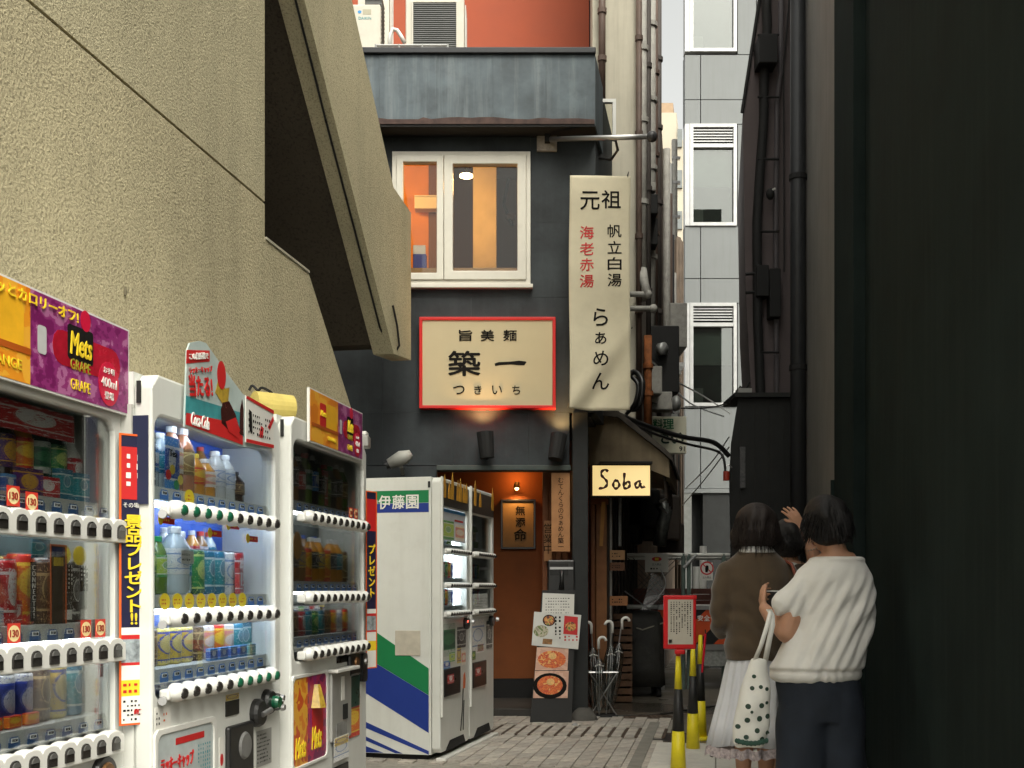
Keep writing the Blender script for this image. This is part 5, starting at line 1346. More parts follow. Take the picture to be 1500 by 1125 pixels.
# ---------------- machine 1: nearest, scalloped button strips
M1Y = Yon(183, -1.88) - 1.12 * COSA
M1 = Machine('drink_machine', 'nearest white drink machine with orange and purple soda board and scalloped button strips', -1.88, M1Y, 1.12, 1.775, 0.60, (0.05, 1.06, 0.615, 1.64), DARKB)
t = M1.t
SP = 0.082
xr = 1.085
rows1 = [(1.292, 12), (0.925, 12), (0.640, 12)]
rnd = random.Random(21)
for ri, (z, n) in enumerate(rows1):
    xe = (1.085, 1.065, 1.055)[ri]
    button_row(t, xe - n * SP, xe, z, n, 'scallop')
    zs = z + 0.085
    M1.shelf(zs)
    for i in range(n):
        x = xe - (i + 0.5) * SP - 0.01
        o = price_tag(t, x, 0.019 if False else 0.0215, zs - 0.043)
R1 = [('red', 'white', 'white'), ('green', 'dark', 'red'), ('dkgreen', 'dark', 'red'), ('orange', 'orange', 'orange'), ('purple', 'cola', 'black'), ('blue', 'clear', 'blue'), ('lime', 'green', 'green'), ('red', 'cola', 'red'), ('white', 'clear', 'blue'), ('tea', 'tea', 'orange'), ('navy', 'cola', 'black')]
for i, (lb, lq, cp_) in enumerate(R1):
    bottle(t, xe - 0.02 - (i + 0.5) * SP, 0.115, 1.378, lb, lq, cp_, h=0.245 if i else 0.2, r=0.0385)
for i, (lb, w_, h_) in enumerate((('teal', 0.065, 0.088), ('teal', 0.065, 0.092), ('red', 0.09, 0.06), ('purple', 0.1, 0.075), ('blue', 0.05, 0.05), ('white', 0.07, 0.06))):
    pack(t, xe - 0.075 - i * 0.088, 0.07, 1.378, lb, w_, 0.03, h_, rotz=(-0.2 if 1 < i < 4 else 0))
quad(label_mat('red'), t, 0.55, 0.92, 1.55, 1.63, 0.05, name='hanging_card')
R2 = ['black', 'black', 'brown', 'orange', 'red', 'navy', 'blue', 'white', 'black', 'gold', 'brown']
for i, lb in enumerate(R2):
    if i < 2:
        can(t, xe - 0.02 - (i + 0.5) * SP, 0.12, 1.011, lb, h=0.19, r=0.037)
        disc(YELINK, t, xe - 0.02 - (i + 0.5) * SP, 1.215, 0.078, 0.035, 0.03, name='award_badge'); quad(WHINK, t, xe - 0.06 - (i) * SP, xe - 0.025 - i * SP, 1.02, 1.05, 0.075, name='sample_card')
        quad(INK, t, xe - 0.052 - i * SP, xe - 0.031 - i * SP + 0.02, 1.105, 1.185, 0.0815, name='can_print'); scribble(WHINK, t, xe - 0.055 - i * SP, xe - 0.01 - i * SP, 1.105, 1.185, 0.0805, 3, seed=i, vertical=True)
    else: can(t, xe - 0.02 - (i + 0.5) * SP, 0.11, 1.011, lb, h=0.185 if i % 3 else 0.205, r=0.038)
o = MB().box(0.80, 0.875, 0.05, 0.052, 0.965, 1.24).build('sample_card', mat('card black', (0.02, 0.018, 0.016), 0.4), t, fix=False)
MB().ring([(0.797, 0.962), (0.878, 0.962), (0.878, 1.243), (0.797, 1.243)], [(0.803, 0.968), (0.872, 0.968), (0.872, 1.237), (0.803, 1.237)], 0.047, 0.049).build('card_border', mat('orange print', (0.7, 0.15, 0.03), 0.5), t)
quad(YELINK, t, 0.815, 0.862, 1.18, 1.205, 0.048, name='print'); quad(YELINK, t, 0.805, 0.870, 0.972, 0.995, 0.048, name='print'); quad(mat('navy print', (0.02, 0.03, 0.12), 0.5), t, 0.806, 0.869, 1.21, 1.234, 0.048)
quad(MATTE, t, 0.715, 0.742, 1.02, 1.19, 0.055, name='sample_card'); text('CONNECT2!', WHINK, t, 0.7285, 0.0535, 1.105, h=0.15, vertical=True, line=0.8)
pack(t, 0.69, 0.1, 1.011, 'red', 0.10, 0.03, 0.07); pack(t, 0.60, 0.1, 1.011, 'white', 0.12, 0.03, 0.05)
poly(label_mat('teal'), t, [(0.725, 1.20), (0.78, 1.205), (0.80, 1.235), (0.775, 1.25), (0.73, 1.255)], 0.06, name='sample_card')
R3 = [('can', 'teal'), ('can', 'gold'), ('can', 'brown'), ('can', 'navy'), ('can', 'navy'), ('can', 'black'), ('can', 'black'), ('can', 'gold'), ('can', 'red'), ('can', 'brown'), ('can', 'navy')]
for i, (kd, lb) in enumerate(R3):
    can(t, xe - 0.03 - (i + 0.5) * SP, 0.105, 0.727, lb, h=0.15 if i not in (0, 1, 2) else 0.165, r=0.035)
    if 2 < i < 9: pack(t, xe - 0.03 - (i + 0.5) * SP, 0.07, 0.727, 'orange', 0.055, 0.02, 0.035)
text('FIRE', WHINK, t, xe - 0.03 - 2.3 * SP, 0.088, 0.80, w=0.045, bold=0.02)
for (u_, z_) in ((25, 1.335), (52, 1.325)):
    x_, _ = M1.p(u_, 740); yen_tag(t, x_, 0.012, z_)
for u_ in (26, 131, 152):
    x_, _ = M1.p(u_, 945); yen_tag(t, x_, 0.012, 0.965)
quad(label_mat('red'), t, 1.03, 1.045, 0.84, 0.88, 0.03, name='small_card')
FILL1 = emat('weak fill tube', (0.95, 0.97, 1.0), 22.0)  # fill tubes added to brighten the samples; this machine's display is unlit
for z in (1.672, 1.318, 0.955): MB().cyl((0.08, 0.066, z), (1.02, 0.066, z), 0.009, 8).build('lamp_or_fill_tube', FILL1, t)
def back_row(t, xs_, z, step, seed, kinds, tall):
    rb_ = random.Random(seed)
    bx('riser', RAILM, t, xs_[0] - 0.04, xs_[-1] + 0.04, 0.17, 0.232, z, z + step)
    for x in xs_:
        lb = rb_.choice(kinds)
        if tall and rb_.random() < 0.6: bottle(t, x, 0.2, z + step, lb, rb_.choice(['clear', 'green', 'tea', 'orange', 'white']), rb_.choice(['white', 'blue', 'red', 'green']), h=tall, r=0.03)
        else: can(t, x, 0.2, z + step, lb, h=0.10, r=0.03)
KALL = ['blue', 'red', 'orange', 'green', 'lime', 'teal', 'gold', 'white', 'pink', 'navy']
for z, st_, tl, sd_ in ((1.378, 0.06, 0.19, 51), (1.011, 0.10, 0, 52), (0.727, 0.05, 0, 53)): back_row(t, [0.10 + 0.072 * i for i in range(13)], z, st_, sd_, KALL, tl)
M1.glass()
# soda board on top of the front
YELP = mat('soda yellow', (0.80, 0.42, 0.02), 0.4, var=0.15, scale=10)
def soda_board(t, x0, x1, z0, z1, y, big=True):
    brd = bx('soda_board', PLASW, t, x0 - 0.006, x1 + 0.006, y, y + 0.012, z0 - 0.006, z1 + 0.006)
    W_ = x1 - x0; H_ = z1 - z0; xm_ = x0 + W_ * 0.5; yy = y - 0.0012
    quad(print_mat('orange soda print', [(0.70, 0.20, 0.012), (0.80, 0.30, 0.02), (0.85, 0.42, 0.04)], 1.0, (9, 9, 12), 0.35), brd, x0, xm_, z0, z1, yy)
    quad(print_mat('grape soda print', [(0.17, 0.012, 0.10), (0.26, 0.03, 0.16), (0.42, 0.14, 0.30)], 2.0, (22, 22, 26), 0.35, 4.0), brd, xm_ + 0.0005, x1, z0, z1, yy)
    def P(a, b): return x0 + a * W_, z0 + b * H_
    def Q(mt_, a0, a1, b0, b1, k=1, r=0.01):
        p0 = P(a0, b0); p1 = P(a1, b1)
        return poly(mt_, brd, rrect(p0[0], p1[0], p0[1], p1[1], min(r, (p1[0] - p0[0]) * .45, (p1[1] - p0[1]) * .45), 3), yy - 0.001 * k)
    Q(YELP, 0.26, 0.47, 0.30, 0.86, 1, 0.03); Q(mat('soda shade', (0.42, 0.09, 0.01), 0.4), 0.02, 0.5, 0.30, 0.37, 2, 0.004)
    Q(REDINK, 0.16, 0.27, 0.36, 0.82, 2); text('Mets', YELINK, brd, P(0.215, 0.62)[0], yy - 0.003, P(0, 0.62)[1], w=W_ * 0.1, shear=0.15, bold=0.02)
    text('ORANGE', YELINK, brd, P(0.38, 0.17)[0], yy - 0.002, P(0, 0.17)[1], w=W_ * 0.16)
    bot = mat('bottle red', (0.42, 0.012, 0.03), 0.25, var=0.3, scale=12)
    Q(bot, 0.60, 0.95, 0.32, 0.70, 1, 0.05); Q(mat('cap silver', (0.5, 0.5, 0.5), 0.4), 0.53, 0.57, 0.36, 0.66, 2)
    Q(INK, 0.67, 0.80, 0.42, 0.80, 2); text('Mets', YELINK, brd, P(0.735, 0.64)[0], yy - 0.003, P(0, 0.60)[1], w=W_ * 0.11, h=H_ * 0.26, shear=0.15, bold=0.025)
    text('GRAPE', mat('olive ink', (0.35, 0.30, 0.02), 0.5), brd, P(0.735, 0)[0], yy - 0.002, P(0, 0.37)[1], w=W_ * 0.10, h=H_ * 0.12); text('GRAPE', YELINK, brd, P(0.735, 0)[0], yy - 0.002, P(0, 0.15)[1], w=W_ * 0.10, h=H_ * 0.12)
    a = P(0.885, 0.28); disc(mat('hot red', (0.62, 0.01, 0.05), 0.4), brd, a[0], a[1], yy - 0.0022, H_ * 0.22, H_ * 0.26)
    a = P(0.76, 0.9); disc(mat('hot red', (0.62, 0.01, 0.05), 0.4), brd, a[0], a[1], yy - 0.0022, H_ * 0.10, H_ * 0.12)
    text('お手頃', WHINK, brd, P(.885, 0)[0], yy - 0.0032, P(0, 0.43)[1], w=W_ * 0.06); text('400ml', WHINK, brd, P(.885, 0)[0], yy - 0.0032, P(0, 0.29)[1], w=W_ * 0.085, h=H_ * 0.11); text('登場', WHINK, brd, P(.885, 0)[0], yy - 0.0032, P(0, 0.14)[1], w=W_ * 0.05)
    if big: text('スカッとカロリーオフ!', YELINK, brd, P(0.49, 0)[0], yy - 0.0035, P(0, 0.91)[1] - 0.004, w=W_ * 0.46, h=H_ * 0.13, bold=0.03)
    return brd
soda_board(t, 0.10, 1.10, 1.665, 1.925, -0.022)
# coin slot panel at the lower right
cpn = MB().prism(rrect(0.80, 1.0, 0.44, 0.565, 0.04), -0.012, 0.002).build('coin_panel', BLACK, t)
MB().lathe([(0.055, -0.02), (0.06, -0.01), (0.06, 0.0)], (0.985, 0, 0.545), 20, axis='y').build('coin_ring', BLACK, t)
MB().lathe([(0.034, -0.028), (0.04, -0.021)], (0.985, 0, 0.545), 18, axis='y').build('coin_slot', mat('bronze ring', (0.18, 0.09, 0.035), 0.35, metal=0.6), t)
MB().lathe([(0.02, -0.03), (0.026, -0.02), (0.026, 0.0)], (1.055, 0, 0.51), 14, axis='y').build('key_lock', STEEL, t)
bx('pickup_flap', BLACK, t, 0.2, 0.75, -0.006, 0.002, 0.12, 0.3, bevel=0.01)

# prize strip hanging at the joint of two machines
def prize_strip(t, x, y, ztop, zbot, w, rotz=0.0, full=True):
    H_ = ztop - zbot
    s_ = bpy.data.objects.new('prize_strip', MB().box(-w / 2, w / 2, 0, 0.002, 0, H_).mesh('prize_strip', mt=mat('navy strip', (0.018, 0.018, 0.05), 0.4))); COL.objects.link(s_)
    s_.parent = t; s_.location = (x, y, zbot); s_.rotation_euler = (0, 0, rotz)
    OR = mat('orange edge', (0.75, 0.12, 0.02), 0.45)
    MB().ring([(-w / 2 - .004, 0), (w / 2 + .004, 0), (w / 2 + .004, H_), (-w / 2 - .004, H_)], [(-w / 2 + .003, .006), (w / 2 - .003, .006), (w / 2 - .003, H_ - .006), (-w / 2 + .003, H_ - .006)], -0.002, -0.0005).build('strip_edge', OR, s_)
    def q(mt_, b0, b1, k=0.0): return quad(mt_, s_, -w / 2 + .003, w / 2 - .003, H_ * b0, H_ * b1, -0.001 - k)
    q(REDINK, 0.775, 0.955); q(WHINK, 0.0, 0.10); q(YELINK, 0.10, 0.155); q(WHINK, 0.155, 0.205); q(REDINK, 0.205, 0.215); q(mat('photo print', (0.3, 0.34, 0.36), 0.4, var=0.6, scale=30), 0.215, 0.295); q(REDINK, 0.295, 0.31); q(WHINK, 0.31, 0.335)
    if full:
        text('その場で', WHINK, s_, 0, -0.003, H_ * 0.755, w=w * 0.8)
        text('景品プレゼント', YELINK, s_, 0.0, -0.003, H_ * 0.555, h=H_ * 0.335, w=w * 0.72, vertical=True, bold=0.03, line=0.95)
        text('!!', YELINK, s_, 0.0, -0.003, H_ * 0.365, h=H_ * 0.04, bold=0.03)
        scribble(WHINK, s_, -w * .4, w * .4, H_ * 0.79, H_ * 0.93, -0.0024, 2, vertical=True, seed=4)
        scribble(INK, s_, -w * .4, w * .4, H_ * 0.012, H_ * 0.09, -0.0024, 5, seed=5); scribble(REDINK, s_, -w * .4, w * .4, H_ * 0.105, H_ * 0.15, -0.0024, 2, seed=6)
        text('終了', REDINK, s_, w * .2, -0.003, H_ * 0.045, w=w * 0.4, bold=0.02)
        quad(OR, s_, w / 2 + .004, w / 2 + .02, 0.0, H_ * 0.10, 0.0, name='flared_foot')
    else:
        text('プレゼント', YELINK, s_, 0.0, -0.003, H_ * 0.55, h=H_ * 0.3, w=w * 0.7, vertical=True, bold=0.03)
    return s_

# ---------------- machine 2: the lit one
M2Y = Yon(222, -1.78)
M2W = (Yon(411, -1.78) - M2Y) / COSA
BLUEB = mat('blue display back', (0.025, 0.10, 0.50), 0.45, var=0.12, scale=4)
M2 = Machine('drink_machine', 'middle lit drink machine with blue display and round white buttons under a cola board', -1.78, M2Y, M2W, 1.80, 0.68, (0.02, M2W - 0.055, 0.755, 1.665), BLUEB)
t = M2.t
w2 = M2W
prize_strip(t, -0.012, 0.055, 1.60, 0.685, 0.085, rotz=-R(38))
bx('round_ad', mat('navy plate', (0.02, 0.025, 0.06), 0.4), t, -0.004, -0.001, 0.01, 0.09, 1.38, 1.66); 
# lamp tubes inside
TUBE = emat('cool tube', (0.72, 0.82, 1.0), 20.0)
for z in (1.685, 1.392, 1.04): MB().cyl((0.06, 0.062, z), (w2 - 0.1, 0.062, z), 0.011, 8).build('lamp_or_fill_tube', TUBE, t)
for ri, (z, st_) in enumerate(((1.371, 'green'), (1.018, 'dark'), (0.776, 'greenr'))):
    button_row(t, 0.075, w2 - 0.115, z, 10, st_)
    zs = z + 0.075
    M2.shelf(zs)
    spn = (w2 - 0.19) / 10
    for i in range(10):
        price_tag(t, 0.075 + (i + 0.5) * spn, 0.0205, zs - 0.042, w=0.055, h=0.032)
        if ri == 1 and i < 8 or (ri == 0 and i == 2): disc(YELINK, t, 0.075 + (i + 0.5) * spn, zs - 0.022, 0.017, 0.034, 0.028, name='round_tag'); scribble(REDINK, t, 0.052 + (i + 0.5) * spn, 0.1 + (i + 0.5) * spn, zs - 0.034, zs - 0.01, 0.0162, 2, seed=i)
    MB().cyl((0.03, -0.02, z - 0.02), (0.065, -0.005, z - 0.02), 0.014, 8).build('strip_end', STEEL, t)
spn = (w2 - 0.19) / 10
def bxp(i): return 0.075 + (i + 0.5) * spn
for i, (lb, lq, cp_) in enumerate((('red', 'cola', 'red'), ('blue', 'clear', 'white'), ('teal', 'clear', 'white'), ('pink', 'peach', 'white'), ('tea', 'peach', 'white'), ('orange', 'orange', 'yellow'), ('pink', 'orange', 'white'), ('white', 'white', 'white'), ('white', 'white', 'white'), ('brown', 'cola', 'black'))):
    h_ = (0.2, 0.2, 0.2, 0.235, 0.24, 0.16, 0.15, 0.19, 0.185, 0.13)[i]
    bottle(t, bxp(i), 0.13, 1.447, lb, lq, cp_, h=h_, r=0.040)
for k, (x, w_, lb) in enumerate(((bxp(0), 0.09, 'black'), (bxp(2) - 0.01, 0.10, 'blue'))):
    o = quad(label_mat(lb), t, x - w_ / 2, x + w_ / 2, 1.45, 1.63, 0.075, name='display_card', depth=0.002)
    if k: text('Tea', INK, o, x + 0.0, 0.072, 1.575, w=0.05); 
for i, (c_, a) in enumerate((((0.65, 0.03, 0.03), 1.50), ((0.8, 0.6, 0.05), 1.52), ((0.05, 0.3, 0.12), 1.47), ((0.8, 0.65, 0.1), 1.49))):
    disc(mat('dot %s' % i, c_, 0.5), t, bxp(2) - 0.04 + 0.028 * i, a, 0.073, 0.018, 0.017, name='display_dot')
for i, (lb, lq, cp_) in enumerate((('orange', 'orange', 'white'), ('green', 'green', 'green'), ('lime', 'green', 'green'), ('white', 'clear', 'white'), ('teal', 'clear', 'white'))):
    bottle(t, bxp(i), 0.14, 1.094, lb, lq, cp_, h=0.225 if i not in (2, 3) else 0.20, r=0.040)
for i, lb in ((5, 'green'), (6, 'teal'), (7, 'teal'), (8, 'white'), (9, 'red')): can(t, bxp(i), 0.13, 1.094, lb, h=0.165, r=0.038)
jg = bottle(t, bxp(2) + 0.05, 0.10, 1.094, 'white', 'clear', 'white', h=0.235, r=0.05)
quad(PAPER, t, bxp(2) - 0.005, bxp(2) + 0.085, 1.20, 1.245, 0.045, name='display_card'); scribble(INK, t, bxp(2), bxp(2) + 0.08, 1.205, 1.24, 0.0435, 2, seed=9)
pack(t, bxp(8) + 0.02, 0.08, 1.094, 'red', 0.05, 0.02, 0.10, rotz=0.2); pack(t, bxp(0) - 0.005, 0.08, 1.094, 'gold', 0.06, 0.02, 0.13)
for x, z in ((bxp(0) + .01, 1.325), (bxp(4) + .02, 1.30), (bxp(6), 1.335), (bxp(8), 1.295)):
    quad(REDINK, t, x - 0.045, x + 0.045, z, z + 0.022, 0.012, name='shelf_flag'); disc(YELINK, t, x - 0.05, z + 0.012, 0.0105, 0.016, 0.018, name='flag_dot'); scribble(YELINK, t, x - 0.03, x + 0.04, z + 0.003, z + 0.02, 0.0112, 1, seed=int(z * 999))
for i, lb in enumerate(('brown', 'brown', 'gold', 'gold', 'gold', 'brown', 'pink', 'orange', 'pink', 'teal')):
    can(t, bxp(i), 0.135, 0.852, lb, h=0.13, r=0.040)
    if i > 4: pack(t, bxp(i), 0.06, 0.852, 'blue' if i < 9 else 'teal', 0.06, 0.02, 0.045)
pack(t, w2 - 0.10, 0.12, 0.845, 'teal', 0.11, 0.03, 0.14)
for z, st_, tl, sd_ in ((1.447, 0.05, 0.16, 61), (1.094, 0.06, 0.18, 62), (0.852, 0.03, 0, 63)): back_row(t, [0.10 + 0.07 * i for i in range(12)], z, st_, sd_, KALL, tl)
M2.glass(pane_mat('lit display glass', (0.92, 0.95, 0.95), 0.35, base=0.03))
# lucky cap board
def P2(u, v): return M2.p(u, v)
yb = -0.03
brd_pts = [(258, 625), (262, 515), (266, 503), (280, 500), (290, 503), (302, 520), (322, 548), (345, 578), (388, 600), (388, 658), (345, 655)]
pp = [M2.p(u, v) for u, v in brd_pts]
CBL = mat('pale ice print', (0.42, 0.50, 0.48), 0.4, var=0.15, scale=10)
cb = MB().prism(pp[::-1], yb, yb + 0.006).build('lucky_cap_board', CBL, t)
def cpoly(mt_, uv, k=1, name='print'): return poly(mt_, cb, [M2.p(u, v) for u, v in uv][::-1], yb - 0.001 * k, name=name)
cpoly(mat('teal print dark', (0.05, 0.26, 0.28), 0.4, var=0.3, scale=14), [(259, 608), (260, 580), (300, 592), (345, 606), (346, 640)], 1)
cpoly(REDINK, [(260, 533), (261, 513), (295, 514), (295, 530)], 1); cpoly(REDINK, [(259, 622), (260, 605), (322, 618), (344, 640), (344, 652)], 2)
def ctext(s_, u, v, w, mt_, h=None, k=3, **kw):
    x, z = M2.p(u, v); return text(s_, mt_, cb, x, yb - 0.001 * k, z, w=w, h=h, **kw)
RT = (0, -R(13), 0)
ctext('この自販機で', 278, 522, 0.14, WHINK, bold=0.01, rot=RT); ctext('ラッキーキャップ', 281, 542, 0.17, REDINK, bold=0.01, rot=RT); ctext('当たる!', 281, 566, 0.17, REDINK, h=0.075, bold=0.03, rot=(0, -R(9), 0))
ctext('Coca-Cola', 280, 617, 0.13, WHINK, h=0.045, shear=0.35, bold=0.015)
x, z = M2.p(312, 550); disc(REDINK, cb, x, z, yb - 0.003, 0.034, 0.05)
cpoly(mat('gold print', (0.45, 0.30, 0.04), 0.3, var=0.4, scale=30), [(303, 575), (307, 558), (318, 570), (324, 568), (322, 590), (314, 592)], 2)
cpoly(mat('cola print', (0.05, 0.012, 0.01), 0.25, var=0.4, scale=30), [(312, 620), (311, 600), (314, 590), (323, 588), (333, 608), (338, 630), (333, 640)], 3); cpoly(REDINK, [(322, 632), (318, 618), (333, 612), (339, 630), (336, 642)], 4)
for u in (343,): cpoly(mat('cola print', (0.05, 0.012, 0.01), 0.25), [(u - 4, 638), (u - 3, 600), (u, 585), (u + 2, 600), (u + 2, 638)], 2)
inn = [M2.p(u, v) for u, v in ((347, 580), (388, 602), (388, 657), (347, 648))]
cd2 = MB().prism(inn[::-1], yb - 0.006, yb - 0.002).build('prize_card', PAPER, cb)
def dpoly(mt_, uv): return poly(mt_, cd2, [M2.p(u, v) for u, v in uv][::-1], yb - 0.008)
dpoly(REDINK, [(347, 584), (348, 580), (388, 602), (388, 607)]); dpoly(REDINK, [(347, 648), (347, 643), (388, 652), (388, 657)])
scribble(INK, cd2, M2.p(350, 0)[0], M2.p(385, 0)[0], M2.p(360, 640)[1], M2.p(380, 613)[1], yb - 0.0085, 4, seed=8)
dpoly(REDINK, [(366, 640), (369, 624), (373, 628), (371, 642)]); dpoly(REDINK, [(379, 626), (387, 610), (388, 616), (382, 630)]); dpoly(INK, [(352, 632), (351, 600), (355, 604), (356, 634)])
# lower front: advert panel, bill slot, coin unit, lock
def fr2(u0, u1, v0, v1):
    a = M2.p(u0, v0); b = M2.p(u1, v1); c_ = M2.p(u0, v1); return a[0], b[0], c_[1], a[1]
xa, xb = 0.03, M2.p(311, 1060)[0]
MB().ring(hardrect(xa - .02, xb + .02, 0.22, 0.665), rrect(xa, xb, 0.24, 0.645, 0.03), -0.008, 0.002).build('advert_frame', PLASW, t, bevel=0.003)
ad = bx('advert_panel', mat('advert print', (0.45, 0.50, 0.50), 0.35, var=0.2, scale=9), t, xa, xb, -0.003, 0.001, 0.24, 0.645)
quad(REDINK, ad, xa + 0.12, xb - 0.07, 0.60, 0.622, -0.0042); text('ラッキーキャップ', REDINK, ad, xa + 0.13, -0.005, 0.545, w=0.22, h=0.05, bold=0.02); text('当たる!', REDINK, ad, xa + 0.12, -0.005, 0.46, w=0.2, h=0.09, bold=0.03)
scribble(mat('teal print', (0.05, 0.30, 0.34), 0.5), ad, xb - 0.12, xb - 0.02, 0.45, 0.58, -0.0045, 6, seed=12, vertical=True); poly(REDINK, ad, [(xb - .16, 0.30), (xb - .12, 0.30), (xb - .15, 0.47), (xb - .17, 0.48)], -0.0045)
stk = bx('price_sticker', PAPER, t, 0.02, 0.12, -0.002, 0.0, 0.665, 0.735); scribble(INK, stk, 0.025, 0.065, 0.675, 0.725, -0.0028, 3, seed=3); scribble(mat('orange print', (0.7, 0.15, 0.03)), stk, 0.07, 0.115, 0.68, 0.72, -0.0028, 2, seed=4)
x0, x1, z0, z1 = fr2(330, 349, 1020, 1050)
bx('display_window', BLACK, t, x0, x1, -0.004, 0.002, z0, z1 - 0.02); quad(label_mat('gold'), t, x0, x1, z1 - 0.018, z1 + 0.004, -0.003, name='small_sticker')
x0 = M2.p(329, 0)[0]; x1 = M2.p(366, 0)[0]
bx('bill_unit', BLACK, t, x0, x1, -0.02, 0.002, 0.30, 0.615, bevel=0.02)
cx_ = (x0 + x1) / 2 + 0.02; MB().lathe([(0.045, -0.028), (0.052, -0.02)], (cx_, 0, 0.53), 20, axis='y').build('bill_ring', mat('grey ring', (0.16, 0.16, 0.155), 0.35), t)
bx('bill_slot', MATTE, t, cx_ - 0.05, cx_ + 0.05, -0.035, -0.021, 0.34, 0.42, bevel=0.01); quad(REDINK, t, cx_ - 0.04, cx_ + 0.035, 0.325, 0.345, -0.037, name='print')
bx('return_label', PAPER, t, x0 - 0.045, x0 - 0.012, -0.002, 0.0, 0.30, 0.58); disc(REDINK, t, x0 - 0.028, 0.50, -0.003, 0.012, 0.022); disc(REDINK, t, x0 - 0.028, 0.40, -0.003, 0.012, 0.022)
ux = M2.p(376, 0)[0]
for (u, v, r_, m_, nm) in ((374, 1044, 0.055, BLACK, 'coin_dial'), (389, 1028, 0.05, BLACK, 'coin_dial'), (391, 1028, 0.026, LENSG, 'return_button'), (401, 1028, 0.035, BLACK, 'lock_plate')):
    x, z = M2.p(u, v); MB().lathe([(r_ * .85, -0.03), (r_, -0.018), (r_, 0.0)], (x, 0 if nm != 'return_button' else -0.025, z), 18, axis='y').build(nm, m_, t)
x, z = M2.p(375, 1046); MB().tube([(x - 0.02, -0.035, z), (x + 0.03, -0.05, z + 0.015)], 0.011, 8).build('coin_lever', STEEL, t)
x, z = M2.p(401, 1022); MB().lathe([(0.012, -0.045), (0.015, -0.032)], (x, 0, z), 10, axis='y').build('lock', STEEL, t); x, z = M2.p(402, 1036); MB().lathe([(0.012, -0.045), (0.015, -0.032)], (x, 0, z), 10, axis='y').build('lock', STEEL, t)
x0, z1 = M2.p(375, 1072); x1, _ = M2.p(397, 1072)
pl = bx('rating_plate', mat('plate alu', (0.36, 0.36, 0.34), 0.45, metal=0.5), t, x0, x1, -0.002, 0.0, z1 - 0.14, z1); scribble(INK, pl, x0 + 0.008, x1 - 0.008, z1 - 0.13, z1 - 0.01, -0.0026, 8, seed=6)
bx('pickup_flap', BLACK, t, 0.2, 0.7, -0.006, 0.002, 0.10, 0.21, bevel=0.01)
for x in (-0.004,):
    bx('vent_slot', MATTE, t, x, x + 0.0035, 0.035, 0.05, 1.70, 1.77)

# ---------------- machine 3: third, dim display
M3L = -1.745
M3Y = Yon(426, M3L); M3W = (Yon(537, M3L) - M3Y) / COSA
M3 = Machine('drink_machine', 'farthest dim drink machine under the beige wall with a small soda board', M3L, M3Y, M3W, 1.832, 0.70, (0.03, M3W - 0.045, 0.81, 1.732), mat('dim display back', (0.10, 0.12, 0.12), 0.6, var=0.5, scale=6))
t = M3.t
xs3, xe3 = 0.10, M3W - 0.085
for ri, z in enumerate((1.418, 1.077, 0.838)):
    button_row(t, xs3, xe3, z, 10, 'dark')
    zs = z + 0.07; M3.shelf(zs)
    sp3 = (xe3 - xs3) / 10
    for i in range(10):
        o = price_tag(t, xs3 + (i + 0.5) * sp3, 0.0205, zs - 0.042, w=0.05, h=0.032)
        lb = rnd.choice(['green', 'brown', 'red', 'navy', 'tea', 'gold', 'black', 'teal', 'orange', 'white'])
        if ri == 0: bottle(t, xs3 + (i + 0.5) * sp3, 0.09, zs, rnd.choice(['green', 'dkgreen', 'red', 'black', 'blue', 'tea']), rnd.choice(['green', 'tea', 'clear', 'cola']), rnd.choice(['white', 'green', 'black', 'red']), h=0.20 + 0.03 * rnd.random(), r=0.035)
        elif ri == 1: (bottle(t, xs3 + (i + 0.5) * sp3, 0.09, zs, lb, rnd.choice(['tea', 'orange', 'cola']), 'white', h=0.2, r=0.035) if i % 3 else can(t, xs3 + (i + 0.5) * sp3, 0.09, zs, lb, h=0.15, r=0.034))
        else: can(t, xs3 + (i + 0.5) * sp3, 0.09, zs, lb, h=0.11, r=0.034)
disc(mat('sunflower', (0.8, 0.35, 0.03), 0.5), t, xs3 + 0.1, 1.30, 0.05, 0.05, 0.06, name='display_card'); quad(label_mat('red'), t, xs3 + 0.42, xs3 + 0.50, 1.50, 1.66, 0.06, name='display_card')
for x in (xs3 + 0.68, xs3 + 0.755): yen_tag(t, x, 0.012, 1.455, 0.05)
for z, st_, tl, sd_ in ((1.488, 0.05, 0.17, 71), (1.147, 0.05, 0.17, 72), (0.908, 0.03, 0, 73)): back_row(t, [0.10 + 0.068 * i for i in range(12)], z, st_, sd_, KALL, tl)
FILL3 = emat('dim fill tube', (0.95, 0.97, 1.0), 11.0)  # fill tubes put in only to lift the dark display
for z in (1.765, 1.442, 1.10): MB().cyl((0.08, 0.066, z), (M3W - 0.1, 0.066, z), 0.009, 8).build('lamp_or_fill_tube', FILL3, t)
M3.glass(pane_mat('dim display glass', (0.88, 0.9, 0.89), 0.6, base=0.04))
x0, z1 = M3.p(447, 570); x1, _ = M3.p(524, 607); _, z0 = M3.p(447, 645)
soda_board(t, x0, x1, z0, 1.962, -0.022, big=False)
x0, x1 = M3.p(428, 0)[0], M3.p(477, 0)[0]
MB().ring(hardrect(x0 - .014, x1 + .014, 0.36, 0.755), rrect(x0, x1, 0.375, 0.74, 0.03), -0.008, 0.002).build('advert_frame', PLASW, t, bevel=0.003)
ad = bx('advert_panel', print_mat('advert orange', [(0.72, 0.22, 0.02), (0.8, 0.4, 0.04), (0.6, 0.08, 0.02)], 4.0, (10, 10, 10), 0.3), t, x0, (x0 + x1) / 2 - 0.03, -0.003, 0.001, 0.375, 0.74)
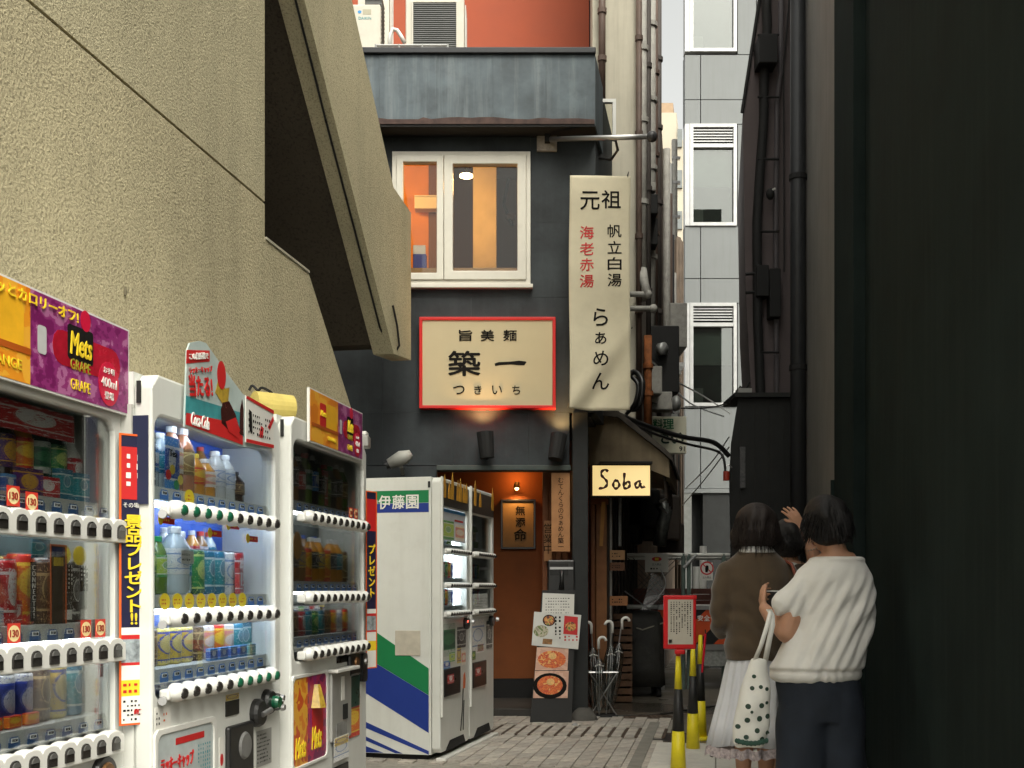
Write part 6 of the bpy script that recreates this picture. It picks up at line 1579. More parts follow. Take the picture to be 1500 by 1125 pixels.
ad2 = bx('advert_panel', print_mat('advert grape', [(0.18, 0.01, 0.08), (0.45, 0.02, 0.10), (0.30, 0.02, 0.16)], 5.0, (12, 12, 12), 0.3, 3.0), t, (x0 + x1) / 2 - 0.029, x1, -0.003, 0.001, 0.375, 0.74)
quad(REDINK, ad2, (x0 + x1) / 2 + 0.02, x1 - 0.04, 0.45, 0.62, -0.004); text('Mets', YELINK, ad2, (x0 + x1) / 2 + 0.07, -0.0052, 0.47, w=0.12, h=0.10, shear=0.2, bold=0.03); text('Mets', YELINK, ad, x0 + 0.08, -0.005, 0.45, w=0.12, h=0.09, shear=0.2, bold=0.03)
MB().tube([((x0 + x1) / 2 + 0.06, -0.004, 0.60), ((x0 + x1) / 2 + 0.065, -0.004, 0.70)], [0.05, 0.02], 8).build('printed_bottle', mat('gold print', (0.45, 0.30, 0.04)), ad2)
x0, z1 = M3.p(482, 996); x1, _ = M3.p(511, 996)
bx('bill_unit', mat('silver unit', (0.45, 0.45, 0.43), 0.4, metal=0.5), t, x0, x1, -0.015, 0.002, 0.42, 0.735, bevel=0.01); bx('bill_lip', PLASW, t, x0 - 0.02, x1 + 0.02, -0.05, -0.001, 0.736, 0.752, bevel=0.004)
bx('bill_slot', MATTE, t, x0 + 0.14, x0 + 0.2, -0.02, -0.0155, 0.51, 0.58); bx('bill_keys', PAPER, t, x0 + 0.12, x0 + 0.16, -0.018, -0.0155, 0.6, 0.71)
bx('bill_window', mat('grey smear', (0.2, 0.2, 0.19), 0.5, var=0.4, scale=20), t, x0 + 0.05, x0 + 0.19, -0.018, -0.0155, 0.44, 0.5)
x0, _ = M3.p(494, 0); x1, _ = M3.p(506, 0); bx('display_window', BLACK, t, x0, x1, -0.004, 0.001, 0.79, 0.805 + 0.0); bx('display_window', BLACK, t, x0 - 0.01, x1 + .02, -0.004, 0.002, 0.772, 0.806)
x0, _ = M3.p(508, 0); x1, _ = M3.p(524, 0)
bx('coin_unit', BLACK, t, x0, x1, -0.02, 0.002, 0.70, 0.803, bevel=0.012); bx('coin_lower', mat('green black', (0.015, 0.05, 0.035), 0.3, var=0.4, scale=20), t, x0 + 0.02, x1, -0.012, 0.002, 0.55, 0.697, bevel=0.004)
MB().lathe([(0.022, -0.03), (0.026, -0.02)], ((x0 + x1) / 2, 0, 0.765), 14, axis='y').build('coin_slot', mat('bronze ring', (0.18, 0.09, 0.035)), t)
MB().prism(rrect(M3.p(526, 0)[0], M3.p(533, 0)[0], 0.66, 0.80, 0.02), -0.02, 0.001).build('lock_plate', BLACK, t); MB().lathe([(0.014, -0.03), (0.016, -0.021)], (M3.p(529.5, 0)[0], 0, 0.76), 10, axis='y').build('lock', STEEL, t)
for i, (u0, u1, a, b, k) in enumerate(((507, 526, 0.405, 0.56, 'orange'), (483, 505, 0.33, 0.44, 'white'), (484, 504, 0.40, 0.435, 'gold'))):
    o = quad(label_mat(k), t, M3.p(u0, 0)[0], M3.p(u1, 0)[0], a, b, -0.003 - 0.001 * i - (0.016 if i else 0), name='sticker')
    o.location.y = 0.0
bx('pickup_flap', BLACK, t, 0.2, 0.7, -0.006, 0.002, 0.12, 0.30, bevel=0.01)
prize_strip(t, M3W - 0.012, -0.028, 1.60, 0.72, 0.08, rotz=-R(20), full=False)
bx('side_vent', MATTE, t, -0.003, -0.0005, 0.03, 0.045, 1.74, 1.81)

# things lying on top of the machines
t = thing('yellow_roll', 'thick faded yellow foam roll lying on top of the farthest dim machine', 'roll', M3.t.location + Vector((0, 0, 1.833)))
rd = Vector((math.sin(TH), math.cos(TH), 0)); 
ca = onplane(372, 592, -1.95) - t.location; cb_ = onplane(426, 592, -1.95) - t.location
ca.z = cb_.z = 0.058
c0 = Vector((-0.16, -0.08, 0.06)); c1 = Vector((-0.06, 0.02, 0.06))
pa, pb_ = at(372, 592, 4.62) - t.location, at(427, 594, 4.72) - t.location
pa.z = pb_.z = 0.06
MB().tube([pa, pa.lerp(pb_, 0.5) + Vector((0, 0, -0.002)), pb_], [0.058, 0.06, 0.057], 20).build('roll_body', mat('faded yellow foam', (0.52, 0.42, 0.12), 0.85, var=0.15, scale=9, dirt=0.3, dirt_col=(0.2, 0.16, 0.07), bump=0.2), t, smooth=False)
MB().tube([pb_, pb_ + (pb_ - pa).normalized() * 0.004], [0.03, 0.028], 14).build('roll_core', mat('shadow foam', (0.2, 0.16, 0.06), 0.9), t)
t = thing('wire_scrap', 'bent scrap of dark wire on top of the yellow roll', 'wire', M3.t.location + Vector((0, 0, 1.95)))
ws = [at(365, 572, 4.66), at(370, 565, 4.66), at(378, 572, 4.66), at(384, 568, 4.66), at(398, 575, 4.68), at(392, 577, 4.68), at(380, 576, 4.68)]
MB().tube(smooth_path([tuple(p - t.location) for p in ws], 4), 0.006, 5).build('wire', MATTE, t)
t = thing('small_box_on_machine', 'small grey junction box on the far end of the machine top', 'box', at(530, 632, 5.5) * 1.0)
t.location.z = 1.834
bx('box', PLASG, t, -0.05, 0.03, 0.02, 0.12, 0.0, 0.06, bevel=0.008); bx('lid', PLASW, t, -0.04, 0.02, 0.03, 0.11, 0.061, 0.08, bevel=0.004)

# ---------------- two slim machines with striped side
IROT = math.pi / 2 - R(14)
IO = at(645, 864, 6.93); IO.z = 0
IW = 0.655
GREENS = mat('green stripe', (0.015, 0.20, 0.07), 0.4, var=0.06); NAVYS = mat('navy stripe', (0.02, 0.045, 0.26), 0.4, var=0.06)
def slim(org, label, lit):
    M = Machine('slim_drink_machine', label, -1.7, 0, IW, 1.83, 0.78, (0.05, IW - 0.05, 0.93, 1.64), mat('slim back lit', (0.45, 0.5, 0.58), 0.4, var=0.2, scale=8) if lit else mat('slim back dim', (0.05, 0.06, 0.075), 0.5, var=0.4, scale=8), 'slim machines by the shop door', IROT, org)
    t = M.t
    if lit:
        W = emat('cool tube bright', (0.85, 0.92, 1.0), 14.0)
        for z in (1.62, 1.36, 1.12): MB().cyl((0.09, 0.2, z), (IW - 0.09, 0.2, z), 0.013, 8).build('lamp_or_fill_tube', W, t)
        MB().cyl((IW - 0.085, 0.1, 0.95), (IW - 0.085, 0.1, 1.55), 0.02, 8).build('lamp_or_fill_tube', W, t)
    for ri, z in enumerate((1.36, 1.14, 0.955)):
        button_row(t, 0.08, IW - 0.08, z, 9, 'dark', y=-0.022); M.shelf(z + 0.05)
        for i in range(8):
            lb = rnd.choice(['green', 'lime', 'red', 'navy', 'tea', 'gold', 'white', 'teal', 'orange'])
            x = 0.10 + i * (IW - 0.2) / 7
            if ri == 0: bottle(t, x, 0.12, z + 0.05, lb, rnd.choice(['green', 'tea', 'clear']), 'white', h=0.19, r=0.028)
            else: can(t, x, 0.11, z + 0.05, lb, h=0.11, r=0.027)
    M.glass(pane_mat('lit display glass') if lit else pane_mat('dim display glass'))
    if lit:
        q_ = quad(mat('poster white', (0.62, 0.66, 0.72), 0.4), t, 0.06, IW - 0.06, 1.43, 1.635, 0.01, name='poster', depth=0.002)
        quad(mat('blue print', (0.05, 0.28, 0.6)), q_, 0.06, IW - 0.06, 1.615, 1.635, 0.0085); quad(label_mat('lime'), q_, 0.08, 0.32, 1.44, 1.56, 0.0085); quad(label_mat('pink'), q_, 0.36, IW - 0.09, 1.44, 1.55, 0.0085); quad(REDINK, q_, 0.34, IW - 0.12, 1.565, 1.577, 0.0085)
    # gold pop cards on top
    for i, (x, h_) in enumerate(((0.03, 0.10), (0.12, 0.06), (0.20, 0.13), (0.31, 0.09), (0.38, 0.11), (0.45, 0.08), (0.52, 0.09)) if lit else ((0.08, 0.13), (0.2, 0.06), (0.55, 0.12))):
        pts = [(x, 1.70), (x + 0.055, 1.70), (x + 0.06, 1.70 + h_ * 0.8), (x + 0.03, 1.72 + h_ + 0.03), (x + 0.004, 1.70 + h_ * 0.85)]
        poly(mat('gold card', (0.60, 0.30, 0.03), 0.45, var=0.3, scale=20), t, pts, -0.012 - 0.003 * (i % 2), name='pop_card', depth=0.002)
    quad(mat('dark head panel', (0.03, 0.03, 0.035), 0.4, var=0.5, scale=15), t, 0.03, IW - 0.03, 1.65, 1.80, -0.006, name='head_panel', depth=0.005)
    # lower front
    bx('pickup_window', BLACK, t, 0.06, 0.42, -0.01, 0.002, 0.42, 0.60, bevel=0.006); quad(label_mat('red'), t, 0.12, 0.26, 0.50, 0.56, -0.0115, name='flap_sticker')
    for i, (x0, x1, z0, z1, k) in enumerate(((0.05, 0.32, 0.68, 0.89, 'dkgreen'), (0.36, 0.56, 0.72, 0.86, 'black'), (0.18, 0.30, 0.64, 0.70, 'lime'), (0.36, 0.45, 0.62, 0.72, 'gold'), (0.06, 0.2, 0.60, 0.65, 'blue'), (0.46, 0.55, 0.6, 0.7, 'pink')) if lit else ((0.05, 0.38, 0.66, 0.90, 'white'), (0.44, 0.60, 0.68, 0.88, 'black'), (0.04, 0.14, 0.62, 0.68, 'green'), (0.2, 0.36, 0.67, 0.72, 'orange'))):
        quad(label_mat(k), t, x0, x1, z0, z1, -0.002 - 0.0015 * (i % 3), name='sticker', depth=0.0012)
    MB().lathe([(0.035, -0.03), (0.04, -0.018), (0.04, 0.0)], (IW - 0.11, 0, 0.88), 14, axis='y').build('coin_dial', BLACK, t); MB().lathe([(0.014, -0.05), (0.018, -0.031)], (IW - 0.04, 0, 0.89), 10, axis='y').build('lock', STEEL, t)
    if lit:
        bx('red_light', emat('red led', (1.0, 0.05, 0.02), 4), t, IW - 0.15, IW - 0.135, -0.034, -0.031, 0.89, 0.90)
        poly(mat('orange sticker', (0.7, 0.14, 0.02), 0.4), t, [(0.50, 0.44), (0.55, 0.44), (0.56, 0.5), (0.545, 0.55), (0.51, 0.53)], -0.002, name='sticker')
        MB().tube([(0.44, -0.002, 0.16), (0.48, -0.002, 0.30), (0.50, -0.002, 0.44)], 0.004, 4).build('drawn_line', INK, t); MB().tube([(0.50, -0.002, 0.16), (0.505, -0.002, 0.26), (0.52, -0.002, 0.36)], 0.004, 4).build('drawn_line', INK, t)
    poly(MATTE, t, [(0.10, 0.071), (IW - 0.1, 0.071), (IW - 0.15, 0.13), (0.2, 0.13)], -0.004, name='toe_recess', depth=0.003)
    MB().box(0.0, IW, -0.035, 0.03, 0.004, 0.04).build('foot_board', PLASW, t, fix=False, bevel=0.004)
    MB().box(-0.001, 0.022, -0.016, -0.001, 0.3, 1.83).build('door_edge', PLASW, t, fix=False, bevel=0.004)
    return M
A = slim(IO, 'slim lit drink machine whose white side carries green and navy stripes', True)
B = slim(IO + Vector((math.sin(R(14)), math.cos(R(14)), 0)) * (IW + 0.004), 'slim dim drink machine standing nearest the shop doorway', False)
# striped side panel of the first one: local y is depth, x = 0 face
t = A.t
sp_ = MB().box(-0.006, -0.0005, 0.07, 0.78, 0.06, 1.825).build('side_panel', WHITE, t, fix=False)
def side(mt_, pts, k=1, name='stripe'):     # (depth, z) seen from the camera side, depth grows to the left
    m = MB(); n = len(pts); x = -0.006 - 0.0012 * k
    m.add([(x, y, z) for y, z in pts] + [(x + 0.001, y, z) for y, z in pts], [tuple(range(n)), tuple(range(2 * n - 1, n - 1, -1))] + [(i, i + n, (i + 1) % n + n, (i + 1) % n) for i in range(n)])
    return m.build(name, mt_, sp_)
D = 0.775; E_ = 0.075
side(GREENS, [(D, 1.665), (E_, 1.665), (E_, 1.745), (D, 1.745)]); side(NAVYS, [(D, 1.605), (E_, 1.605), (E_, 1.663), (D, 1.663)])
side(GREENS, [(D, 0.83), (E_, 0.44), (E_, 0.61), (D, 1.06)]); side(NAVYS, [(D, 0.60), (E_, 0.20), (E_, 0.438), (D, 0.828)])
side(NAVYS, [(D, 0.32), (E_, -0.0 + 0.062), (E_, 0.085), (D, 0.37)]); side(NAVYS, [(D, 0.24), (0.30, 0.063), (0.25, 0.063), (D, 0.275)]); side(NAVYS, [(D, 0.063), (0.38, 0.063), (D, 0.19)])
for i, ch in enumerate('伊藤園'):
    o = text(ch, WHINK, sp_, -0.0085, 0.372 - i * 0.094, 1.672, w=0.085, h=0.09, bold=0.02); o.rotation_euler = (0, 0, -math.pi / 2)
m = MB()
m.lathe([(0.035, -0.0095), (0.035, -0.008)], (0, 0.455, 1.675), 18, axis='x'); m.build('logo_dot', WHINK, sp_)
bx('paper_note', mat('taped card', (0.50, 0.46, 0.38), 0.8, var=0.15, scale=12), t, -0.012, -0.008, 0.13, 0.30, 0.69, 0.85, bevel=0.002)
bx('latch', MATTE, t, -0.009, -0.0065, 0.065, 0.08, 1.76, 1.80)
# ================================================================ menu stand, umbrellas, cones
t = thing('menu_stand', 'black leaning menu board with photo sheets of noodle bowls by the corner post', 'menu board', Vector((atx(810, 8.95), 8.95, 0)))
tilt = R(6)
def mp_(u, v):     # position on the tilted board
    z = (1066 - v) / F * 8.9; return atx(u, 8.9) - t.location.x, z
def mboard(name, mt_, pts, y, d=0.012, sub=None):
    m = MB().prism([mp_(u, v) for u, v in pts][::-1], y, y + d)
    m.v = [(x, yy * math.cos(tilt) + z * math.sin(tilt), z * math.cos(tilt)) for x, yy, z in m.v]
    return m.build(name, mt_, sub or t)
def onboard(o):
    for v in o.data.vertices:
        x, y, z = v.co; v.co = (x, y * math.cos(tilt) + z * math.sin(tilt), z * math.cos(tilt))
    return o
mboard('panel', mat('blackboard', (0.02, 0.02, 0.02), 0.6, var=0.2), [(776, 1066), (795, 866), (845, 866), (838, 1066)], 0.0, 0.03)
s1 = mboard('menu_sheet', PAPER, [(794, 905), (796, 870), (843, 872), (842, 905)], -0.004, 0.002)
onboard(scribble(INK, t, mp_(800, 0)[0], mp_(838, 0)[0], mp_(0, 902)[1], mp_(0, 876)[1], -0.0052, 6, seed=31, fill=0.3))
s2 = mboard('menu_sheet', mat('bright paper', (0.66, 0.66, 0.62), 0.6), [(779, 948), (783, 898), (853, 903), (848, 954)], -0.012, 0.002)
def mdisc(u, v, ru, rv, mt_, y, nm='photo_bowl'):
    x, z = mp_(u, v); return onboard(disc(mt_, t, x, z, y, ru / F * 8.9, rv / F * 8.9, name=nm))
BOWL1 = print_mat('ramen photo a', [(0.10, 0.03, 0.015), (0.45, 0.12, 0.02), (0.65, 0.35, 0.08), (0.12, 0.2, 0.03)], 3.0, (40, 40, 40), 0.35, 3.0)
BOWL2 = print_mat('ramen photo b', [(0.60, 0.10, 0.012), (0.72, 0.17, 0.02), (0.55, 0.06, 0.01), (0.75, 0.40, 0.10)], 6.0, (30, 30, 34), 0.35, 4.0)
BOWL3 = print_mat('ramen photo c', [(0.30, 0.27, 0.18), (0.5, 0.46, 0.33), (0.15, 0.2, 0.06)], 9.0, (40, 40, 40), 0.35, 3.0)
mdisc(805, 911, 9.5, 8.5, INK, -0.0135); mdisc(805, 911, 8, 7, BOWL1, -0.015); mdisc(793, 927, 11, 9, BOWL3, -0.0135)
mboard('print', REDINK, [(826, 931), (828, 904), (848, 906), (847, 933)], -0.0135, 0.001); mdisc(837, 920, 8, 7, BOWL1, -0.015)
x, z = mp_(837, 910); onboard(text('限定', WHINK, t, x, -0.016, z, w=0.07)) if False else None
mboard('print', mat('brown photo', (0.3, 0.15, 0.05), 0.5, var=0.5, scale=40), [(795, 946), (796, 938), (810, 939), (809, 947)], -0.0135, 0.001)
onboard(scribble(INK, t, mp_(812, 0)[0], mp_(824, 0)[0], mp_(0, 945)[1], mp_(0, 905)[1], -0.0135, 2, seed=33, vertical=True)); onboard(scribble(REDINK, t, mp_(826, 0)[0], mp_(849, 0)[0], mp_(0, 950)[1], mp_(0, 934)[1], -0.0135, 4, seed=34, vertical=True))
for v0, v1, ry, bowl in ((951, 985, 14, BOWL2), (986, 1026, 17, BOWL2)):
    pk = print_mat('menu photo cloth', [(0.62, 0.36, 0.26), (0.70, 0.45, 0.33)], 1.0, (20, 20, 20))
    mboard('menu_photo', pk, [(784 - (v1 > 1000) * 3, v1), (787 - (v1 > 1000) * 3, v0), (834, v0), (832, v1)], -0.006, 0.002)
    cu = 809 if v1 < 1000 else 806
    if v1 > 1000: mdisc(cu, 1008, 25, 19, INK, -0.0075)
    mdisc(cu, (v0 + v1) / 2 + 1, 21 if v1 < 1000 else 19, ry - 1 if v1 < 1000 else 14, bowl, -0.009)
    mdisc(cu + 1, (v0 + v1) / 2 - 4, 6, 5, mat('noodle pale', (0.75, 0.45, 0.16), 0.5, var=0.3, scale=60), -0.0105)
mboard('foot', MATTE, [(776, 1070), (776, 1062), (838, 1062), (838, 1070)], -0.03, 0.16)

YUm = 9.5
t = thing('umbrella_stand', 'folding wire umbrella stand on crossed legs beside the corner post', 'umbrella stand', Vector((atx(883, YUm), YUm, 0)))
w = 0.125; zt = atz(984, YUm)
for y in (-0.08, 0.08):
    MB().tube([(-w, y, zt), (w, y, zt)], 0.007, 6).build('rail', STEEL, t)
    MB().tube([(-w * 1.05, y, 0.0), (w * 0.95, y, zt)], 0.006, 6).build('leg', STEEL, t); MB().tube([(w * 1.05, y * 1.0, 0.0), (-w * 0.95, y, zt)], 0.006, 6).build('leg', STEEL, t)
for x in (-w, 0.0, w): MB().tube([(x, -0.08, zt), (x, 0.08, zt)], 0.006, 6).build('cross_bar', STEEL, t)
bx('drip_tray', MATTE, t, -w, w, -0.09, 0.09, 0.0, 0.03, bevel=0.005)
FILM = pane_mat('clear umbrella film', (0.72, 0.76, 0.76), 0.6, 0.12, 0.12)
def umbrella(u0, vtop, u1, label, hook, dy):
    zt_ = atz(vtop, YUm)
    t = thing('clear_umbrella', label, 'umbrella', Vector((atx(u1, YUm), YUm + dy, 0.033)), group='clear umbrellas in the stand')
    dx = atx(u0, YUm) - atx(u1, YUm); H_ = zt_ - 0.033
    top = Vector((dx, 0, H_ - 0.05)); s_ = 1 if hook else -1
    MB().tube([(0, 0, 0.0), tuple(top)], 0.006, 8).build('shaft', STEEL, t)
    hk = [top - Vector((0, 0, 0.07))] + [top + Vector((s_ * 0.032 * (1 - math.cos(R(a))), 0, 0.032 * math.sin(R(a)))) for a in range(0, 200, 20)]
    MB().tube(hk, 0.0125, 8).build('handle', mat('white handle', (0.72, 0.72, 0.68), 0.35), t, smooth=True)
    rings = []
    for k, (f, r) in enumerate(((0.04, 0.012), (0.12, 0.035), (0.35, 0.05), (0.6, 0.048), (0.72, 0.03), (0.76, 0.014))):
        c = top * f
        rings.append([(c.x + r * (1 + 0.25 * math.cos(6 * a)) * math.cos(a), c.y + r * (1 + 0.25 * math.cos(6 * a)) * math.sin(a), (H_ - .05) * f) for a in [2 * math.pi * q / 24 for q in range(24)]])
    MB().loft(rings, cap=False).build('canopy', FILM, t, smooth=True)
    MB().tube([top * 0.66 + Vector((-0.03, -0.03, 0)), top * 0.68 + Vector((0.0, -0.05, 0)), top * 0.66 + Vector((0.04, -0.02, 0))], 0.005, 4).build('strap', PLASW, t)
umbrella(866, 908, 872, 'clear umbrella with white crook handle at the left of the stand', False, -0.03)
umbrella(876, 930, 877, 'shorter clear umbrella in the middle of the stand', True, -0.06)
umbrella(897, 907, 888, 'tall clear umbrella leaning right with its white handle raised highest', False, -0.01)
umbrella(912, 902, 893, 'umbrella at the right back of the stand with its handle turned away', True, 0.05)

CY = mat('cone yellow', (0.82, 0.68, 0.02), 0.4, var=0.08, scale=12, dirt=0.15, dirt_col=(0.3, 0.25, 0.05)); CK = mat('cone black', (0.02, 0.02, 0.02), 0.45, var=0.2)
def cone(u, Y, label, h, tip, stick=None):
    t = thing('striped_cone', label, 'cone', Vector((atx(u, Y), Y, 0)), group='slender striped cones beside the queue')
    MB().lathe([(0.082, 0.0), (0.085, 0.010), (0.08, 0.018), (0.05, 0.026)], n=24).build('base', CY, t, smooth=False)
    def seg(z0, z1, mt_, nm):
        r = lambda z: 0.049 * (1 - z / h) + 0.013 * (z / h)
        MB().lathe([(r(z0 * h), z0 * h + 0.001), (r(z1 * h), z1 * h - 0.001)], n=20).build(nm, mt_, t, smooth=True)
    seg(0.03, 0.36, CY, 'sleeve_band'); seg(0.36, 0.70, CK, 'sleeve_band'); seg(0.70, 0.97, CY, 'sleeve_band')
    if tip: MB().lathe([(0.0135, h * .97), (0.0145, h * 0.985), (0.0145, h + 0.015), (0.008, h + 0.02)], n=12).build('cap', mat('red cap', (0.55, 0.03, 0.02), 0.4), t)
    return t
cone(993.5, 6.55, 'nearest black and yellow cone carrying the red framed notice', 0.735, True)
cone(1015, 7.45, 'middle black and yellow cone behind the nearest one', 0.745, False)
cone(1026, 8.1, 'farthest black and yellow cone with a thin red stick hanging on it', 0.80, False)
t = thing('red_stick', 'thin bright red stick hung on the farthest striped cone', 'stick', at(1031, 985, 7.9))
MB().tube([(-0.012, 0, 0.0), (0.0, 0, 0.14), (0.012, 0, 0.28)], [0.007, 0.009, 0.008], 8).build('rod', mat('bright red plastic', (0.65, 0.01, 0.03), 0.3), t); MB().tube([(0.012, 0, 0.28), (0.01, 0, 0.31)], 0.004, 6).build('loop', MATTE, t)
t = thing('queue_notice', 'red framed notice sheet of vertical writing fixed on the nearest striped cone', 'notice', at(996, 951, 6.52))
YQn = 6.52
w = 0.098; h = (951 - 872) / F * YQn
RF = mat('red board', (0.60, 0.012, 0.015), 0.4, var=0.05)
bx('board', RF, t, -w, w, 0, 0.016, 0, h, bevel=0.008); bx('sheet', mat('beige sheet', (0.52, 0.48, 0.40), 0.6), t, -w * .73, w * .80, -0.0012, -0.0002, h * 0.09, h * 0.92)
scribble(INK, t, -w * .62, w * .72, h * 0.2, h * 0.88, -0.0022, 8, vertical=True, seed=41, fill=0.45, gap=0.15)
text('築', INK, t, -w * .58, -0.003, h * 0.15, h=0.022, bold=0.02); bx('clip', RF, t, -0.03, 0.03, -0.01, 0.02, -0.03, -0.002, bevel=0.006); bx('clip', RF, t, w * .8, w * 1.02, -0.006, -0.001, h * .93, h * 1.0, bevel=0.003)

cpts = [at(905, 1052, 9.5), at(960, 1048, 9.6), at(1010, 1040, 10.0), at(1060, 1034, 10.4)]
cpts = [Vector((p.x, p.y, 0.012)) for p in cpts]
o = MB().tube(smooth_path([tuple(p) for p in cpts], 5), 0.009, 6).build('ground_cord', BLACK, smooth=True)
tag(o, 'black cord lying across the wet ground behind the cones', 'cord')
t = thing('stone_block', 'small grey stone lying at the foot of the menu board', 'stone', Vector((atx(842, 8.75), 8.75, 0)))
m = MB().ball((0, 0, 0.02), (0.03, 0.025, 0.025), 8, 6); m.build('stone', mat('grey stone', (0.3, 0.3, 0.29), 0.8), t, smooth=True)
# ================================================================ people
def evalmesh(o):
    dg = bpy.context.evaluated_depsgraph_get(); dg.update()
    return bpy.data.meshes.new_from_object(o.evaluated_get(dg))
def organic(m, name, mt_, parent, voxel=0.008, smooth=6, disp=None, factor=0.5):
    """fuse overlapping closed shapes into one continuous skin"""
    me = m.mesh(name)
    bm = bmesh.new(); bm.from_mesh(me); bmesh.ops.recalc_face_normals(bm, faces=bm.faces); bm.to_mesh(me); bm.free()
    o = bpy.data.objects.new(name, me); COL.objects.link(o)
    r = o.modifiers.new('r', 'REMESH'); r.mode = 'VOXEL'; r.voxel_size = voxel; r.use_smooth_shade = True
    s_ = o.modifiers.new('s', 'SMOOTH'); s_.factor = factor; s_.iterations = smooth
    me2 = evalmesh(o)
    bpy.data.objects.remove(o); bpy.data.meshes.remove(me)
    if disp:
        nrm = [v.normal.copy() for v in me2.vertices]
        for v, n in zip(me2.vertices, nrm):
            v.co += n * disp(v.co, n)
    me2.polygons.foreach_set('use_smooth', [True] * len(me2.polygons))
    me2.materials.clear(); me2.materials.append(mt_); me2.name = name; me2.update()
    return inst(name, me2, parent)
def cap(m, p0, r0, p1, r1, n=12):
    p0, p1 = Vector(p0), Vector(p1); d = (p1 - p0).normalized()
    pts = []; rs = []
    for a in (80, 55, 28): pts.append(p0 - d * r0 * math.sin(R(a))); rs.append(r0 * math.cos(R(a)))
    pts += [p0, p1]; rs += [r0, r1]
    for a in (28, 55, 80): pts.append(p1 + d * r1 * math.sin(R(a))); rs.append(r1 * math.cos(R(a)))
    m.tube(pts, rs, n); return m
def chain(m, pts, rs, n=12):
    for i in range(len(pts) - 1): cap(m, pts[i], rs[i], pts[i + 1], rs[i + 1], n)
def erings(rows, n=28):       # rows of (z, cx, cy, rx, ry)
    return [[(cx_ + rx * math.cos(2 * math.pi * k / n), cy_ + ry * math.sin(2 * math.pi * k / n), z) for k in range(n)] for z, cx_, cy_, rx, ry in rows]
def hand(m, wrist, fwd, palm_n, side, curl=0.5, s=1.0):
    """palm and five bent fingers; fwd points along the hand, palm_n out of the palm, side towards the thumb"""
    w0 = Vector(wrist); f = Vector(fwd).normalized(); pn = Vector(palm_n).normalized(); sd_ = Vector(side).normalized()
    for k in range(4):
        o = sd_ * (0.027 - 0.018 * k) * s
        cap(m, w0 + o * 0.7, 0.013 * s, w0 + f * 0.082 * s + o, 0.0115 * s, 8)
    L = (0.068, 0.078, 0.072, 0.056)
    for k in range(4):
        b = w0 + f * 0.085 * s + sd_ * (0.029 - 0.0195 * k) * s
        p = [b]; d = (f + sd_ * 0.16 * (1.5 - k)).normalized(); a = curl * (0.5 + 0.12 * k)
        for j, q in enumerate((0.45, 0.32, 0.25)):
            d = (d * math.cos(a) + pn * math.sin(a)).normalized(); p.append(p[-1] + d * L[k] * q * s)
        chain(m, p, [0.0098 * s, 0.0088 * s, 0.008 * s, 0.0068 * s], 8)
    tb = w0 + f * 0.022 * s + sd_ * 0.024 * s
    d = (f * 0.95 + sd_ * 0.5 + pn * 0.3).normalized()
    p = [tb, tb + d * 0.034 * s, tb + d * 0.034 * s + (d + f * 0.8).normalized() * 0.03 * s, tb + d * 0.034 * s + (d + f * 0.9 + pn * 0.3).normalized() * 0.052 * s]
    chain(m, p, [0.0145 * s, 0.012 * s, 0.0105 * s, 0.008 * s], 8)
SKIN = mat('skin', (0.50, 0.27, 0.17), 0.55, var=0.08, scale=18, spec=0.35)
try:
    SKIN.node_tree.nodes['Principled BSDF'].inputs['Subsurface Weight'].default_value = 0.12
    SKIN.node_tree.nodes['Principled BSDF'].inputs['Subsurface Radius'].default_value = (0.02, 0.008, 0.004)
except Exception: pass
def hair_mat(name, col):
    m, nt, bs, out = _mk(name)
    vec = mapped(nt, (150, 150, 9))
    n = N(nt, 'ShaderNodeTexNoise', Scale=1.0, Detail=3.0); nt.links.new(vec, n.inputs['Vector'])
    nt.links.new(mix_col(nt, n.outputs[0], [c * 0.5 for c in col], [c * 1.9 for c in col]), bs.inputs['Base Color'])
    bs.inputs['Roughness'].default_value = 0.58; bs.inputs['Specular IOR Level'].default_value = 0.3
    b = N(nt, 'ShaderNodeBump', Strength=0.6, Distance=0.004); nt.links.new(n.outputs[0], b.inputs['Height']); nt.links.new(b.outputs[0], bs.inputs['Normal'])
    return m
HB = hair_mat('black hair', (0.009, 0.008, 0.008)); HBr = hair_mat('dark brown hair', (0.020, 0.015, 0.0135))
def head(m, c, rot, s=1.0):
    """skull, jaw, nose, ears and neck stub about centre c; rot turns +y (face) to the gaze"""
    def P(x, y, z): return Vector(c) + rot @ (Vector((x, y, z)) * s)
    def E(x, y, z, r): m.ball(P(x, y, z), tuple(q * s for q in r), 14, 10)
    E(0, -0.012, 0.03, (0.074, 0.088, 0.082)); E(0, 0.018, -0.03, (0.062, 0.068, 0.078)); E(0, 0.045, -0.085, (0.035, 0.035, 0.03))
    E(0.0, 0.092, -0.02, (0.012, 0.016, 0.018)); cap(m, P(0, 0.082, 0.012), 0.007 * s, P(0, 0.098, -0.02), 0.011 * s, 8)
    E(0.0, 0.082, -0.058, (0.022, 0.01, 0.008)); E(0.0, 0.078, -0.066, (0.018, 0.01, 0.008))
    for sx_ in (-1, 1):
        E(sx_ * 0.074, -0.004, -0.012, (0.010, 0.020, 0.030)); E(sx_ * 0.034, 0.066, -0.03, (0.022, 0.018, 0.02)); E(sx_ * 0.03, 0.072, 0.02, (0.02, 0.012, 0.007))
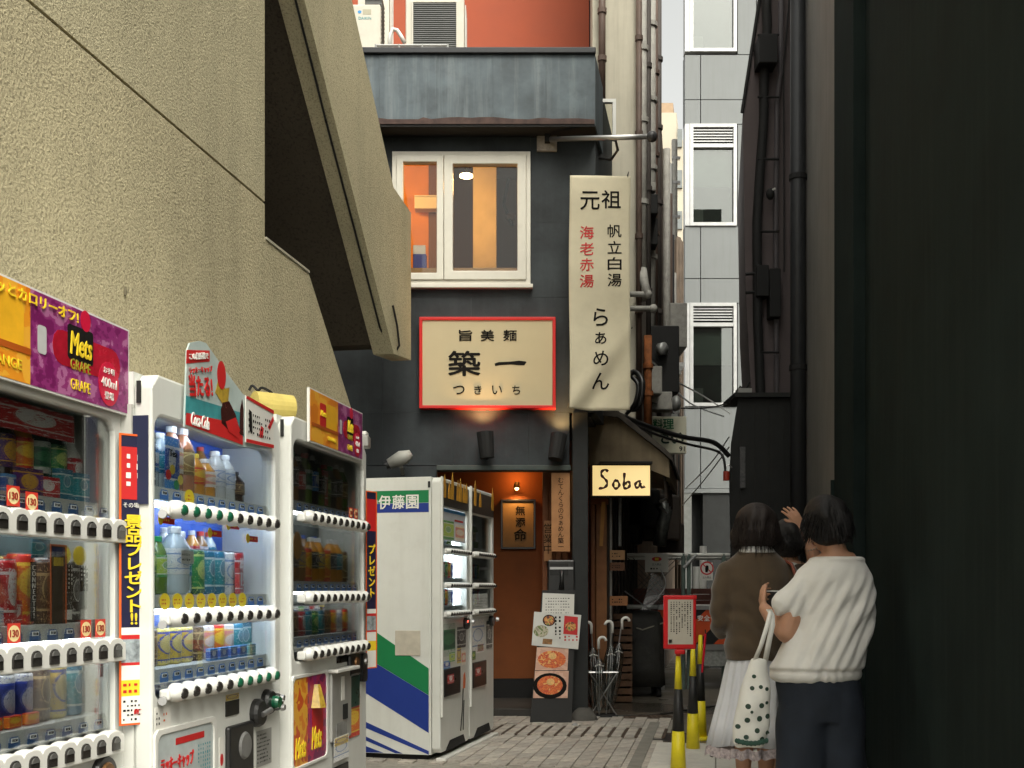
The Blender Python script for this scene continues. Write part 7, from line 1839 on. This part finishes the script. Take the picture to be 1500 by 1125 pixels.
def face_bits(parent, c, rot, s=1.0):
    def P(x, y, z): return Vector(c) + rot @ (Vector((x, y, z)) * s)
    for sx_ in (-1, 1):
        MB().ball(P(sx_ * 0.031, 0.071, 0.002), 0.0115 * s, 10, 8).build('eye', mat('eye white', (0.7, 0.68, 0.64), 0.2), parent, smooth=True)
        MB().ball(P(sx_ * 0.031, 0.079, 0.002), 0.0058 * s, 8, 6).build('iris', MATTE, parent, smooth=True)
        MB().tube([P(sx_ * 0.014, 0.087, 0.026), P(sx_ * 0.032, 0.084, 0.032), P(sx_ * 0.05, 0.072, 0.026)], 0.0035 * s, 6).build('eyebrow', HB, parent)
    MB().tube([P(-0.02, 0.086, -0.06), P(0, 0.093, -0.062), P(0.02, 0.086, -0.06)], [0.003, 0.0055, 0.003], 6).build('lips', mat('lip', (0.42, 0.13, 0.11), 0.4), parent)
def strands(parent, mt_, roots, seed, n, length, r=0.0011, fall=1.0, name='hair_strands'):
    """loose locks over the hair so its outline is uneven"""
    rnd = random.Random(seed); m = MB()
    for _ in range(n):
        p, d = roots(rnd)
        p = Vector(p); d = Vector(d); L = length * (0.6 + 0.6 * rnd.random())
        pts = [p]
        for k in range(4):
            d = (d + Vector((rnd.uniform(-.12, .12), rnd.uniform(-.12, .12), -0.25 * fall))).normalized()
            pts.append(pts[-1] + d * L / 4)
        m.tube(pts, [r, r, r * .9, r * .7, r * .3], 3, cap=False)
    o = m.build(name, mt_, parent, fix=False); return o

# ---------------------------------------------------------------- woman in the white knit top
YW = 5.1
t = thing('person', 'woman in a white knit top and dark trousers seen from behind, head bowed', 'person', Vector((atx(1205, YW), YW, 0)), group='women queueing by the black wall')
S1 = F / YW
def wp(u, v, y=0.0): return Vector((atx(u, YW) - t.location.x, y, atz(v, YW)))
rot = Matrix.Rotation(R(28), 3, 'Z') @ Matrix.Rotation(R(-22), 3, 'X')
hc = wp(1211, 768, 0.03)
b = MB()
head(b, hc, rot, 1.0)
chain(b, [wp(1228, 832, -0.01), wp(1222, 800, 0.0), wp(1215, 775, 0.015)], [0.062, 0.052, 0.055])
b.loft(erings([(0.74, 0.02, 0.02, .165, .12), (0.95, .045, .02, .15, .11), (1.1, .05, .02, .165, .105), (1.19, .05, .02, .145, .09), (1.25, .06, .005, .11, .072), (1.285, .07, .0, .072, .06)]))
# left arm: bent, hand in front of the chest; right arm the same, hidden
chain(b, [wp(1196, 852), wp(1163, 893, -0.02), wp(1150, 926, -0.025), wp(1141, 908, 0.10), wp(1134, 892, 0.20)], [0.054, 0.056, 0.05, 0.042, 0.028])
hand(b, wp(1134, 889, 0.215), (0.02, 0.6, 0.5), (1, 0.1, -0.2), (0, -0.5, 0.8), 0.9)
chain(b, [wp(1246, 852, 0.02), wp(1250, 905, 0.06), wp(1250, 925, 0.09), wp(1235, 900, 0.24), wp(1215, 893, 0.30)], [0.055, 0.05, 0.045, 0.035, 0.025])
hand(b, wp(1213, 892, 0.31), (-0.9, 0.3, 0.2), (0, -0.6, 0.7), (0.2, 0.6, 0.6), 0.7)
for sx_, x in ((-1, -0.09), (1, 0.085)):
    chain(b, [Vector((x, 0.02, 0.74)), Vector((x * 1.02, 0.03, 0.42)), Vector((x * 1.0, 0.0, 0.10)), Vector((x, 0.0, 0.06))], [0.095, 0.062, 0.038, 0.04])
    cap(b, (x, -0.02, 0.035), 0.036, (x + sx_ * 0.02, 0.16, 0.028), 0.03)
organic(b, 'body', SKIN, t, 0.0075, 4)
face_bits(t, hc, rot)
# hair: short black crop, full at the back
hm = MB()
hm.ball(hc + Vector((0.0, -0.02, 0.035)), (0.106, 0.115, 0.105), 18, 12); hm.ball(hc + Vector((0.01, -0.045, -0.02)), (0.102, 0.085, 0.085), 18, 12)
hm.ball(hc + Vector((0.035, -0.05, -0.055)), (0.075, 0.06, 0.05), 14, 10); hm.ball(hc + Vector((-0.06, 0.01, -0.01)), (0.05, 0.06, 0.06), 12, 8)
hm.ball(hc + Vector((0.065, 0.0, -0.02)), (0.05, 0.07, 0.07), 12, 8)
rndh = random.Random(2)
def hdisp(p, n, k=1.0): return k * (0.006 * math.sin(p.x * 70 + 3 * math.sin(p.z * 18)) * max(0, 1 - abs(n.z)) + 0.004 * math.sin(p.x * 31 + p.y * 43 + p.z * 22))
hr = organic(hm, 'hair', HB, t, 0.009, 5, hdisp)
def hroots(rnd):
    a = rnd.uniform(0, 2 * math.pi); z = rnd.uniform(-0.5, 0.9)
    d = Vector((math.cos(a) * math.sqrt(1 - z * z), math.sin(a) * math.sqrt(1 - z * z) * 1.0, z))
    return hc + Vector((0.005, -0.025, 0.01)) + Vector((d.x * 0.103, d.y * 0.108, d.z * 0.125)), (d * 0.25 + Vector((d.x * .2, d.y * .2, -0.6))).normalized()
strands(t, HB, hroots, 4, 1100, 0.06, r=0.0014)
# knit top
tp = MB()
tp.loft(erings([(0.685, -0.035, .0, .200, .140), (0.70, -0.036, -.005, .212, .152), (0.75, -0.03, -.01, .222, .165), (0.80, -0.008, -.01, .205, .160), (0.868, .020, -.008, .190, .154), (0.93, .045, -.004, .184, .148), (0.995, .06, 0, .183, .142), (1.09, .056, .0, .190, .132), (1.16, .048, .0, .186, .120), (1.20, .05, .0, .168, .108), (1.23, .058, .0, .142, .094), (1.255, .068, .0, .120, .084), (1.264, .070, .0, .112, .080)], 36))
cap(tp, wp(1196, 842, 0), 0.070, wp(1154, 885, -0.015), 0.072, 16); cap(tp, wp(1190, 850, 0.0), 0.07, wp(1163, 890, -0.01), 0.076, 16)
cap(tp, wp(1246, 842, 0), 0.070, wp(1252, 900, 0.05), 0.07, 16)
def tdisp(p, n):
    # folds fan from the left sleeve and shoulder down across the back to the right hem
    a = (p.x * 0.86 - (p.z - 1.0) * 0.5)
    s0 = math.sin(a * 57 + 2.0 * math.sin(p.z * 8 + p.x * 6)); f = 0.0075 * (abs(s0) ** 0.6 * (1 if s0 > 0 else -1)) * (0.5 + 0.6 * math.sin(p.z * 11 + p.x * 17 + 1.0)) + 0.004 * math.sin(a * 131 + 6 * p.z)
    k = min(1, max(0, (1.23 - p.z) * 6)) * min(1, max(0.25, (p.z - 0.70) * 9))
    f *= k
    if p.z < 0.80: f += 0.0025 * math.sin(p.x * 75 + 5 * math.sin(p.x * 21)) * max(0, (0.80 - p.z) * 9)
    f += -0.010 * math.exp(-((p.z - 0.735) / 0.012) ** 2)
    f += 0.006 * math.exp(-((p.z - 1.252) / 0.008) ** 2)
    return f * (1 if n.y < 0.3 else 0.4)
KNIT = mat('white knit', (0.78, 0.765, 0.72), 0.9, var=0.04, scale=10, sheen=0.3, bump=0.5, bscale=300, bdist=0.002)
organic(tp, 'knit_top', KNIT, t, 0.0075, 5, tdisp)
# wide dark trousers
pr = MB()
pr.loft(erings([(0.06, -0.105, 0.02, .118, .13), (0.3, -0.10, .015, .118, .13), (0.5, -0.085, .005, .125, .135), (0.66, -0.055, 0, .14, .14), (0.72, -0.04, 0, .15, .13)], 24)); pr.loft(erings([(0.06, 0.095, 0.02, .118, .13), (0.3, 0.09, .015, .115, .13), (0.5, 0.075, .005, .12, .135), (0.66, 0.045, 0, .13, .14), (0.72, 0.02, 0, .15, .13)], 24))
pr.loft(erings([(0.5, -0.005, 0, .19, .135), (0.66, -0.02, 0, .20, .148), (0.74, -0.025, 0, .195, .135)], 28))
DEN = mat('dark indigo cotton', (0.018, 0.024, 0.036), 0.85, var=0.25, scale=9, bump=0.2, bscale=300, streak=0.2, streak_col=(0.035, 0.042, 0.055))
organic(pr, 'trousers', DEN, t, 0.010, 5, lambda p, n: 0.006 * math.sin(p.x * 48 + 3 * math.sin(p.z * 7)) * max(0, 0.75 - p.z) + 0.004 * math.sin(p.z * 22 + p.x * 12))
for x in (-0.1, 0.09): MB().ball((x + 0.0, 0.07, 0.03), (0.05, 0.13, 0.045), 14, 8).build('shoe', MATTE, t, smooth=True)
ph = wp(1156, 884, 0.33)
tt = thing('phone', 'pale phone held in the left hand of the woman in the white top', 'phone', t.location + ph)
bx('case', PLASW, tt, -0.035, 0.035, -0.004, 0.004, -0.06, 0.06, bevel=0.004); bx('screen', BLACK, tt, -0.031, 0.031, -0.006, -0.0045, -0.055, 0.055)

# ---------------------------------------------------------------- tote bag with dots
BAGW = mat('white cotton', (0.78, 0.77, 0.71), 0.9, var=0.05, scale=10, bump=0.15, bscale=300)
YT = 4.92
tb = thing('tote_bag', 'white cloth tote bag with dark green dots hanging from the left arm', 'bag', Vector((atx(1101, YT), YT, atz(1094, YT))))
def tp_(u, v, y=0.0): return Vector((atx(u, YT) - tb.location.x, y, atz(v, YT) - tb.location.z))
rows = []
prof = [(1094, 1080, 1120, .03), (1088, 1074, 1124, .045), (1070, 1073, 1126, .055), (1040, 1077, 1127, .058), (1010, 1085, 1128, .05), (990, 1091, 1128, .04), (975, 1096, 1126, .025), (965, 1101, 1124, .014)]
for v, u0, u1, ry in prof:
    a, c_ = tp_(u0, v), tp_(u1, v); rows.append((a.z, (a.x + c_.x) / 2, 0, (c_.x - a.x) / 2, ry))
bgm = MB().loft(erings(rows, 30))
def bdisp(p, n): return 0.004 * math.sin(p.x * 60 + p.z * 18) + 0.003 * math.sin(p.z * 40 - p.x * 33)
bag = organic(bgm, 'bag_body', BAGW, tb, 0.007, 3, bdisp)
DOT = mat('dark green dot', (0.035, 0.065, 0.045), 0.8, var=0.2)
from mathutils.bvhtree import BVHTree
bvh = BVHTree.FromPolygons([v.co for v in bag.data.vertices], [list(p.vertices) for p in bag.data.polygons])
def dot(u, v, r):
    c0 = tp_(u, v, -0.4)
    hit, nrm, _, _ = bvh.ray_cast(c0, Vector((0, 1, 0)))
    if hit is None: return
    vs = []
    n_ = 14
    for k in range(n_):
        a = 2 * math.pi * k / n_
        h2 = bvh.ray_cast(c0 + Vector((r * math.cos(a), 0, r * math.sin(a))), Vector((0, 1, 0)))[0]
        vs.append((h2 if h2 else hit + Vector((r * math.cos(a), 0, r * math.sin(a)))) + Vector((0, -0.0015, 0)))
    MB().add([hit + Vector((0, -0.002, 0))] + vs, [(0, (k + 1) % n_ + 1, k + 1) for k in range(n_)]).build('dot', DOT, tb, fix=False)
for u, v, r in ((1092, 1033, .012), (1112, 1032, .012), (1091, 1053, .012), (1109, 1051, .013), (1122, 1048, .012), (1079, 1063, .011), (1105, 1068, .012), (1099, 1007, .010), (1111, 1005, .009), (1120, 1008, .009), (1102, 990, .009), (1113, 1081, .012), (1090, 1078, .011), (1122, 1072, .010), (1097, 1041, .007), (1120, 1028, .008)): dot(u, v, r)
tr = MB()
for k in range(16):
    p = tp_(1076 + k * 2.9, 1083 + 3.5 * math.sin(k / 15 * math.pi) , -0.045 - 0.012 * math.sin(k / 15 * math.pi)); tr.ball(p, (0.009, 0.008, 0.011 + 0.002 * (k % 2)), 8, 6)
tr.build('green_trim', mat('green trim', (0.03, 0.075, 0.055), 0.8, var=0.2), tb, smooth=True)['kind'] = 'stuff'
def strap(pts, wdt):
    m = MB(); n_ = len(pts); L = []
    for p in pts: L += [p + Vector((-wdt, 0, 0)), p + Vector((wdt, 0, 0))]
    m.add(L, [(2 * i, 2 * i + 1, 2 * i + 3, 2 * i + 2) for i in range(n_ - 1)])
    o = m.build('strap', BAGW, tb, smooth=True); s_ = o.modifiers.new('t', 'SOLIDIFY'); s_.thickness = 0.004
strap([tp_(1104, 970, -0.01), tp_(1112, 945, -0.04), tp_(1121, 915, -0.04), tp_(1130, 897, 0.02), tp_(1136, 893, 0.14)], 0.010); strap([tp_(1121, 970, 0.0), tp_(1124, 945, -0.02), tp_(1130, 915, -0.02), tp_(1133, 900, 0.03), tp_(1138, 893, 0.15)], 0.012)

# ---------------------------------------------------------------- woman in the brown jacket
YJ = 5.85
t = thing('person', 'woman in a brown jacket and long pale skirt with a dark bob, seen from behind', 'person', Vector((atx(1108, YJ), YJ, 0)), group='women queueing by the black wall')
def jp(u, v, y=0.0): return Vector((atx(u, YJ) - t.location.x, y, atz(v, YJ)))
rot = Matrix.Rotation(R(6), 3, 'Z')
hc2 = jp(1108, 772, 0.02)
b = MB(); head(b, hc2, rot, 1.0)
chain(b, [jp(1108, 818, 0.0), jp(1108, 795, 0.0)], [0.055, 0.052])
b.loft(erings([(0.76, 0, 0.01, .115, .09), (0.95, 0, .01, .115, .09), (1.12, 0, .01, .15, .10), (1.24, 0, .01, .165, .085), (1.30, 0, .005, .10, .07), (1.33, 0, 0, .06, .055)]))
chain(b, [jp(1064, 836), jp(1052, 900, 0.0), jp(1062, 925, 0.16), jp(1078, 915, 0.24)], [0.05, 0.042, 0.035, 0.025]); hand(b, jp(1080, 914, 0.25), (0.8, 0.5, 0.1), (0, -0.3, 0.9), (0, 0.9, 0.3), 0.6)
chain(b, [jp(1152, 836), jp(1163, 900, 0.0), jp(1153, 925, 0.16), jp(1138, 915, 0.24)], [0.05, 0.042, 0.035, 0.025]); hand(b, jp(1136, 914, 0.25), (-0.8, 0.5, 0.1), (0, -0.3, 0.9), (0, 0.9, 0.3), 0.6)
for x in (-0.07, 0.05):
    chain(b, [Vector((x, 0.0, 0.70)), Vector((x, 0.01, 0.44)), Vector((x, -0.01, 0.30)), Vector((x, 0.0, 0.09)), Vector((x, 0.0, 0.06))], [0.07, 0.055, 0.053, 0.035, 0.037]); cap(b, (x, -0.02, 0.035), 0.034, (x, 0.15, 0.028), 0.028)
organic(b, 'body', SKIN, t, 0.0085, 4); face_bits(t, hc2, rot)
hm = MB()
hm.ball(hc2 + Vector((0, -0.012, 0.035)), (0.108, 0.115, 0.098), 18, 12); hm.ball(hc2 + Vector((0, -0.025, -0.02)), (0.120, 0.105, 0.085), 18, 12); hm.ball(hc2 + Vector((0, -0.035, -0.06)), (0.122, 0.09, 0.06), 18, 10)
hm.ball(hc2 + Vector((-0.095, 0.02, -0.05)), (0.035, 0.06, 0.062), 12, 8); hm.ball(hc2 + Vector((0.095, 0.02, -0.05)), (0.035, 0.06, 0.062), 12, 8)
organic(hm, 'hair', HBr, t, 0.009, 5, lambda p, n: 0.005 * math.sin(p.x * 95 + 2 * math.sin(p.z * 15)) * max(0, 1 - abs(n.z)) - 0.02 * max(0, (hc2.z - 0.09) - p.z) )
def hroots2(rnd):
    a = rnd.uniform(0, 2 * math.pi); z = rnd.uniform(-0.85, 0.8)
    d = Vector((math.cos(a) * math.sqrt(1 - z * z), math.sin(a) * math.sqrt(1 - z * z), z))
    return hc2 + Vector((d.x * 0.12, -0.02 + d.y * 0.105, d.z * 0.115)), Vector((d.x * .25, d.y * .25, -0.95)).normalized()
strands(t, HBr, hroots2, 6, 1100, 0.085, r=0.0014)
jk = MB()
jk.loft(erings([(0.735, 0, 0, .168, .135), (0.80, 0, 0, .170, .138), (0.90, 0, 0, .160, .128), (0.98, 0, 0, .160, .124), (1.08, 0, 0, .176, .126), (1.17, 0, 0, .188, .118), (1.23, 0, 0, .180, .104), (1.27, 0, 0, .150, .092), (1.30, 0, 0, .115, .08), (1.335, 0, 0, .08, .065)], 32))
for sg in (-1, 1):
    chain(jk, [Vector((sg * 0.155, 0, 1.205)), Vector((sg * 0.185, -0.01, 1.10)), Vector((sg * 0.195, 0.0, 0.955)), Vector((sg * 0.165, 0.13, 0.885)), Vector((sg * 0.12, 0.22, 0.91))], [0.062, 0.060, 0.055, 0.048, 0.042], 14)
BRN = mat('brown wool', (0.075, 0.050, 0.027), 0.88, var=0.18, scale=8, sheen=0.35, bump=0.3, bscale=260)
def jdisp(p, n):
    f = 0.0045 * math.sin((p.x * 0.5 + p.z) * 55 + 3 * math.sin(p.x * 17)) * min(1, max(0, (1.22 - p.z) * 5))
    f += -0.005 * math.exp(-(p.x / 0.006) ** 2) * (1 if n.y < 0 else 0)
    f += 0.006 * math.sin(p.z * 70 + p.x * 20) * max(0, 1 - abs(p.z - 0.95) / 0.09) * (1 if abs(p.x) > 0.14 else 0.25)
    return f
organic(jk, 'jacket', BRN, t, 0.0085, 4, jdisp)
cl = MB().loft(erings([(1.305, 0, -0.005, .105, .082), (1.325, 0, -0.005, .092, .075), (1.350, 0, -0.0, .074, .066), (1.358, 0, 0.0, .068, .06)], 24)); organic(cl, 'collar', mat('white collar', (0.62, 0.62, 0.6), 0.8), t, 0.007, 3)
n_ = 96; rings = []
for z, cx_, rx, ry, am in ((0.78, 0.0, .14, .115, .002), (0.70, -0.005, .155, .125, .006), (0.55, -0.02, .168, .14, .011), (0.40, -0.038, .185, .155, .016), (0.285, -0.05, .200, .17, .020)):
    rings.append([(cx_ + (rx + am * math.sin(a * 17 + 1.5 * math.sin(a * 3))) * math.cos(a), (ry + am * math.sin(a * 17 + 1.5 * math.sin(a * 3))) * math.sin(a), z + (0.012 * math.sin(a * 3 + 1) if z < .3 else 0)) for a in [2 * math.pi * k / n_ for k in range(n_)]])
SKT = mat('pale cotton skirt', (0.68, 0.69, 0.72), 0.85, var=0.05, scale=8, bump=0.1, bscale=300)
MB().loft(rings[::-1]).build('skirt', SKT, t, smooth=True)
lc = []
for z, k in ((0.275, 1.0), (0.225, 1.02)): lc.append([(x * k - 0.0, y * k, z + 0.008 * math.sin(i * 1.2)) for i, (x, y, _) in enumerate(rings[-1])])
MB().loft(lc[::-1], cap=False).build('lace_hem', mat('lace', (0.42, 0.36, 0.36), 0.9, var=0.5, scale=60), t, smooth=True)
for x in (-0.07, 0.05): MB().ball((x, 0.06, 0.03), (0.045, 0.12, 0.042), 14, 8).build('shoe', mat('brown shoe', (0.06, 0.03, 0.02), 0.5), t, smooth=True)
hb_ = thing('handbag', 'red brown leather handbag on the right shoulder of the woman in the brown jacket', 'handbag', t.location + Vector((0.27, 0.02, 0.86)))
LEA = mat('red brown leather', (0.22, 0.055, 0.03), 0.45, var=0.15)
bx('bag_body', LEA, hb_, -0.06, 0.05, -0.12, 0.12, -0.12, 0.10, bevel=0.02)
for yy in (-0.05, 0.05): MB().tube([(-0.0, yy, 0.09), (-0.05, yy - 0.04, 0.25), (-0.105, yy - 0.06, 0.385), (-0.12, yy * .5 + 0.0, 0.41), (-0.11, yy + 0.04, 0.38), (-0.03, yy + 0.06, 0.12)], 0.009, 6).build('strap', LEA, hb_, smooth=True)

# ---------------------------------------------------------------- third woman, mostly hidden, hand raised
Y3 = 6.5
t = thing('person', 'dark haired woman nearly hidden between the two others, one hand raised beside her head', 'person', Vector((atx(1160, Y3), Y3, 0)), group='women queueing by the black wall')
def kp_(u, v, y=0.0): return Vector((atx(u, Y3) - t.location.x, y, atz(v, Y3)))
hc3 = kp_(1154, 789, 0.0); rot = Matrix.Rotation(R(10), 3, 'Z')
b = MB(); head(b, hc3, rot, 0.96); chain(b, [kp_(1158, 830), kp_(1155, 808)], [0.055, 0.05])
b.loft(erings([(0.72, 0, 0.01, .15, .11), (0.95, 0, .01, .125, .10), (1.1, 0, .01, .15, .10), (1.2, 0, .01, .16, .085), (1.25, 0, .005, .10, .07), (1.28, 0, 0, .06, .055)]))
el = kp_(1193, 836, -0.06); wr = kp_(1170, 776, -0.08)
chain(b, [kp_(1190, 858, 0.0), el, kp_(1184, 808, -0.075), wr], [0.05, 0.046, 0.040, 0.028])
hand(b, wr, (-0.5, 0.05, 0.85), (-0.5, 0.75, -0.2), (-0.75, -0.35, -0.4), 0.3, 1.0)
chain(b, [kp_(1122, 858, 0.0), kp_(1118, 930, 0.02), kp_(1125, 990, 0.08)], [0.05, 0.042, 0.03]); hand(b, kp_(1125, 992, 0.08), (0.05, 0.1, -1), (1, 0, 0), (0, 1, 0), 0.4)
for x in (-0.08, 0.08):
    chain(b, [Vector((x, 0.0, 0.74)), Vector((x, 0.01, 0.42)), Vector((x, 0.0, 0.09)), Vector((x, 0.0, 0.06))], [0.09, 0.058, 0.036, 0.037]); cap(b, (x, -0.02, 0.035), 0.034, (x, 0.15, 0.028), 0.028)
organic(b, 'body', SKIN, t, 0.0048, 3); face_bits(t, hc3, rot, 0.96)
hm = MB(); hm.ball(hc3 + Vector((0, -0.015, 0.03)), (0.10, 0.108, 0.092), 16, 10); hm.ball(hc3 + Vector((0, -0.03, -0.03)), (0.105, 0.095, 0.085), 16, 10)
organic(hm, 'hair', HB, t, 0.010, 4, hdisp)
def hroots3(rnd):
    a = rnd.uniform(0, 2 * math.pi); z = rnd.uniform(-0.7, 0.8)
    d = Vector((math.cos(a) * math.sqrt(1 - z * z), math.sin(a) * math.sqrt(1 - z * z), z))
    return hc3 + Vector((d.x * 0.104, -0.02 + d.y * 0.1, d.z * 0.11)), Vector((d.x * .3, d.y * .3, -0.9)).normalized()
strands(t, HB, hroots3, 8, 500, 0.07, r=0.0014)
tk = MB().loft(erings([(0.70, 0, 0, .165, .13), (0.9, 0, 0, .155, .12), (1.08, 0, 0, .17, .12), (1.16, 0, 0, .175, .105), (1.22, 0, 0, .14, .09), (1.265, 0, 0, .08, .066)], 28))
cap(tk, kp_(1186, 856), 0.06, kp_(1194, 842, -0.045), 0.056, 14); cap(tk, kp_(1126, 856), 0.06, kp_(1119, 915, 0.02), 0.052, 14)
organic(tk, 'blouse', mat('dark brown blouse', (0.06, 0.04, 0.028), 0.85, var=0.2), t, 0.010, 4)
cl = MB().loft(erings([(1.235, -0.02, -.005, .10, .075), (1.262, -0.02, -0.005, .075, .066), (1.275, -0.02, 0, .065, .06)], 20)); organic(cl, 'collar', mat('white collar', (0.62, 0.62, 0.6)), t, 0.009, 3)
sk = MB().loft(erings([(0.16, 0, 0, .19, .17), (0.5, 0, 0, .17, .14), (0.74, 0, 0, .14, .12)], 28)); sk.build('skirt', DEN, t, smooth=True)
for x in (-0.08, 0.08): MB().ball((x, 0.06, 0.03), (0.045, 0.12, 0.042), 12, 8).build('shoe', MATTE, t, smooth=True)
brc = MB()
for k in range(18):
    a = 2 * math.pi * k / 18; c_ = kp_(1186, 805, -0.075); brc.ball(c_ + Vector((0.044 * math.cos(a), 0.044 * math.sin(a), 0.012 * math.cos(a))), 0.006, 6, 4)
brc.build('bracelet', mat('bead', (0.3, 0.25, 0.2), 0.3), t, smooth=True)['kind'] = 'stuff'
